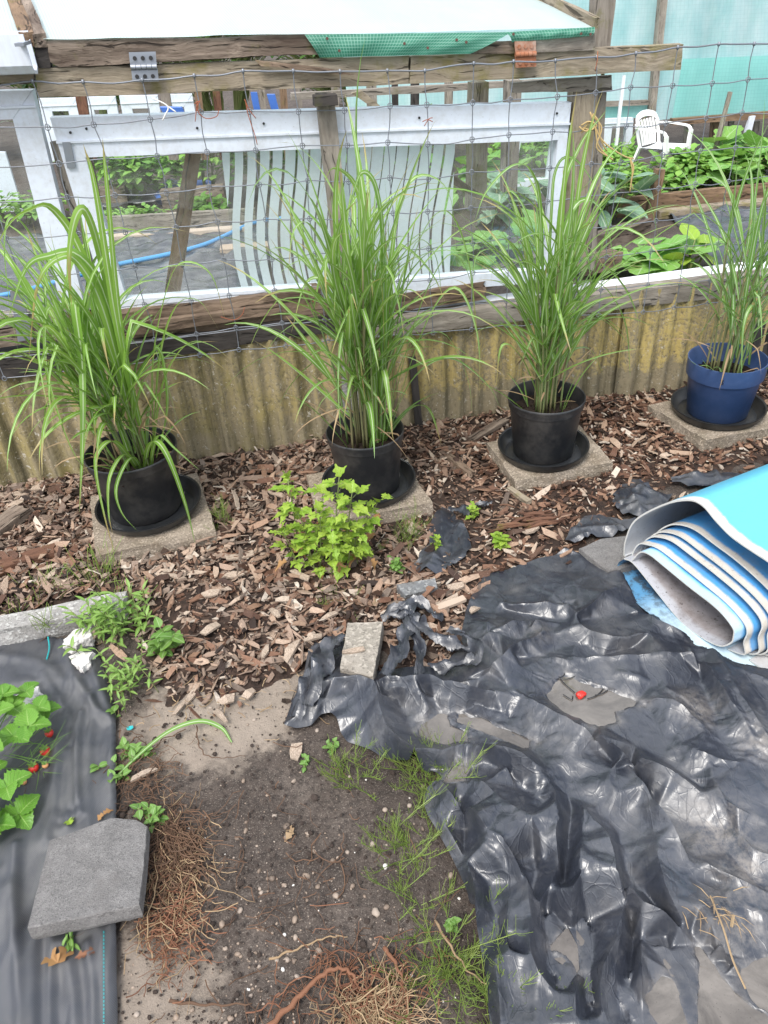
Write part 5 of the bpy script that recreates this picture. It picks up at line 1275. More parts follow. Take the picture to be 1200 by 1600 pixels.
# torn scraps of the same film lying in the mulch
def scrap(name, label, poly, hgt, seed, ctr):
    P = [G(x, y, .03)[:2] for x, y in poly]; r3 = random.Random(seed + 50); PP = []
    for k in range(len(P)):
        for f in (0, .35, .7): PP.append(P[k] + (P[(k + 1) % len(P)] - P[k]) * f + np.array([r3.gauss(0, .0055), r3.gauss(0, .0055)]))
    P = PP; a = np.array(P); c3 = [G(x, y, z)[:2] for x, y, z in ctr]
    def hf(Q, d):
        h = .032 + .08 * np.minimum(d, .03)
        dd, _ = polydist(Q, c3, False); h = h + .7 * hgt * np.maximum(0, 1 - dd / .035)
        r2 = random.Random(seed); c0 = a.mean(0); sp = np.linalg.norm(a - c0, axis=1).max()
        for k in range(14):
            th = r2.uniform(0, 6.3); p = c0 + np.array([r2.uniform(-.7, .7), r2.uniform(-.7, .7)]) * sp * .8; v = np.array([math.cos(th), math.sin(th)]) * sp * r2.uniform(.3, .9)
            dd, _q, tt = segdist(Q, p - v, p + v); h = h + r2.choice((1, 1, -.7)) * r2.uniform(.005, .012) * np.maximum(0, 1 - dd / r2.uniform(.01, .028)) * np.sin(PI * np.clip(tt, .05, .95))
        return np.maximum(h - .008, .018)
    o = heightmesh(name, (a[:, 0].min(), a[:, 1].min(), a[:, 0].max(), a[:, 1].max()), .005, P, hf, X['plastic']); o.data.set_sharp_from_angle(angle=math.radians(22))
    return tag(o, label, 'plastic scrap')
o = scrap('plastic_scrap', 'pointed torn black plastic scrap lying in the mulch behind the grey brick', [(640, 892), (655, 865), (670, 845), (672, 820), (690, 790), (705, 792), (722, 815), (738, 848), (728, 870), (705, 884), (690, 893), (664, 894), (645, 900)], .03, 3, [(690, 795, .05), (690, 850, .05), (665, 885, .05)])
strip([(700, 797, .05), (720, 800, .045), (745, 793, .04), (768, 788, .035)], .03, 11, o)
scrap('plastic_scrap', 'torn black plastic scrap with chips on it beside the slab corner', [(880, 842), (890, 825), (915, 803), (940, 800), (970, 812), (995, 805), (985, 828), (950, 838), (920, 840), (895, 848)], .018, 7, [(900, 825, .04), (960, 822, .04)])
scrap('plastic_scrap', 'crumpled black plastic scrap touching the back of the blue mat', [(958, 770), (970, 755), (985, 744), (1005, 750), (1020, 762), (1050, 770), (1040, 790), (1000, 805), (975, 800), (962, 788)], .025, 8, [(980, 760, .05), (1000, 790, .05)])
scrap('plastic_scrap', 'flat grey plastic scrap partly buried in mulch above the blue mat', [(1050, 748), (1080, 737), (1120, 735), (1160, 738), (1150, 752), (1110, 760), (1075, 757)], .01, 9, [(1060, 747, .04), (1140, 742, .04)])
# puddles
def grow(P, d):
    c = sum(P) / len(P); out = []
    for p in P:
        v = p - c; L = np.linalg.norm(v); out.append(c + v * (L + d) / L)
    return out
for k, pl in enumerate(pud):
    ctr = np.mean(np.array(pl, float), 0); P = [G(*p, ZW + .0005 * k) for p in pl]; P = grow(P, .02)
    b = MB(); b.add(P, [list(range(len(P)))]); struct(mesh_obj('puddle_water', b, X['water']))
# what floats and lies on the sheet
p = G(907, 1085, ZW + .004); b = MB(); blob(b, p, .0125, (1.1, .9, .75), 4, 2); tag(mesh_obj('fallen_berry', b, X['berry_pale'] if False else X['berry'], M=at(p), smooth=True), 'single red berry floating in the puddle', 'berry')
b = MB()
for pts in [[(868, 1050), (880, 1066), (898, 1082)], [(868, 1054), (876, 1049), (882, 1054), (870, 1062)], [(880, 1085), (893, 1093), (895, 1088)], [(918, 1092), (933, 1086), (943, 1076)], [(872, 1060), (885, 1061), (898, 1057)], [(930, 1086), (940, 1084), (950, 1078)]]:
    b.tube(smooth_path([G(x, y, ZW + .003) for x, y in pts], 5), .0016, 4)
tag(mesh_obj('dead_stalk', b, X['black_plain'], M=at(G(890, 1075))), 'thin dark dead stalks in the puddle beside the berry', 'stalk')
b = MB(); rr = random.Random(6)
for k in range(26):
    px, py = rr.gauss(1125, 22), rr.gauss(1428, 14); z = sheet_h(np.array([G(px, py)[:2]]))[0] + .012
    a = rr.uniform(0, 6.3); q = G(px, py, z); ribbon(b, [q, q + dirv(a, .2) * .02, q + dirv(a, -.1) * .04], .0022)
hz = lambda x, y: G(x, y, sheet_h(np.array([G(x, y, .03)[:2]]))[0] + .014)
b.tube(smooth_path([hz(1110, 1400), hz(1130, 1450), hz(1145, 1500), hz(1165, 1545)], 4), .0018, 4); b.tube(smooth_path([hz(1146, 1430), hz(1143, 1448)], 3), .0028, 4)
tag(mesh_obj('dry_straw', b, X['drystraw'], M=at(G(1125, 1428))), 'dry straw stalk and tangle lying on the black sheet', 'straw')

# ------------------------------------------------------------------ roots and dry thatch on the soil
def thatch(name, label, cx, cy, sx, sy, n, mat, seed, L=(.02, .09), ang=None, r=.0009):
    rr = random.Random(seed); b = MB()
    for k in range(n):
        p = G(rr.gauss(cx, sx), rr.gauss(cy, sy), .004 + rr.random() * .014); a = rr.uniform(0, 6.3) if ang is None else rr.gauss(ang, .6)
        ln = rr.uniform(*L); path = [p]; d = a
        for i in range(5): d += rr.gauss(0, .45); path.append(path[-1] + np.array([math.cos(d), math.sin(d), rr.gauss(0, .15)]) * ln / 5)
        for q in path: q[2] = max(q[2], .003)
        b.tube(path, r * rr.uniform(.6, 1.6), 3, cap=False)
    o = mesh_obj(name, b, X[mat], M=at(G(cx, cy))); tag(o, label, 'dry roots'); return o
struct(thatch('dead_root_mat', 'dense brown mat of dead fibrous roots beside the tilted slab', 272, 1310, 20, 32, 280, 'root', 1, (.03, .11), -1.4), 'stuff')
struct(thatch('dead_root_mat', 'reddish brown dead root litter below the tilted slab', 272, 1450, 26, 40, 260, 'rootred', 2, (.015, .06)), 'stuff')
struct(thatch('dead_root_mat', 'thin brown root litter along the edge of the woven fabric', 225, 1215, 22, 34, 160, 'root', 3, (.02, .07)), 'stuff')
struct(thatch('dry_grass_mat', 'pale dry grass mat at the bottom of the soil strip', 585, 1585, 34, 20, 260, 'drystraw', 4, (.03, .1), r=.0007), 'stuff')
struct(thatch('dead_root_mat', 'dark root litter around the red roots', 560, 1540, 60, 40, 200, 'rootred', 5, (.02, .08)), 'stuff')
struct(thatch('twig_litter', 'scattered thin dark twigs on the bare soil', 430, 1380, 130, 150, 130, 'root', 6, (.02, .09)), 'stuff')
struct(thatch('twig_litter', 'scattered bits of straw at the foot of the mulch', 330, 1070, 90, 40, 90, 'drystraw', 7, (.02, .05)), 'stuff')
def root_(label, pts, r, mat='rootred', name='dead_root'):
    b = MB(); P = smooth_path([G(*p) for p in pts], 7); n = len(P)
    P = [p + np.array([.002 * math.sin(i * 1.3), .002 * math.cos(i * 1.7), 0]) for i, p in enumerate(P)]
    b.tube(P, [r * (1 - .6 * i / (n - 1)) * (1 + .12 * math.sin(i * 2.1)) for i in range(n)], 6); return tag(mesh_obj(name, b, X[mat], M=at(P[0]), smooth=True), label, 'root')
root_('thick red brown root curving out of the soil by the frame bottom', [(418, 1606, .012), (460, 1565, .014), (495, 1530, .016), (525, 1513, .018), (548, 1520, .014), (560, 1545, .008)], .0062)
root_('reddish root running down beside the horsetail mat', [(600, 1482, .012), (618, 1505, .014), (632, 1545, .014), (642, 1610, .012)], .0045)
root_('dark thin wiry root lying in an arc on the soil', [(307, 1135, .01), (310, 1160, .012), (322, 1180, .012), (350, 1184, .01), (385, 1180, .006)], .0018, 'root')
root_('long pale twig pointing at the red root', [(420, 1500, .008), (470, 1480, .01), (510, 1465, .012), (542, 1463, .01)], .0026, 'drystraw')
root_('straight thin dry stalk below the tilted slab', [(238, 1500, .01), (230, 1440, .02), (245, 1380, .02), (240, 1330, .015)], .0018, 'drystraw')
root_('thin straw stalk lying over the root mat', [(265, 1360, .015), (320, 1380, .01), (400, 1410, .006)], .0014, 'drystraw')
root_('dry stem lying through the horsetail mat', [(680, 1440, .01), (705, 1480, .02), (735, 1520, .015), (780, 1550, .03)], .003, 'drystraw')
root_('dark stained root at the frame bottom', [(265, 1565, .008), (330, 1570, .01), (395, 1568, .008)], .0035, 'root')

thatch_over = thatch('dry_grass_mat', 'loose straw strands over the dead root mat', 275, 1370, 26, 70, 170, 'drystraw', 8, (.03, .1), -1.3, .0007); struct(thatch_over, 'stuff')
rr = random.Random(44)
for (px, py, L, mt, l) in [(90, 1505, .045, 'drybrown', 'pale curled dead leaf on the fabric below the tilted slab'), (135, 1492, .022, 'rootred', 'small orange dead leaf beside the curled dead leaf'), (111, 1288, .026, 'lime', 'small yellowing leaf on the fabric above the tilted slab'), (162, 1272, .02, 'drybrown', 'brown leaf scrap by the fabric edge above the slab'), (458, 1300, .024, 'drystraw', 'pale grey leaf scrap on the bare soil')]:
    b = MB(); q = G(px, py, .024 if px < 185 else .006)
    for k in range(2): leaf(b, q, dirv(rr.uniform(0, 6.3), rr.uniform(0, .3)), L, 'lobed', fold=.5, curl=.6, rr=rr)
    tag(mesh_obj('dead_leaf', b, X[mt], M=at(q)), l, 'leaf')

# ------------------------------------------------------------------ the blue rolled mat
e0 = G(985, 905, .0); ax0 = G(1040, 783, .2) - G(1200, 722, .2); ax0[2] = 0; AX = -ax0 / np.linalg.norm(ax0)     # runs away to the right
WX = np.array([AX[1], -AX[0], 0.0]);                                                        # across the roll
def onend(px, py, e):
    """point on the plane through the roll's end, e metres along its axis"""
    d = ray(px, py); o_ = e0 + AX * e; t = (o_ - CAM).dot(AX) / d.dot(AX); q = CAM + d * t; return (q - e0).dot(WX), q[2]
def m_layer(name, edge, body, dirt, band, amount):
    """mat face: UV x = metres from the cut edge, y = metres round the roll; a faded strip along the edge"""
    m = Mt(name); c = m.coord(jit=False); uv = m.sep(m.coord('UV'))
    n = m.noise(c, 22, 5, .7)
    f = m.ramp(m.math('ADD', uv[0], m.math('MULTIPLY', m.math('SUBTRACT', n, .5), band * .7)), [(band * .75, 0.0), (band * 1.15, 1.0)])
    col = m.mix(f, edge, body)
    col = m.mix(m.math('MULTIPLY', m.ramp(m.noise(c, 8, 7, .75), [(.48, 0.0), (.72, 1.0)]), amount), col, dirt)
    col = m.mix(m.math('MULTIPLY', m.ramp(m.noise(c, 85, 3, .75), [(.6, 0.0), (.68, 1.0)]), amount), col, tuple(.4 * a for a in dirt))
    return m.out(m.bsdf(col, .42, m.bump(m.noise(c, 160, 3, .6), .2, .002), spec=.45))
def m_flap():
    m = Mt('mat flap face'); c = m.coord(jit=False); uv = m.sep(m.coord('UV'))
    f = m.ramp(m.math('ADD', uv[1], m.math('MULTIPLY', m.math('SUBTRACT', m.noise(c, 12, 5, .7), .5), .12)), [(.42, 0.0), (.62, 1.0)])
    col = m.mix(f, (.5, .63, .7), (.1, .27, .46))  # dirty blue towards the tip, with the cavity's shade mixed into the colour
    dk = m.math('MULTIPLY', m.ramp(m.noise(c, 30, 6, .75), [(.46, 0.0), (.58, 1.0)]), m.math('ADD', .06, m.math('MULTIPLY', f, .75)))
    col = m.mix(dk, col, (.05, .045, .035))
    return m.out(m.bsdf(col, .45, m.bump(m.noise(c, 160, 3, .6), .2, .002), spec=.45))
ML = [m_layer('mat outer face', (.66, .69, .72), (.1, .42, .59), (.1, .4, .56), .026, .2),
      m_layer('mat inner face', (.5, .52, .55), (.52, .53, .55), (.3, .26, .23), .01, .45),
      m_layer('mat tan edged face', (.58, .55, .5), (.07, .3, .62), (.34, .3, .25), .02, .35),
      m_layer('mat pale blue face', (.42, .62, .8), (.12, .42, .78), (.3, .38, .45), .03, .25),
      m_layer('mat core face', (.42, .43, .47), (.33, .31, .32), (.14, .11, .1), .03, .9),
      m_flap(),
      m_layer('mat cut edge', (.55, .55, .53), (.55, .55, .53), (.4, .35, .3), .01, .3),
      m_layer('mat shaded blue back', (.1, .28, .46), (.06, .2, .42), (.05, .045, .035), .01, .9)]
ROLL = MB()
def layer(wz, e, mo, mi_, length=1.3, th=.004, slope=0.0, ne=14):
    """extrude a cross-section curve (across, up) along the axis from e"""
    P = np.array(smooth_path([np.array(p, float) for p in wz], 7)); n = len(P)
    T = np.gradient(P, axis=0); T /= np.linalg.norm(T, axis=1)[:, None] + 1e-9; N = np.c_[-T[:, 1], T[:, 0]]
    sl = np.r_[0, np.cumsum(np.linalg.norm(np.diff(P, axis=0), axis=1))]
    es = np.r_[0, .004, np.geomspace(.012, length, ne)]
    for side, mi in ((0, mo), (1, mi_)):
        Q = P - N * th * side; V = []
        for ee in es:
            sag = slope * ee
            for i in range(n):
                w = Q[i]; V.append(e0 + WX * w[0] + UP * (max(w[1] + sag * max(0, w[1]) , .006 - .002 * side)) + AX * (e + ee))
        Fc = []; UVs = []
        for j in range(len(es) - 1):
            for i in range(n - 1):
                q = (j * n + i, j * n + i + 1, (j + 1) * n + i + 1, (j + 1) * n + i); Fc.append(q); UVs.append([(es[k // n], sl[k % n]) for k in q])
        ROLL.add(V, Fc, UVs, mi)
    V = []
    for i in range(n):
        for Q in (P[i], P[i] - N[i] * th): V.append(e0 + WX * Q[0] + UP * max(Q[1], .004) + AX * e)
    ROLL.add(V, [(2 * i, 2 * i + 2, 2 * i + 3, 2 * i + 1) for i in range(n - 1)], None, 6)
E_ = lambda pts, e: [onend(x, y, e) for x, y in pts]
def closing(c):
    wr, zr = c[-1]
    return [(wr + .012, zr * .6), (wr - .006, max(.03, zr * .3)), (wr - .04, .016)]
core = E_([(987, 875), (1000, 862), (1015, 866), (1033, 880), (1073, 913), (1120, 950), (1145, 980), (1147, 995), (1142, 1006), (1123, 1010), (1090, 993), (1060, 968), (1025, 925), (990, 882), (975, 874)], -.02)
layer(core, -.02, 3, 4)
lay_a = E_([(985, 862), (992, 854), (1002, 856), (1018, 862), (1045, 882), (1085, 914), (1125, 947), (1150, 975), (1157, 993), (1152, 1008)], 0.0)
lay_b = E_([(1026, 834), (1040, 821), (1060, 814), (1090, 821), (1125, 846), (1160, 872), (1200, 908), (1228, 940), (1237, 962), (1230, 985)], .075)
for f, e in ((.16, .01), (.42, .036), (.6, .05), (.9, .068)):
    c = [tuple(np.array(p) * (1 - f) + np.array(q) * f) for p, q in zip(lay_a, lay_b)]
    layer([(c[0][0] - .01, c[0][1] - .05)] + c + closing(c), e, 2, 1)
outer = E_([(974, 866), (977, 842), (992, 812), (1035, 788), (1073, 780), (1097, 788), (1120, 814), (1144, 838), (1177, 861), (1200, 876)], .03)
outer = [(outer[0][0] + .01, .03)] + outer + [(.49, .325), (.56, .24), (.57, .12), (.52, .03), (.42, .012)]
layer(outer, .03, 0, 1, 1.4, .005)
# flap lying out on the ground, folded up at the tip
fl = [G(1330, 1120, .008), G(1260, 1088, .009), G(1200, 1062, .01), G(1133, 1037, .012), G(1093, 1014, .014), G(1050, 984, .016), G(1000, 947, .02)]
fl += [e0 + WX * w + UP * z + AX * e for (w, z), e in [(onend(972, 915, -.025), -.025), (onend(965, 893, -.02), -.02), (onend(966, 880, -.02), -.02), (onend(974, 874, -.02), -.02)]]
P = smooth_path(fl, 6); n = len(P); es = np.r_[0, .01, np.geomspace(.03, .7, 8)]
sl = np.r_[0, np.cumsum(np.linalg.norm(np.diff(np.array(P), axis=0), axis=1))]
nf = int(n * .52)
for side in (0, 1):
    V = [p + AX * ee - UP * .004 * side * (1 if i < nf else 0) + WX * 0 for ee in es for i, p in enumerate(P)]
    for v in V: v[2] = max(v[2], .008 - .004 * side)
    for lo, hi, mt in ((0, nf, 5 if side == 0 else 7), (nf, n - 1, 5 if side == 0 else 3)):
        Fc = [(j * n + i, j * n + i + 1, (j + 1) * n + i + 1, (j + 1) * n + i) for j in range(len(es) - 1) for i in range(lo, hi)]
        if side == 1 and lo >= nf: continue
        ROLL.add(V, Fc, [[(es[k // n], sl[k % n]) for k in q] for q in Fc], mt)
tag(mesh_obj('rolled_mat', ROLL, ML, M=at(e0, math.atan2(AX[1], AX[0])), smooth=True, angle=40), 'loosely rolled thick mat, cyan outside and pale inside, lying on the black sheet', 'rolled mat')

# ------------------------------------------------------------------ corrugated base wall
ZT = .475
def corr_panel(u0, u1, off, label, seed, ztop=ZT, lean=0.0):
    pitch = .073; nu = int((u1 - u0) / pitch * 14); nz = 24; rows = []
    us = np.linspace(u0, u1, nu); zs = np.linspace(-.03, ztop, nz)
    def surf(o): 
        V = []
        for z in zs:
            for u in us:
                zz = z + (.004 * math.sin(u * 31 + seed) if z == zs[-1] else 0)
                V.append(WP(u + lean * z, zz, off + o + .0105 * math.sin(2 * PI * u / pitch)))
        V = np.array(V); return V + WN * (.0016 * fbm(V, 50, seed, 3))[:, None]
    b = MB(); A = surf(.003); B = surf(-.003)
    b.grid(A, nu, nz); b.grid(B, nu, nz)
    b.add(np.concatenate([A[-nu:], B[-nu:]]), [(i, i + 1, nu + i + 1, nu + i) for i in range(nu - 1)])
    for col in (0, nu - 1): b.add(np.concatenate([A[col::nu], B[col::nu]]), [(i, i + 1, nz + i + 1, nz + i) for i in range(nz - 1)])
    o = mesh_obj('corrugated_wall', b, X['corr'], M=WALLM, smooth=True, angle=50); return tag(o, label, 'wall panel', 'corrugated sheets of the base wall')
uw = lambda x, y, off=0.0: float((W(x, y, off) - P0) @ WU)
corr_panel(-.75, uw(538, 600), .012, 'brown green corrugated sheet behind the grass with broad blades', 1)
corr_panel(uw(556, 600, -.02), uw(972, 540, -.02), -.016, 'corrugated sheet between the grey concrete post and the yellow sheet', 2)
corr_panel(uw(966, 540, .0), 4.6, .008, 'ochre yellow corrugated sheet behind the blue pot', 3)

def wboard(px4, off, thick, mat, name='board', parent=None, rough=.0025, seed=0, ends=0.0, seg=None):
    """board whose front face shows at four photo points (p0-p1 the long edge) on the plane off metres before the wall"""
    q = [W(x, y, off) for x, y in px4]; d = WN * thick
    b = MB(); b.box8(q + [p - d for p in q], rough=rough, seed=seed, ends=ends, seg=seg)
    return mesh_obj(name, b, mat, parent, M=frame(q[0], q[1] - q[0], WN))
def wb(px4, off, thick, mat, name, label, cat, group=None, **k):
    return tag(wboard(px4, off, thick, X[mat], name, **k), label, cat, group)
# posts
wb([(536, 690), (531, 445), (556, 443), (562, 690)], .012, .05, 'post_conc', 'concrete_post', 'slim grey concrete post in the corrugated wall behind the middle pot', 'post', rough=.0015, seed=3)
wb([(495, 148), (531, 466), (556, 462), (521, 146)], .045, .05, 'wood_grey', 'fence_post', 'grey wooden post with nail holes before the striped glass', 'post', seed=4, ends=.004)
b = MB(); q = W(507, 156, .06); b.box(q, WU * .035, -WN * .04, UP * .013, rough=.004, seed=2); tag(mesh_obj('post_cap', b, X['wood_dark'], M=frame(q, WU)), 'mossy dark block capping the grey post before the striped glass', 'post cap')
wb([(900, 128), (884, 420), (917, 424), (936, 126)], -.02, .07, 'wood_rail', 'fence_post', 'thick brown post at the greenhouse corner tied with rope', 'post', seed=5)
wb([(934, 124), (914, 420), (930, 424), (948, 122)], -.05, .06, 'wood_grey', 'fence_post', 'thin grey post just behind the thick corner post', 'post', seed=6)
wb([(935, -60), (925, 80), (953, 78), (970, -60)], -.06, .05, 'wood_grey', 'tall_post', 'tall grey post rising above the rail at the greenhouse corner', 'post', seed=7)
wb([(652, 690), (640, 560), (650, 558), (664, 690)], .02, .02, 'wood_dark', 'thin_stake', 'thin dark stake against the corrugated wall behind the middle grass', 'stake', seed=8)
wb([(292, 225), (255, 466), (280, 468), (316, 222)], -.2, .04, 'wood_brown', 'leaning_post', 'leaning brown post behind the clear left pane', 'post', seed=9, ends=.004)
wb([(1178, 640), (1176, 505), (1215, 500), (1222, 640)], .02, .04, 'wood_dark', 'dark_stake', 'dark stake against the wall behind the blue pot', 'stake', seed=10)

# base beams along the wall top
wb([(-90, 566), (372, 514), (372, 543), (-90, 604)], .03, .09, 'wood_dark', 'sill_beam', 'blackened timber beam on top of the corrugated wall', 'beam', seed=11, rough=.003)
wb([(370, 512), (545, 490), (545, 516), (370, 540)], .026, .08, 'wood_dark', 'sill_beam', 'shorter dark beam butting against the grey concrete post', 'beam', seed=12, rough=.003)
wb([(183, 490), (500, 451), (522, 490), (186, 536)], .01, .07, 'wood_rot', 'rotten_beam', 'deeply split rotten brown beam under the striped glass', 'beam', seed=13, rough=.008, ends=.02)
wb([(196, 506), (440, 476), (436, 492), (200, 526)], .035, .02, 'wood_rot', 'rotten_splinter', 'loose brown splinter board nailed on the rotten beam', 'board', seed=33, rough=.006, ends=.04)
wb([(-80, 505), (110, 482), (112, 500), (-80, 524)], .01, .06, 'wood_grey', 'sill_board', 'upper grey board under the leaning white window', 'board', seed=14, rough=.003)
wb([(-80, 528), (100, 506), (102, 528), (-80, 556)], .02, .06, 'wood_rotgrey', 'sill_board', 'lower dark grey board under the leaning white window', 'board', seed=15, rough=.004)
wb([(556, 506), (1290, 417), (1290, 446), (556, 532)], .02, .07, 'wood_grey', 'sill_beam', 'long grey timber beam under the white sill strip', 'beam', seed=16, rough=.0025)
# white sill strip
q = [W(640, 478, -.09), W(1290, 392, -.09), W(1290, 418, -.01), W(636, 504, -.01)]
b = MB(); b.box8([q[3], q[2], q[2] - UP * .012, q[3] - UP * .012, q[0], q[1], q[1] - UP * .012, q[0] - UP * .012], seg=(30, 2, 4), rough=.001, seed=3)
tag(mesh_obj('window_sill', b, X['white_sill'], M=frame(q[3], q[2] - q[3])), 'long white plastic sill strip on the grey beam', 'sill')
wb([(560, 470), (760, 440), (762, 466), (560, 500)], -.02, .05, 'wood_rot', 'rotten_beam', 'rotten beam stub behind the middle grass', 'beam', seed=17, rough=.008, ends=.03)
# rotten board lying from the sill back into the bed
p0, p1 = G(690, 462, .5), G(1016, 345, .35)
tag(beam('rotten_board', W(690, 458, -.08), W(1012, 352, -.42), .05, .07, X['wood_rotgrey'], seed=18, rough=.007, ends=.03), 'grey rotten board sticking out into the squash bed', 'board')
tag(beam('wood_block', W(900, 418, -.1), W(962, 402, -.16), .07, .06, X['wood_rot'], seed=19, rough=.004), 'dark brown timber block end beside the corner post', 'block')

# ------------------------------------------------------------------ windows between sill and rail
def frame_window(name, label, corners, fw, off, thick, glassmat, group=None, widths=None, uvpane=False):
    """window from its four outer photo corners tl,tr,br,bl; fw = frame width in metres (top, right, bottom, left)"""
    q = [W(x, y, off) for x, y in corners]; t = thing(name, label, 'window', q[3], YAW, group)
    C2 = [np.array([(p - P0) @ WU, p[2]]) for p in q]
    def inset(f):
        tl, tr, br, bl = C2; top, right, bot, left = f
        ex = (tr - tl) / np.linalg.norm(tr - tl); exb = (br - bl) / np.linalg.norm(br - bl); ey = (bl - tl) / np.linalg.norm(bl - tl); eyr = (br - tr) / np.linalg.norm(br - tr)
        return [tl + ex * left + ey * top, tr - ex * right + eyr * top, br - exb * right - eyr * bot, bl + exb * left - ey * bot]
    I = inset(fw)
    def bar(a, b_, c, d, nm, o=0.0, th=thick):
        pts = [WP(p[0], p[1], off + o) for p in (a, b_, c, d)]
        mb = MB(); mb.box8(pts + [p - WN * th for p in pts], seg=(12, 2, 2), rough=.0006, seed=len(nm))
        return mesh_obj(nm, mb, X['white_frame'], t, M=frame(pts[0], pts[1] - pts[0], WN))
    tl, tr, br, bl = C2; a, b_, c, d = I
    bar(tl, tr, b_, a, 'top_rail', .002); bar(bl, br, c, d, 'bottom_rail', .002)
    bar(tl, bl, d, a, 'stile'); bar(tr, br, c, b_, 'stile')
    # raised lip along the rails
    e1 = MB()
    for (p, r, s) in ((tl, tr, .35), ):
        pa, pb = p + (a - p) * .55 * np.array([0, 1]), r + (b_ - r) * .55 * np.array([0, 1]); w_ = np.array([0, .006])
        pts = [WP(*(x), off + .009) for x in (pa, pb, pb - w_, pa - w_)]; e1.box8(pts + [x - WN * .01 for x in pts], seg=(8, 1, 1))
    mesh_obj('rail_lip', e1, X['white_frame'], t)
    if glassmat:
        V = [WP(p[0], p[1], off - thick * .55) for p in I]; mb = MB()
        mb.add(V, [(0, 1, 2, 3)], [[(0, .5), (np.linalg.norm(I[1] - I[0]), .5), (np.linalg.norm(I[1] - I[0]), 0), (0, 0)]]); mesh_obj('glass_pane', mb, X[glassmat], t)
    return t, C2, I
w1, _, _ = frame_window('window', 'long white framed window with a stripe patterned panel leaning under the rail', [(78, 184), (893, 160), (862, 440), (172, 492)], (.115, .035, .05, .07), -.03, .05, 'glass')
# striped frosted panel standing behind the clear pane
q = [W(344, 222, -.09), W(712, 207, -.09), W(702, 440, -.09), W(372, 462, -.09)]
b = MB(); b.grid([q[3] + (q[2] - q[3]) * i / 20 + (q[0] - q[3] + (q[1] - q[0] - q[2] + q[3]) * i / 20) * j / 10 for j in range(11) for i in range(21)], 21, 11)
Lx, Ly = np.linalg.norm(q[1] - q[0]), np.linalg.norm(q[0] - q[3])
b.uv = [[(u * Lx, v * Ly) for u, v in f] for f in b.uv]
tag(mesh_obj('striped_panel', b, X['frost'], M=frame(q[3], q[2] - q[3])), 'frosted glass panel with wavy vertical clear stripes', 'glass panel')
b = MB()
for (x, y, f_) in [(110, 207, 0), (135, 201, 0), (308, 200, 0), (655, 184, 0), (412, 193, 0), (870, 177, 0)]:
    p = W(x, y, -.026); b.tube([p, p + WN * .003], .004, 8)
mesh_obj('screw', b, X['black_plain'], w1)
b = MB(); q4 = [W(97, 222, -.02), W(110, 222, -.02), W(118, 262, -.02), W(105, 263, -.02)]; b.box8(q4 + [p - WN * .012 for p in q4], seg=(3, 3, 1)); mesh_obj('latch_plate', b, X['grey_metal'], w1)
# white window leaning at the far end
w2, _, _ = frame_window('window', 'white framed window with clear glass leaning at the gutter end', [(-240, 150), (50, 141), (142, 520), (-200, 545)], (.075, .075, .055, .06), -.015, .05, 'glass')
wb([(77, 222), (152, 478), (163, 476), (90, 220)], -.055, .02, 'wood_grey', 'thin_batten', 'thin grey batten between the two white windows', 'batten', seed=20)
wb([(131, 232), (172, 440), (180, 438), (140, 230)], -.1, .03, 'wood_brown', 'thin_batten', 'thin brown batten behind the left stile of the long window', 'batten', seed=21)
b = MB(); q4 = [W(15, 455, .03), W(33, 452, .03), W(52, 530, .03), W(28, 534, .03)]; b.box8(q4 + [p - WN * .01 for p in q4], seg=(3, 3, 1)); tag(mesh_obj('metal_bracket', b, X['grey_metal'], M=frame(q4[0], WU)), 'grey metal bracket below the leaning white window', 'bracket')

# ------------------------------------------------------------------ top rails
wb([(56, 107), (640, 88), (638, 132), (60, 153)], .03, .04, 'wood_rail', 'top_rail', 'long weathered rail plank with green algae under the roof edge', 'rail', seed=22, rough=.0025)
wb([(642, 88), (1068, 69), (1063, 109), (640, 132)], .032, .04, 'wood_rail', 'top_rail', 'pale weathered rail plank ending past the corner post', 'rail', seed=23, rough=.0025)
wb([(800, 130), (956, 118), (957, 142), (802, 146)], -.012, .03, 'wood_grey', 'short_rail', 'short grey plank behind the rail at the corner post', 'rail', seed=24)
wb([(-120, 112), (52, 104), (54, 130), (-120, 139)], .02, .04, 'wood_rail', 'top_rail', 'short brown rail plank below the gutter', 'rail', seed=25)
wb([(-120, 98), (50, 90), (52, 103), (-120, 111)], .0, .04, 'wood_dark', 'dark_batten', 'dark batten just below the gutter', 'batten', seed=26)
wb([(68, 64), (508, 54), (512, 84), (80, 106)], .04, .05, 'wood_rotgrey', 'roof_edge_board', 'cracked grey board with a rotten end along the roof edge', 'board', seed=27, rough=.005, ends=.03)
wb([(395, 92), (520, 108), (562, 119), (400, 102)], .055, .012, 'wood_rot', 'splinter', 'long rotten splinter hanging off the cracked roof edge board', 'splinter', seed=28, rough=.004, ends=.05)
wb([(736, 68), (846, 62), (846, 84), (730, 84)], .04, .04, 'wood_rotgrey', 'roof_edge_board', 'rotten stub of board beside the rusty hinge', 'board', seed=29, rough=.006, ends=.05)
wb([(838, 62), (930, 52), (930, 78), (838, 82)], .042, .045, 'wood_grey', 'roof_edge_board', 'sound grey end piece of the roof edge near the tall post', 'board', seed=30, rough=.002)
wb([(52, 68), (74, 66), (78, 106), (56, 106)], .038, .06, 'wood_dark', 'dark_block', 'mossy dark block between gutter and roof edge board', 'block', seed=31)
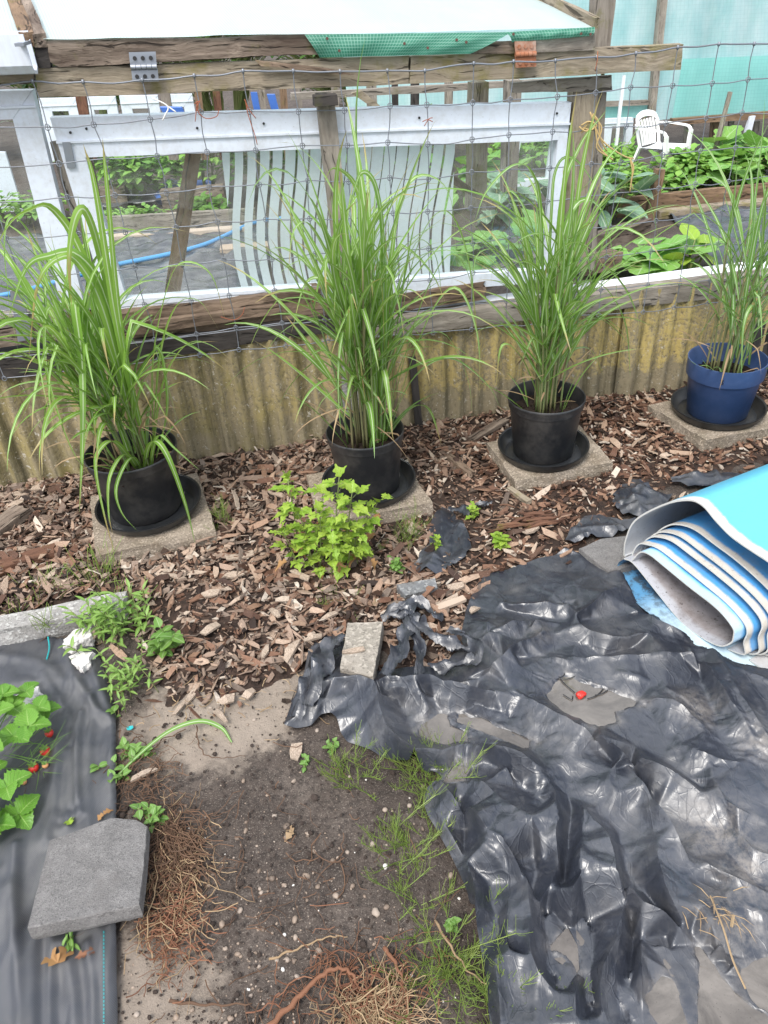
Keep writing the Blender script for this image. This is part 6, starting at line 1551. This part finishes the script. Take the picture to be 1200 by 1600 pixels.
def hinge(px4, mat, label):
    (x0, y0), (x1, y1), (x2, y2), (x3, y3) = px4; off = .058
    c = W((x0 + x2) / 2, (y0 + y2) / 2, off); t = thing('hinge', label, 'hinge', c, YAW)
    q = [W(x, y, off) for x, y in px4]; mid_l, mid_r = (q[0] + q[3]) / 2, (q[1] + q[2]) / 2
    for a, b_, c_, d, nm in ((q[0], q[1], mid_r + UP * .006, mid_l + UP * .006, 'upper_leaf'), (mid_l - UP * .006, mid_r - UP * .006, q[2], q[3], 'lower_leaf')):
        mb = MB(); mb.box8([a, b_, c_, d] + [p - WN * .004 for p in (a, b_, c_, d)], seg=(10, 8, 1), rough=.0012, seed=2); mesh_obj(nm, mb, X[mat], t, M=frame(a, b_ - a))
    mb = MB(); k = 5
    for i in range(k): mb.tube([mid_l + (mid_r - mid_l) * (i + .04) / k, mid_l + (mid_r - mid_l) * (i + .96) / k], .008, 10)
    mesh_obj('barrel', mb, X[mat], t, smooth=True, angle=40)
    mb = MB()
    for fx in (.2, .5, .8):
        for fy in (.2, .82):
            p = (q[0] * (1 - fx) + q[1] * fx) * (1 - fy) + (q[3] * (1 - fx) + q[2] * fx) * fy; mb.tube([p, p + WN * .003], .006, 8)
    mesh_obj('screw', mb, X['black_plain' if mat == 'grey_metal' else 'rust'], t)
hinge([(201, 82), (243, 81), (248, 127), (207, 128)], 'grey_metal', 'grey steel hinge on the cracked roof edge board')
hinge([(804, 65), (837, 64), (838, 104), (806, 106)], 'rust', 'rusty peeling hinge beside the rotten board stub')

# ------------------------------------------------------------------ roof of reinforced film, tipped gently away from the wall
SLP = math.tan(math.radians(13))
def RF(x, y, off0=.05, z0=None):
    """point on the sloping roof plane seen at x, y"""
    z0 = ZR if z0 is None else z0
    q0 = WP(0, z0, off0); nrm = np.array([0, 0, 1.0]) + WN * SLP; nrm /= np.linalg.norm(nrm)
    d = ray(x, y); t = (q0 - CAM).dot(nrm) / d.dot(nrm); return CAM + d * t
ZR = float(W(500, 50, .05)[2])
def film(name, corners, mat, label, parent=None, nx=60, ny=40, wob=.004):
    tl, tr, br, bl = [np.asarray(c, float) for c in corners]
    V = [(bl + (br - bl) * i / (nx - 1)) * (1 - j / (ny - 1)) + (tl + (tr - tl) * i / (nx - 1)) * (j / (ny - 1)) for j in range(ny) for i in range(nx)]
    V = np.array(V); V[:, 2] += wob * fbm(V, 4, 7, 3)
    b = MB(); b.grid(V, nx, ny); LX, LY = np.linalg.norm(br - bl), np.linalg.norm(tl - bl)
    b.uv = [[(u * LX, v * LY) for u, v in f] for f in b.uv]
    o = mesh_obj(name, b, mat, parent, M=None if parent else frame(bl, br - bl), smooth=True)
    return tag(o, label, 'roof sheet') if label else o
bl, br = W(68, 62, .05), W(926, 43, .05)
ax_r = RF(840, -1, .05, br[2]) - br; ax_r /= np.linalg.norm(ax_r)
depth = 1.15
film('roof_sheet', [bl + ax_r * depth, br + ax_r * depth, br, bl], X['roof_film'], 'large white mesh reinforced film roof of the low greenhouse')
# folded edge of the film, nailed over the board
X['nail'] = plain('rusted nail', (.12, .06, .045), .8)
def fold(px, off, th, label, seed):
    q = [W(x, y, off) for x, y in px]; b = MB(); n = 60; K = 8; V = []
    for j in range(K):
        f = j / (K - 1)
        for i in range(n):
            s = i / (n - 1); a = q[0] + (q[1] - q[0]) * s; c = q[3] + (q[2] - q[3]) * s
            V.append(a + (c - a) * f + WN * (.012 * math.sin(f * PI) + .003 * math.sin(s * 23 + f * 4)))
    b.grid(V, n, K); LX, LY = np.linalg.norm(q[1] - q[0]), np.linalg.norm(q[3] - q[0]); b.uv = [[(u * LX, v * LY) for u, v in f] for f in b.uv]
    o = tag(mesh_obj('film_edge', b, X['roof_fold'], M=frame(q[3], q[2] - q[3]), smooth=True), label, 'roof sheet edge')
    rr = random.Random(seed)
    for k in range(6 if seed == 1 else 3):
        m2 = MB()
        s, f = rr.random(), rr.uniform(.15, .8); p = q[0] + (q[1] - q[0]) * s + ((q[3] + (q[2] - q[3]) * s) - (q[0] + (q[1] - q[0]) * s)) * f + WN * .013
        m2.tube([p, p + WN * .003], .0042, 8); mesh_obj('nail', m2, X['nail'], o)
    return o
fold([(476, 54), (800, 50), (735, 84), (500, 90)], .05, .01, 'green folded mesh edge of the roof sheet nailed over the middle of the board', 1)
fold([(790, 50), (930, 42), (924, 56), (800, 66)], .052, .01, 'narrow green folded mesh edge running to the roof corner', 2)
tag(beam('roof_batten', br + WU * .012 + UP * .01, br + ax_r * depth + WU * .012 + UP * .01, .02, .03, X['wood_rail'], seed=40), 'thin batten along the right edge of the white roof', 'batten')
tag(beam('roof_batten', W(62, 64, .05), bl + ax_r * depth - WU * .02, .035, .035, X['wood_rotgrey'], seed=41, rough=.004), 'peeling pale batten along the gutter side edge of the white roof', 'batten')
tag(beam('roof_batten', W(44, 62, .05), W(44, 62, .05) + ax_r * depth, .04, .035, X['wood_brown'], seed=42, rough=.003), 'brown batten between the two roof sheets', 'batten')
b2 = W(-130, 66, .03); b3 = W(40, 58, .03)
film('roof_sheet', [b2 + ax_r * depth, b3 + ax_r * depth, b3, b2], X['roof_film'], 'small piece of white film roof behind the gutter end', nx=20)
# gutter end
t = thing('gutter', 'short white plastic gutter with an open end under the small roof sheet', 'gutter', W(45, 98, .06), YAW)
prof = [(.0, .045), (.004, -.03), (.02, -.05), (.06, -.055), (.085, -.04), (.09, .05), (.082, .05), (.078, -.035), (.058, -.046), (.022, -.042), (.011, -.028), (.007, .045)]
b = MB(); oA, oB = W(-160, 86, .13), W(43, 80, .13); V = []
for o_ in (oA, oB):
    for (a, z) in prof: V.append(o_ - WN * a + UP * (z - .005))
n = len(prof); b.add(V, [(i, (i + 1) % n, n + (i + 1) % n, n + i) for i in range(n)] + [tuple(range(n))[::-1], tuple(range(n, 2 * n))]); mesh_obj('trough', b, X['white_frame'], t)
b = MB(); b.box(W(36, 68, .135), WU * .012, WN * .055, UP * .004); mesh_obj('strap', b, X['grey_metal'], t)

# ------------------------------------------------------------------ wire fence in front
NO = .075
hz = [(-120, 140), (0, 135), (130, 128), (222, 124), (303, 116), (380, 114), (458, 111), (531, 112), (605, 107), (663, 108), (740, 101), (802, 97), (868, 93), (932, 87), (993, 83), (1058, 77), (1122, 71), (1177, 67), (1290, 62)]
zs = [0, .105, .21, .315, .425, .54, .655, .78, .87]
tw = thing('wire_fence', 'square mesh galvanised wire fence in front of the windows', 'fence', WP(1.4, 0, NO), YAW)
tops = [W(x, y, NO) for x, y in hz]
vu = [uw(x, y, NO) for x, y in [(-60, 138), (52, 132)] + hz[2:-1]]; vu = [vu[0] - .17] + vu + [vu[-1] + .17, vu[-1] + .34]
tu = [float((p - P0) @ WU) for p in tops]; tz_ = [p[2] for p in tops]
rr = random.Random(12)
rowz = lambda i, u: float(np.interp(u, tu, tz_)) - zs[i] * (1 + .012 * math.sin(u * 2 + i)) - .004 * math.sin(u * 9 + i * 2)
drift = [[.0] * len(vu) for _ in zs]
for j in range(len(vu)):
    d = 0
    for i in range(len(zs)): drift[i][j] = d; d += rr.gauss(0, .005)
knots = [[None] * len(vu) for _ in zs]
for i in range(len(zs)):
    for j in range(len(vu)):
        u = vu[j] + drift[i][j]; knots[i][j] = WP(u, rowz(i, u) + rr.gauss(0, .002), NO + rr.gauss(0, .003))
for i in range(len(zs)):
    pts = []
    for j in range(len(vu)):
        pts.append(knots[i][j])
        if j < len(vu) - 1: pts.append((knots[i][j] + knots[i][j + 1]) / 2 + UP * rr.gauss(-.003, .002) + WN * rr.gauss(0, .002))
    b = MB(); b.tube(smooth_path(pts, 3), .0026 if i == 0 else .0018, 5, cap=False); mesh_obj('line_wire', b, X['wire'], tw, smooth=True)
for j in range(len(vu)):
    b = MB(); pts = []
    for i in range(len(zs)):
        pts.append(knots[i][j] + WN * .002)
        if i < len(zs) - 1: pts.append((knots[i][j] + knots[i + 1][j]) / 2 + WU * rr.gauss(0, .003))
    b.tube(smooth_path(pts, 3), .0017, 5, cap=False)
    for i in range(len(zs)):
        c = knots[i][j] + WN * .003
        if i == 0: b.tube([c - UP * .006, c + UP * .006], .0042, 6); continue
        ring = [c + WU * .0075 * math.cos(a) + UP * .0085 * math.sin(a) + WN * .002 * math.sin(2 * a) for a in np.linspace(0, 2 * PI, 11)]
        b.tube(ring, .0016 if i else .0028, 5, cap=False)
    mesh_obj('stay_wire', b, X['wire'], tw, smooth=True)
b = MB(); b.tube(smooth_path([W(x, y, .06) for x, y in [(-60, 572), (0, 560), (90, 551), (180, 540), (260, 530), (380, 515), (470, 503)]], 5), .0022, 5); mesh_obj('tension_wire', b, X['wire'], tw, smooth=True)
def twine(pts, mat, label, r=.0013, off=.085, name='twine'):
    b = MB()
    for p in pts: b.tube(smooth_path([W(x, y, off + .006 * math.sin(i)) for i, (x, y) in enumerate(p)], 5), r, 5)
    return tag(mesh_obj(name, b, X[mat], M=at(W(*pts[0][0], off)), smooth=True), label, 'twine')
twine([[(308, 158), (310, 175), (322, 185), (338, 182), (342, 172)], [(308, 160), (305, 190)], [(304, 162), (312, 158), (306, 168)]], 'orange_twine', 'loose orange twine loop tied on the fence over the leaning post')
twine([[(382, 155), (390, 172), (400, 185)], [(384, 160), (388, 180), (398, 210), (402, 226)]], 'orange_twine', 'orange twine hanging from the fence by the blue bits')
twine([[(660, 190), (668, 187), (676, 190)], [(663, 197), (670, 186), (676, 184)]], 'orange_twine', 'short brown twine knot on the middle of the fence')
twine([[(480, 455), (486, 470), (500, 468)], [(345, 495), (365, 500), (378, 492), (382, 480)]], 'orange_twine', 'orange twine scraps tied at the foot of the fence')
twine([[(905, 198), (915, 205), (928, 200), (920, 192), (908, 208)], [(922, 175), (930, 200), (934, 225), (945, 240), (958, 250)], [(925, 180), (940, 200), (932, 230), (950, 245)], [(985, 250), (988, 270), (984, 300)], [(908, 196), (920, 190), (932, 196), (925, 203), (910, 200)], [(926, 178), (935, 190), (938, 215), (948, 236)], [(930, 196), (936, 212), (950, 228), (975, 244), (990, 248)], [(984, 248), (990, 262), (986, 285), (989, 296)]], 'yellow_twine', 'frayed straw coloured rope knotted round the corner post', .0027)
twine([[(934, 80), (933, 95), (930, 110)]], 'rust', 'rusty wire tie hanging from the rail at the tall post', .0016)
twine([[(238, 153), (262, 166), (258, 180), (254, 188)], [(262, 166), (275, 175)]], 'white_string', 'white string dangling from the fence in the rail gap', .0022)

# ------------------------------------------------------------------ the garden behind
OR = -4.4
def rboard(px4, off, thick, mat, name, label, cat, **k): return wb(px4, off, thick, mat, name, label, cat, seg=(20, 3, 2), **k)
def rfilm(px4, off, mat, label, nx=40, ny=30, wob=.02):
    q = [W(x, y, off) for x, y in px4]; b = MB()
    V = np.array([(q[3] + (q[2] - q[3]) * i / (nx - 1)) * (1 - j / (ny - 1)) + (q[0] + (q[1] - q[0]) * i / (nx - 1)) * (j / (ny - 1)) for j in range(ny) for i in range(nx)])
    V = V + WN * (wob * fbm(V * np.array([2.5, 2.5, .6]), 1.2, 5, 3))[:, None]
    b.grid(V, nx, ny); LX, LY = np.linalg.norm(q[1] - q[0]), np.linalg.norm(q[3] - q[0]); b.uv = [[(u * LX, v * LY) for u, v in f] for f in b.uv]
    return tag(mesh_obj('film_wall', b, X[mat], M=frame(q[3], q[2] - q[3]), smooth=True), label, 'film wall')
rfilm([(1045, -140), (1420, -160), (1420, 160), (1024, 188)], OR, 'rear_film', 'wide translucent mint film wall behind the white chair')
rfilm([(1068, 92), (1420, 78), (1420, 166), (1050, 188)], OR + .06, 'rear_film_green', 'greener second layer of film along the bottom of the mint film wall')
rfilm([(958, -140), (1046, -140), (1018, 156), (942, 160)], OR + .02, 'rear_film', 'narrow mint film panel between two posts')
rfilm([(940, 166), (1014, 163), (1010, 182), (936, 190)], OR + .03, 'rear_film_green', 'low strip of green film under the narrow mint panel')
rfilm([(520, -120), (960, -140), (935, 172), (545, 196)], OR - .3, 'rear_film', 'mint film wall seen behind the roof corner and through the rail gap')
for k, (px4, l) in enumerate([([(1098, -80), (1072, 186), (1086, 186), (1114, -80)], 'grey post showing dimly through the wide film wall'), ([(1165, -80), (1130, 184), (1142, 183), (1180, -80)], 'second grey post showing dimly through the wide film wall'), ([(984, -80), (968, 150), (978, 150), (996, -80)], 'post showing dimly through the narrow film panel')]):
    rboard(px4, OR - .1, .05, 'wood_dark', 'film_post', l, 'post', seed=50 + k)
rboard([(1040, -80), (1015, 182), (1024, 181), (1052, -80)], OR + .1, .06, 'wood_grey', 'film_post', 'grey post between the two mint film panels', 'post', seed=53)
rboard([(1052, 186), (1420, 158), (1420, 168), (1052, 196)], OR + .12, .06, 'wood_brown', 'film_rail', 'brown rail along the foot of the mint film wall', 'rail', seed=54)
rboard([(938, 159), (1014, 156), (1014, 164), (938, 167)], OR + .08, .04, 'wood_grey', 'film_rail', 'grey rail under the narrow mint film panel', 'rail', seed=55)
for k, (x, w_, mt, l) in enumerate([(1072, 12, 'wood_grey', 'grey board upright behind the chair arm'), (1112, 18, 'wood_brown', 'wide brown board upright under the film rail'), (1140, 8, 'wood_grey', 'narrow grey board under the film rail'), (1180, 8, 'wood_grey', 'grey board next to the white strip under the film rail')]):
    rboard([(x, 190), (x - 6, 262), (x - 6 + w_, 261), (x + w_, 189)], OR - .05, .03, mt, 'upright_board', l, 'board', seed=60 + k)
rboard([(1172, 182), (1160, 228), (1168, 228), (1181, 181)], OR + .14, .03, 'white_frame', 'white_strip', 'white upright strip under the film rail', 'strip')
# pane behind the uprights
rboard([(974, 118), (960, 240), (964, 240), (978, 118)], OR + .5, .02, 'white_sill', 'white_pole', 'thin white pole beside the white chair', 'pole')
frame_window('window', 'small white window frame standing behind the corner post', [(938, 186), (990, 184), (984, 268), (928, 272)], (.06, .06, .06, .12), OR + .3, .05, 'glass')
frame_window('window', 'white window frame standing far behind the clear right pane', [(800, 205), (880, 200), (866, 300), (784, 306)], (.08, .07, .1, .08), -3.0, .05, 'glass')
# row of old white windows and posts far behind the rail gap
OF = -5.2
for k, (x0, x1, y) in enumerate([(60, 120, 154), (126, 180, 152), (186, 246, 150), (252, 300, 148)]):
    frame_window('window', ['first', 'second', 'third', 'fourth'][k] + ' from the gutter end of the white windows far behind the rail gap', [(x0, y), (x1, y - 1), (x1 + 18, 250), (x0 + 20, 253)], (.1, .09, .1, .09), OF, .05, 'glass', group='old white windows far behind the rail gap')
rboard([(-40, 236), (8, 238), (36, 330), (-10, 332)], OF + .4, .04, 'white_frame', 'white_door', 'white door leaf far behind the leaning window', 'door', rough=.001)
pp = [(112, 128, 'wood_red'), (246, 262, 'wood_grey'), (300, 312, 'wood_brown'), (330, 341, 'wood_red'), (404, 412, 'wood_grey'), (436, 446, 'wood_brown'), (462, 470, 'wood_grey'), (518, 528, 'wood_grey'), (574, 588, 'wood_grey'), (614, 622, 'wood_dark'), (644, 655, 'wood_dark'), (698, 708, 'wood_grey')]
for k, (x0, x1, mt) in enumerate(pp):
    s = .1 * (650 - x0) / 300
    rboard([(x0, 120), (x0 + s * 130, 250), (x1 + s * 130, 250), (x1, 120)], -3.4 - .12 * (k % 5), .06, mt, 'garden_post', 'upright post of the clutter seen through the rail gap', 'post', group='posts seen through the rail gap', seed=70 + k)
for k, (x0, y0, x1, y1, l) in enumerate([(392, 145, 402, 178, 'upright blue plastic panel seen through the rail gap'), (418, 148, 430, 172, 'small blue plastic panel seen through the rail gap'), (250, 168, 284, 180, 'blue tarpaulin lump seen through the rail gap')]):
    rboard([(x0, y0), (x1, y0), (x1 + 6, y1), (x0 + 6, y1)], -2.8, .05, 'bluetarp', 'blue_panel', l, 'panel', rough=.004)
rboard([(550, 146), (566, 142), (594, 166), (584, 170)], -1.6, .05, 'wood_rail', 'leaning_board', 'slanting board end in the rail gap beside the grey post', 'board', seed=85)
# posts of the inner frame seen through the right pane
rboard([(738, 130), (733, 330), (760, 329), (764, 128)], -.7, .07, 'wood_rail', 'inner_post', 'thick pale post behind the clear right pane', 'post', seed=86)
rboard([(793, 126), (786, 300), (808, 300), (816, 125)], -1.1, .06, 'wood_grey', 'inner_post', 'thinner grey post behind the clear right pane', 'post', seed=87)
rboard([(712, 276), (780, 322), (784, 334), (712, 290)], -.5, .05, 'wood_rot', 'inner_brace', 'slanting brown brace behind the clear right pane', 'brace', seed=88)
rboard([(455, 146), (900, 122), (900, 131), (455, 157)], -1.9, .05, 'wood_grey', 'inner_rail', 'grey rail behind the rail gap', 'rail', seed=89)
# hedge closing the view
def bush(name, label, cat, c, rx, ry, h, n, L, kind, mat, seed, group=None, stems=8, droop=.4, trunk=True):
    rr = random.Random(seed); t = thing(name, label, cat, c, 0, group); bl, bs = MB(), MB()
    c = np.asarray(c, float)
    lumps = [(rr.uniform(-.6, .6), rr.uniform(-.6, .6), rr.uniform(.35, .8), rr.uniform(.35, .6)) for _ in range(9)]
    for k in range(n):
        lx, ly, lz, lr = lumps[rr.randrange(9)]
        d = np.array([rr.gauss(0, 1), rr.gauss(0, 1), rr.gauss(.3, .9)]); d /= np.linalg.norm(d); r = lr * rr.random() ** .4
        p = c + np.array([(lx + d[0] * r) * rx, (ly + d[1] * r) * ry, max(.03, (lz + d[2] * r * .6) * h * .8)])
        az = math.atan2(d[1], d[0]) + rr.gauss(0, .6); s = L * rr.uniform(.55, 1.15)
        leaf(bl, p, dirv(az, rr.gauss(.1, .4)), s, kind, fold=rr.uniform(.0, .3), curl=rr.uniform(0, droop), n=6 if kind != 'palm' else 10, wavy=.02 if L > .1 else 0, rr=rr)
        if L > .1 or k % 4 == 0: bs.tube(smooth_path([c + np.array([lx * rx * .4, ly * ry * .4, 0]), c + np.array([lx * rx * .7, ly * ry * .7, p[2] * .6]), p], 3), .004 if L > .1 else .002, 4, cap=False)
    mesh_obj('stems', bs, X['stem'], t); mesh_obj('leaves', bl, X[mat], t, smooth=True); return t
for k in range(11):
    u = -7 + k * 1.6; c = WP(u, 0, -7.5 - .3 * (k % 3)); bush('hedge_shrub', 'dense dark green shrub of the hedge behind the garden', 'hedge', c, 1.1, .8, 2.0 + .3 * (k % 2), 1100, .11, 'ovate', 'hedge', 100 + k, 'hedge shrubs behind the garden')
# right bed
bl_ = [('potato_plant', 'bushy potato plant just in front of the white chair', (1000, 312), .32, .3, .36, 420, .075, 'ovate', 'potato'), ('potato_plant', 'bushy potato plant in the middle of the right bed', (1080, 296), .36, .3, .4, 460, .075, 'ovate', 'potato'),
       ('potato_plant', 'low leafy potato plant by the corner post', (955, 280), .3, .3, .36, 320, .07, 'ovate', 'potato'), ('squash_plant', 'tall squash plant with big leaves at the frame edge under the film rail', (1160, 275), .45, .35, .36, 70, .2, 'palm', 'squash'),
       ('squash_plant', 'squash plant with wide leaves on the front edge of the right bed', (1105, 295), .4, .3, .34, 46, .18, 'palm', 'squash'), ('squash_plant', 'squash plant at the far right end of the bed', (1215, 288), .45, .35, .36, 60, .19, 'palm', 'squash')]
for k, (nm, l, (px, py), rx, ry, h, n, L, kd, mt) in enumerate(bl_): bush(nm, l, 'vegetable plant', G(px, py), rx, ry, h, n, L, kd, mt, 200 + k, 'vegetables in the right bed')
# plants close behind the sill
bush('squash_plant', 'big leaved squash plant right behind the white sill', 'vegetable plant', G(1020, 425), .3, .22, .2, 16, .26, 'palm', 'squash', 210, droop=.2)
bush('squash_plant', 'young squash shoots spilling over the white sill', 'vegetable plant', G(1075, 425), .2, .15, .2, 12, .15, 'ovate', 'lime', 211, droop=.2)
bush('cabbage_plant', 'blue green cabbage plant behind the corner post', 'vegetable plant', G(945, 345), .3, .3, .4, 34, .26, 'ovate', 'cabbage', 212)
bush('cabbage_plant', 'blue green cabbage leaves behind the clear right pane', 'vegetable plant', G(790, 345), .32, .3, .42, 34, .24, 'ovate', 'cabbage', 213)
bush('cabbage_plant', 'loose green cabbage plant left of the pale inner post', 'vegetable plant', G(730, 320), .32, .3, .48, 36, .22, 'ovate', 'squash', 214)
bush('squash_plant', 'sprawling squash plant low behind the clear right pane', 'vegetable plant', G(770, 405), .36, .22, .16, 22, .2, 'palm', 'squash', 215)
bush('squash_plant', 'squash plant under the grey rotten board', 'vegetable plant', G(880, 400), .36, .22, .2, 22, .2, 'palm', 'squash', 216)
# left garden through the windows
bush('potato_plant', 'large light green bush behind the left pane', 'vegetable plant', G(205, 318), .55, .4, .72, 620, .1, 'ovate', 'potato', 220)
bush('potato_plant', 'light green bush between leaning post and stripes', 'vegetable plant', G(318, 312), .4, .35, .72, 420, .09, 'lobed', 'potato', 221)
bush('strawberry_bed', 'low strawberry plant with ripe fruit behind the leaning post', 'vegetable plant', G(330, 345), .3, .24, .22, 240, .07, 'serrate', 'straw_leaf', 222)
bush('potato_plant', 'low green plants behind the grass with broad blades', 'vegetable plant', G(195, 352), .5, .16, .17, 260, .06, 'ovate', 'potato', 223)
bush('potato_plant', 'green bush behind the leaning white window', 'vegetable plant', G(30, 352), .5, .3, .35, 360, .08, 'ovate', 'potato', 224)
bush('potato_plant', 'tall green bush far behind the stripes', 'vegetable plant', G(440, 300), .6, .4, .7, 380, .1, 'ovate', 'hedge', 225)
bush('potato_plant', 'green bush far behind the middle grass', 'vegetable plant', G(600, 290), .6, .4, .7, 380, .1, 'ovate', 'potato', 226)
bush('potato_plant', 'small green bush far behind the right pane', 'vegetable plant', G(840, 262), .5, .4, .5, 300, .09, 'ovate', 'potato', 227)
# beds, mulch films, planks
def gpoly(name, pts, z, mat, label, cat, th=.0, wob=.012, seed=0):
    P = [G(x, y, z) for x, y in pts]; a = np.array(P)[:, :2]
    def hf(Q, d): return z + wob * np.abs(fbm(Q * np.array([1, 1.6]), 3.5, seed, 4)) - .02 * np.exp(-d / .03)
    o = heightmesh(name, (a[:, 0].min(), a[:, 1].min(), a[:, 0].max(), a[:, 1].max()), .03, a, hf, X[mat]); return tag(o, label, cat)
gpoly('mulch_film', [(1040, 336), (1330, 302), (1420, 420), (1130, 425), (1090, 370)], .02, 'rear_sheet', 'shiny black mulch film behind the white sill', 'mulch film', wob=.05)
gpoly('mulch_film', [(60, 368), (420, 352), (420, 462), (150, 482), (-140, 500), (-140, 380)], .02, 'rear_sheet', 'grey black mulch film behind the left windows', 'mulch film', wob=.04, seed=4)
gpoly('mulch_film', [(140, 300), (260, 292), (262, 316), (150, 322)], .05, 'rear_sheet', 'far strip of black mulch film behind the left pane', 'mulch film', wob=.04, seed=5)
tag(beam('bed_plank', G(965, 325, .06), G(1330, 288, .06), .04, .14, X['wood_brown'], seed=90), 'brown plank edging the right bed', 'plank')
tag(beam('bed_plank', G(1025, 335, .03), G(1330, 303, .03), .1, .05, X['wood_rail'], seed=91), 'pale plank lying in front of the right bed edging', 'plank')
tag(beam('bed_plank', G(150, 375, .03), G(392, 358, .03), .09, .05, X['bigchips'], seed=92), 'pale plank lying on the mulch film behind the left pane', 'plank')
tag(beam('bed_plank', G(150, 352, .06), G(400, 338, .06), .05, .12, X['wood_grey'], seed=93), 'grey plank edging the bed behind the left pane', 'plank')
tag(beam('bed_plank', G(255, 318, .08), G(352, 310, .08), .1, .22, X['wood_rotgrey'], seed=94), 'grey box side behind the leaning post', 'plank')
tag(beam('bed_plank', G(148, 312, .08), G(200, 308, .08), .1, .2, X['wood_rotgrey'], seed=95), 'dark bed plank end behind the left pane', 'plank')
tag(beam('bed_plank', G(185, 482, .05), G(420, 462, .05), .05, .05, X['white_sill'], seed=96, rough=.001), 'pale strip on the ground just behind the rotten beam', 'plank')
tag(beam('bed_plank', G(345, 392, .03), G(430, 385, .03), .12, .05, X['bigchips'], seed=97), 'pale board end beside the blue hose', 'plank')
b = MB(); b.tube(smooth_path([G(x, y, .05) for x, y in [(-150, 478), (0, 462), (90, 440), (150, 422), (190, 412), (260, 398), (320, 382), (365, 362), (400, 347), (450, 340)]], 6), .016, 8)
tag(mesh_obj('garden_hose', b, X['blue_hose'], M=at(G(300, 390)), smooth=True), 'light blue hose lying on the mulch film behind the left pane', 'hose')
for k, (px, py, s) in enumerate([(270, 298, .13), (312, 290, .1), (255, 310, .09)]):
    p = G(px, py, s * .5); b = MB(); blob(b, p, s, (1.3, .8, .6), k + 3, 2); tag(mesh_obj('tarp_bundle', b, X['bluetarp'], M=at(p), smooth=True), ['larger blue plastic bundle behind the leaning post', 'small blue plastic bundle by the grey box side', 'flat blue plastic bundle at the mulch film edge'][k], 'bundle')
tag(beam('short_stake', G(1013, 345, 0), G(1013, 345, 0) + np.array([.03, .0, .34]), .06, .06, X['wood_brown'], seed=98, up=(0, 1, 0)), 'short brown stake with a sawn top in front of the right bed', 'stake')
tag(beam('thin_stake', G(1108, 275, .0), G(1108, 275, .0) + np.array([.06, .02, .62]), .03, .03, X['wood_grey'], seed=99, up=(0, 1, 0)), 'thin leaning stake among the squash leaves', 'stake')

# white garden chair
cp = G(1028, 282); fz = math.radians(38); CS = .62; t = thing('garden_chair', 'white moulded plastic armchair standing among the potato plants', 'chair', cp, fz)
cM = np.array(MW[t])
CT = lambda x, y, z: cM[:3, :3] @ (np.array([x, y, z]) * CS) + cM[:3, 3]      # chair faces its own -Y
def strap(pts, w, th, mb, wdir=(1, 0, 0)):
    P = smooth_path([np.array(p, float) for p in pts], 6); n = len(P); wd_ = np.array(wdir, float); V = []
    T = np.gradient(np.array(P), axis=0)
    for i, p in enumerate(P):
        nn = np.cross(T[i], wd_); nn /= np.linalg.norm(nn) + 1e-9
        for a, b_ in ((-.5, -.5), (.5, -.5), (.5, .5), (-.5, .5)): V.append(CT(*(p + wd_ * w * a + nn * th * b_)))
    Fc = [(i * 4 + k, i * 4 + (k + 1) % 4, i * 4 + 4 + (k + 1) % 4, i * 4 + 4 + k) for i in range(n - 1) for k in range(4)] + [(3, 2, 1, 0), tuple(range((n - 1) * 4, n * 4))]
    mb.add(V, Fc)
PC = X['plastic_chair']
b = MB(); nx_, ny_ = 13, 13; V = []
for s in (0, -.018):
    for j in range(ny_):
        for i in range(nx_):
            x, y = (i / 12 - .5), (j / 12 - .5); V.append(CT(x * (.48 - .06 * (y + .5)), y * .46, .43 + s - .02 * math.cos(x * 3) + .02 * (-y) - .06 * max(0, -y - .42) * 4))
b.grid(V[:169], 13, 13); b.grid(V[169:], 13, 13); mesh_obj('seat', b, PC, t, smooth=True)
b = MB()
for x in np.linspace(-.15, .15, 6): strap([(x * .9, .21, .43), (x, .25, .58), (x * 1.08, .31, .73)], .034, .01, b)
strap([(-.25, .26, .66), (-.21, .30, .745), (-.1, .325, .785), (0, .33, .795), (.1, .325, .785), (.21, .30, .745), (.25, .26, .66)], .075, .014, b, (0, .25, .97))
for s in (-1, 1): strap([(s * .215, .2, .42), (s * .23, .24, .56), (s * .225, .29, .70)], .05, .014, b)
mesh_obj('backrest', b, PC, t)
for s in (-1, 1):
    b = MB(); strap([(s * .25, .27, .66), (s * .285, .16, .66), (s * .29, 0, .655), (s * .285, -.16, .64), (s * .28, -.215, .58)], .055, .016, b); mesh_obj('armrest', b, PC, t)
    b = MB(); strap([(s * .28, -.21, .6), (s * .265, -.215, .43), (s * .285, -.25, 0)], .06, .03, b); mesh_obj('leg', b, PC, t)
    b = MB(); strap([(s * .215, .2, .43), (s * .24, .27, .2), (s * .25, .33, 0)], .055, .03, b); mesh_obj('leg', b, PC, t)
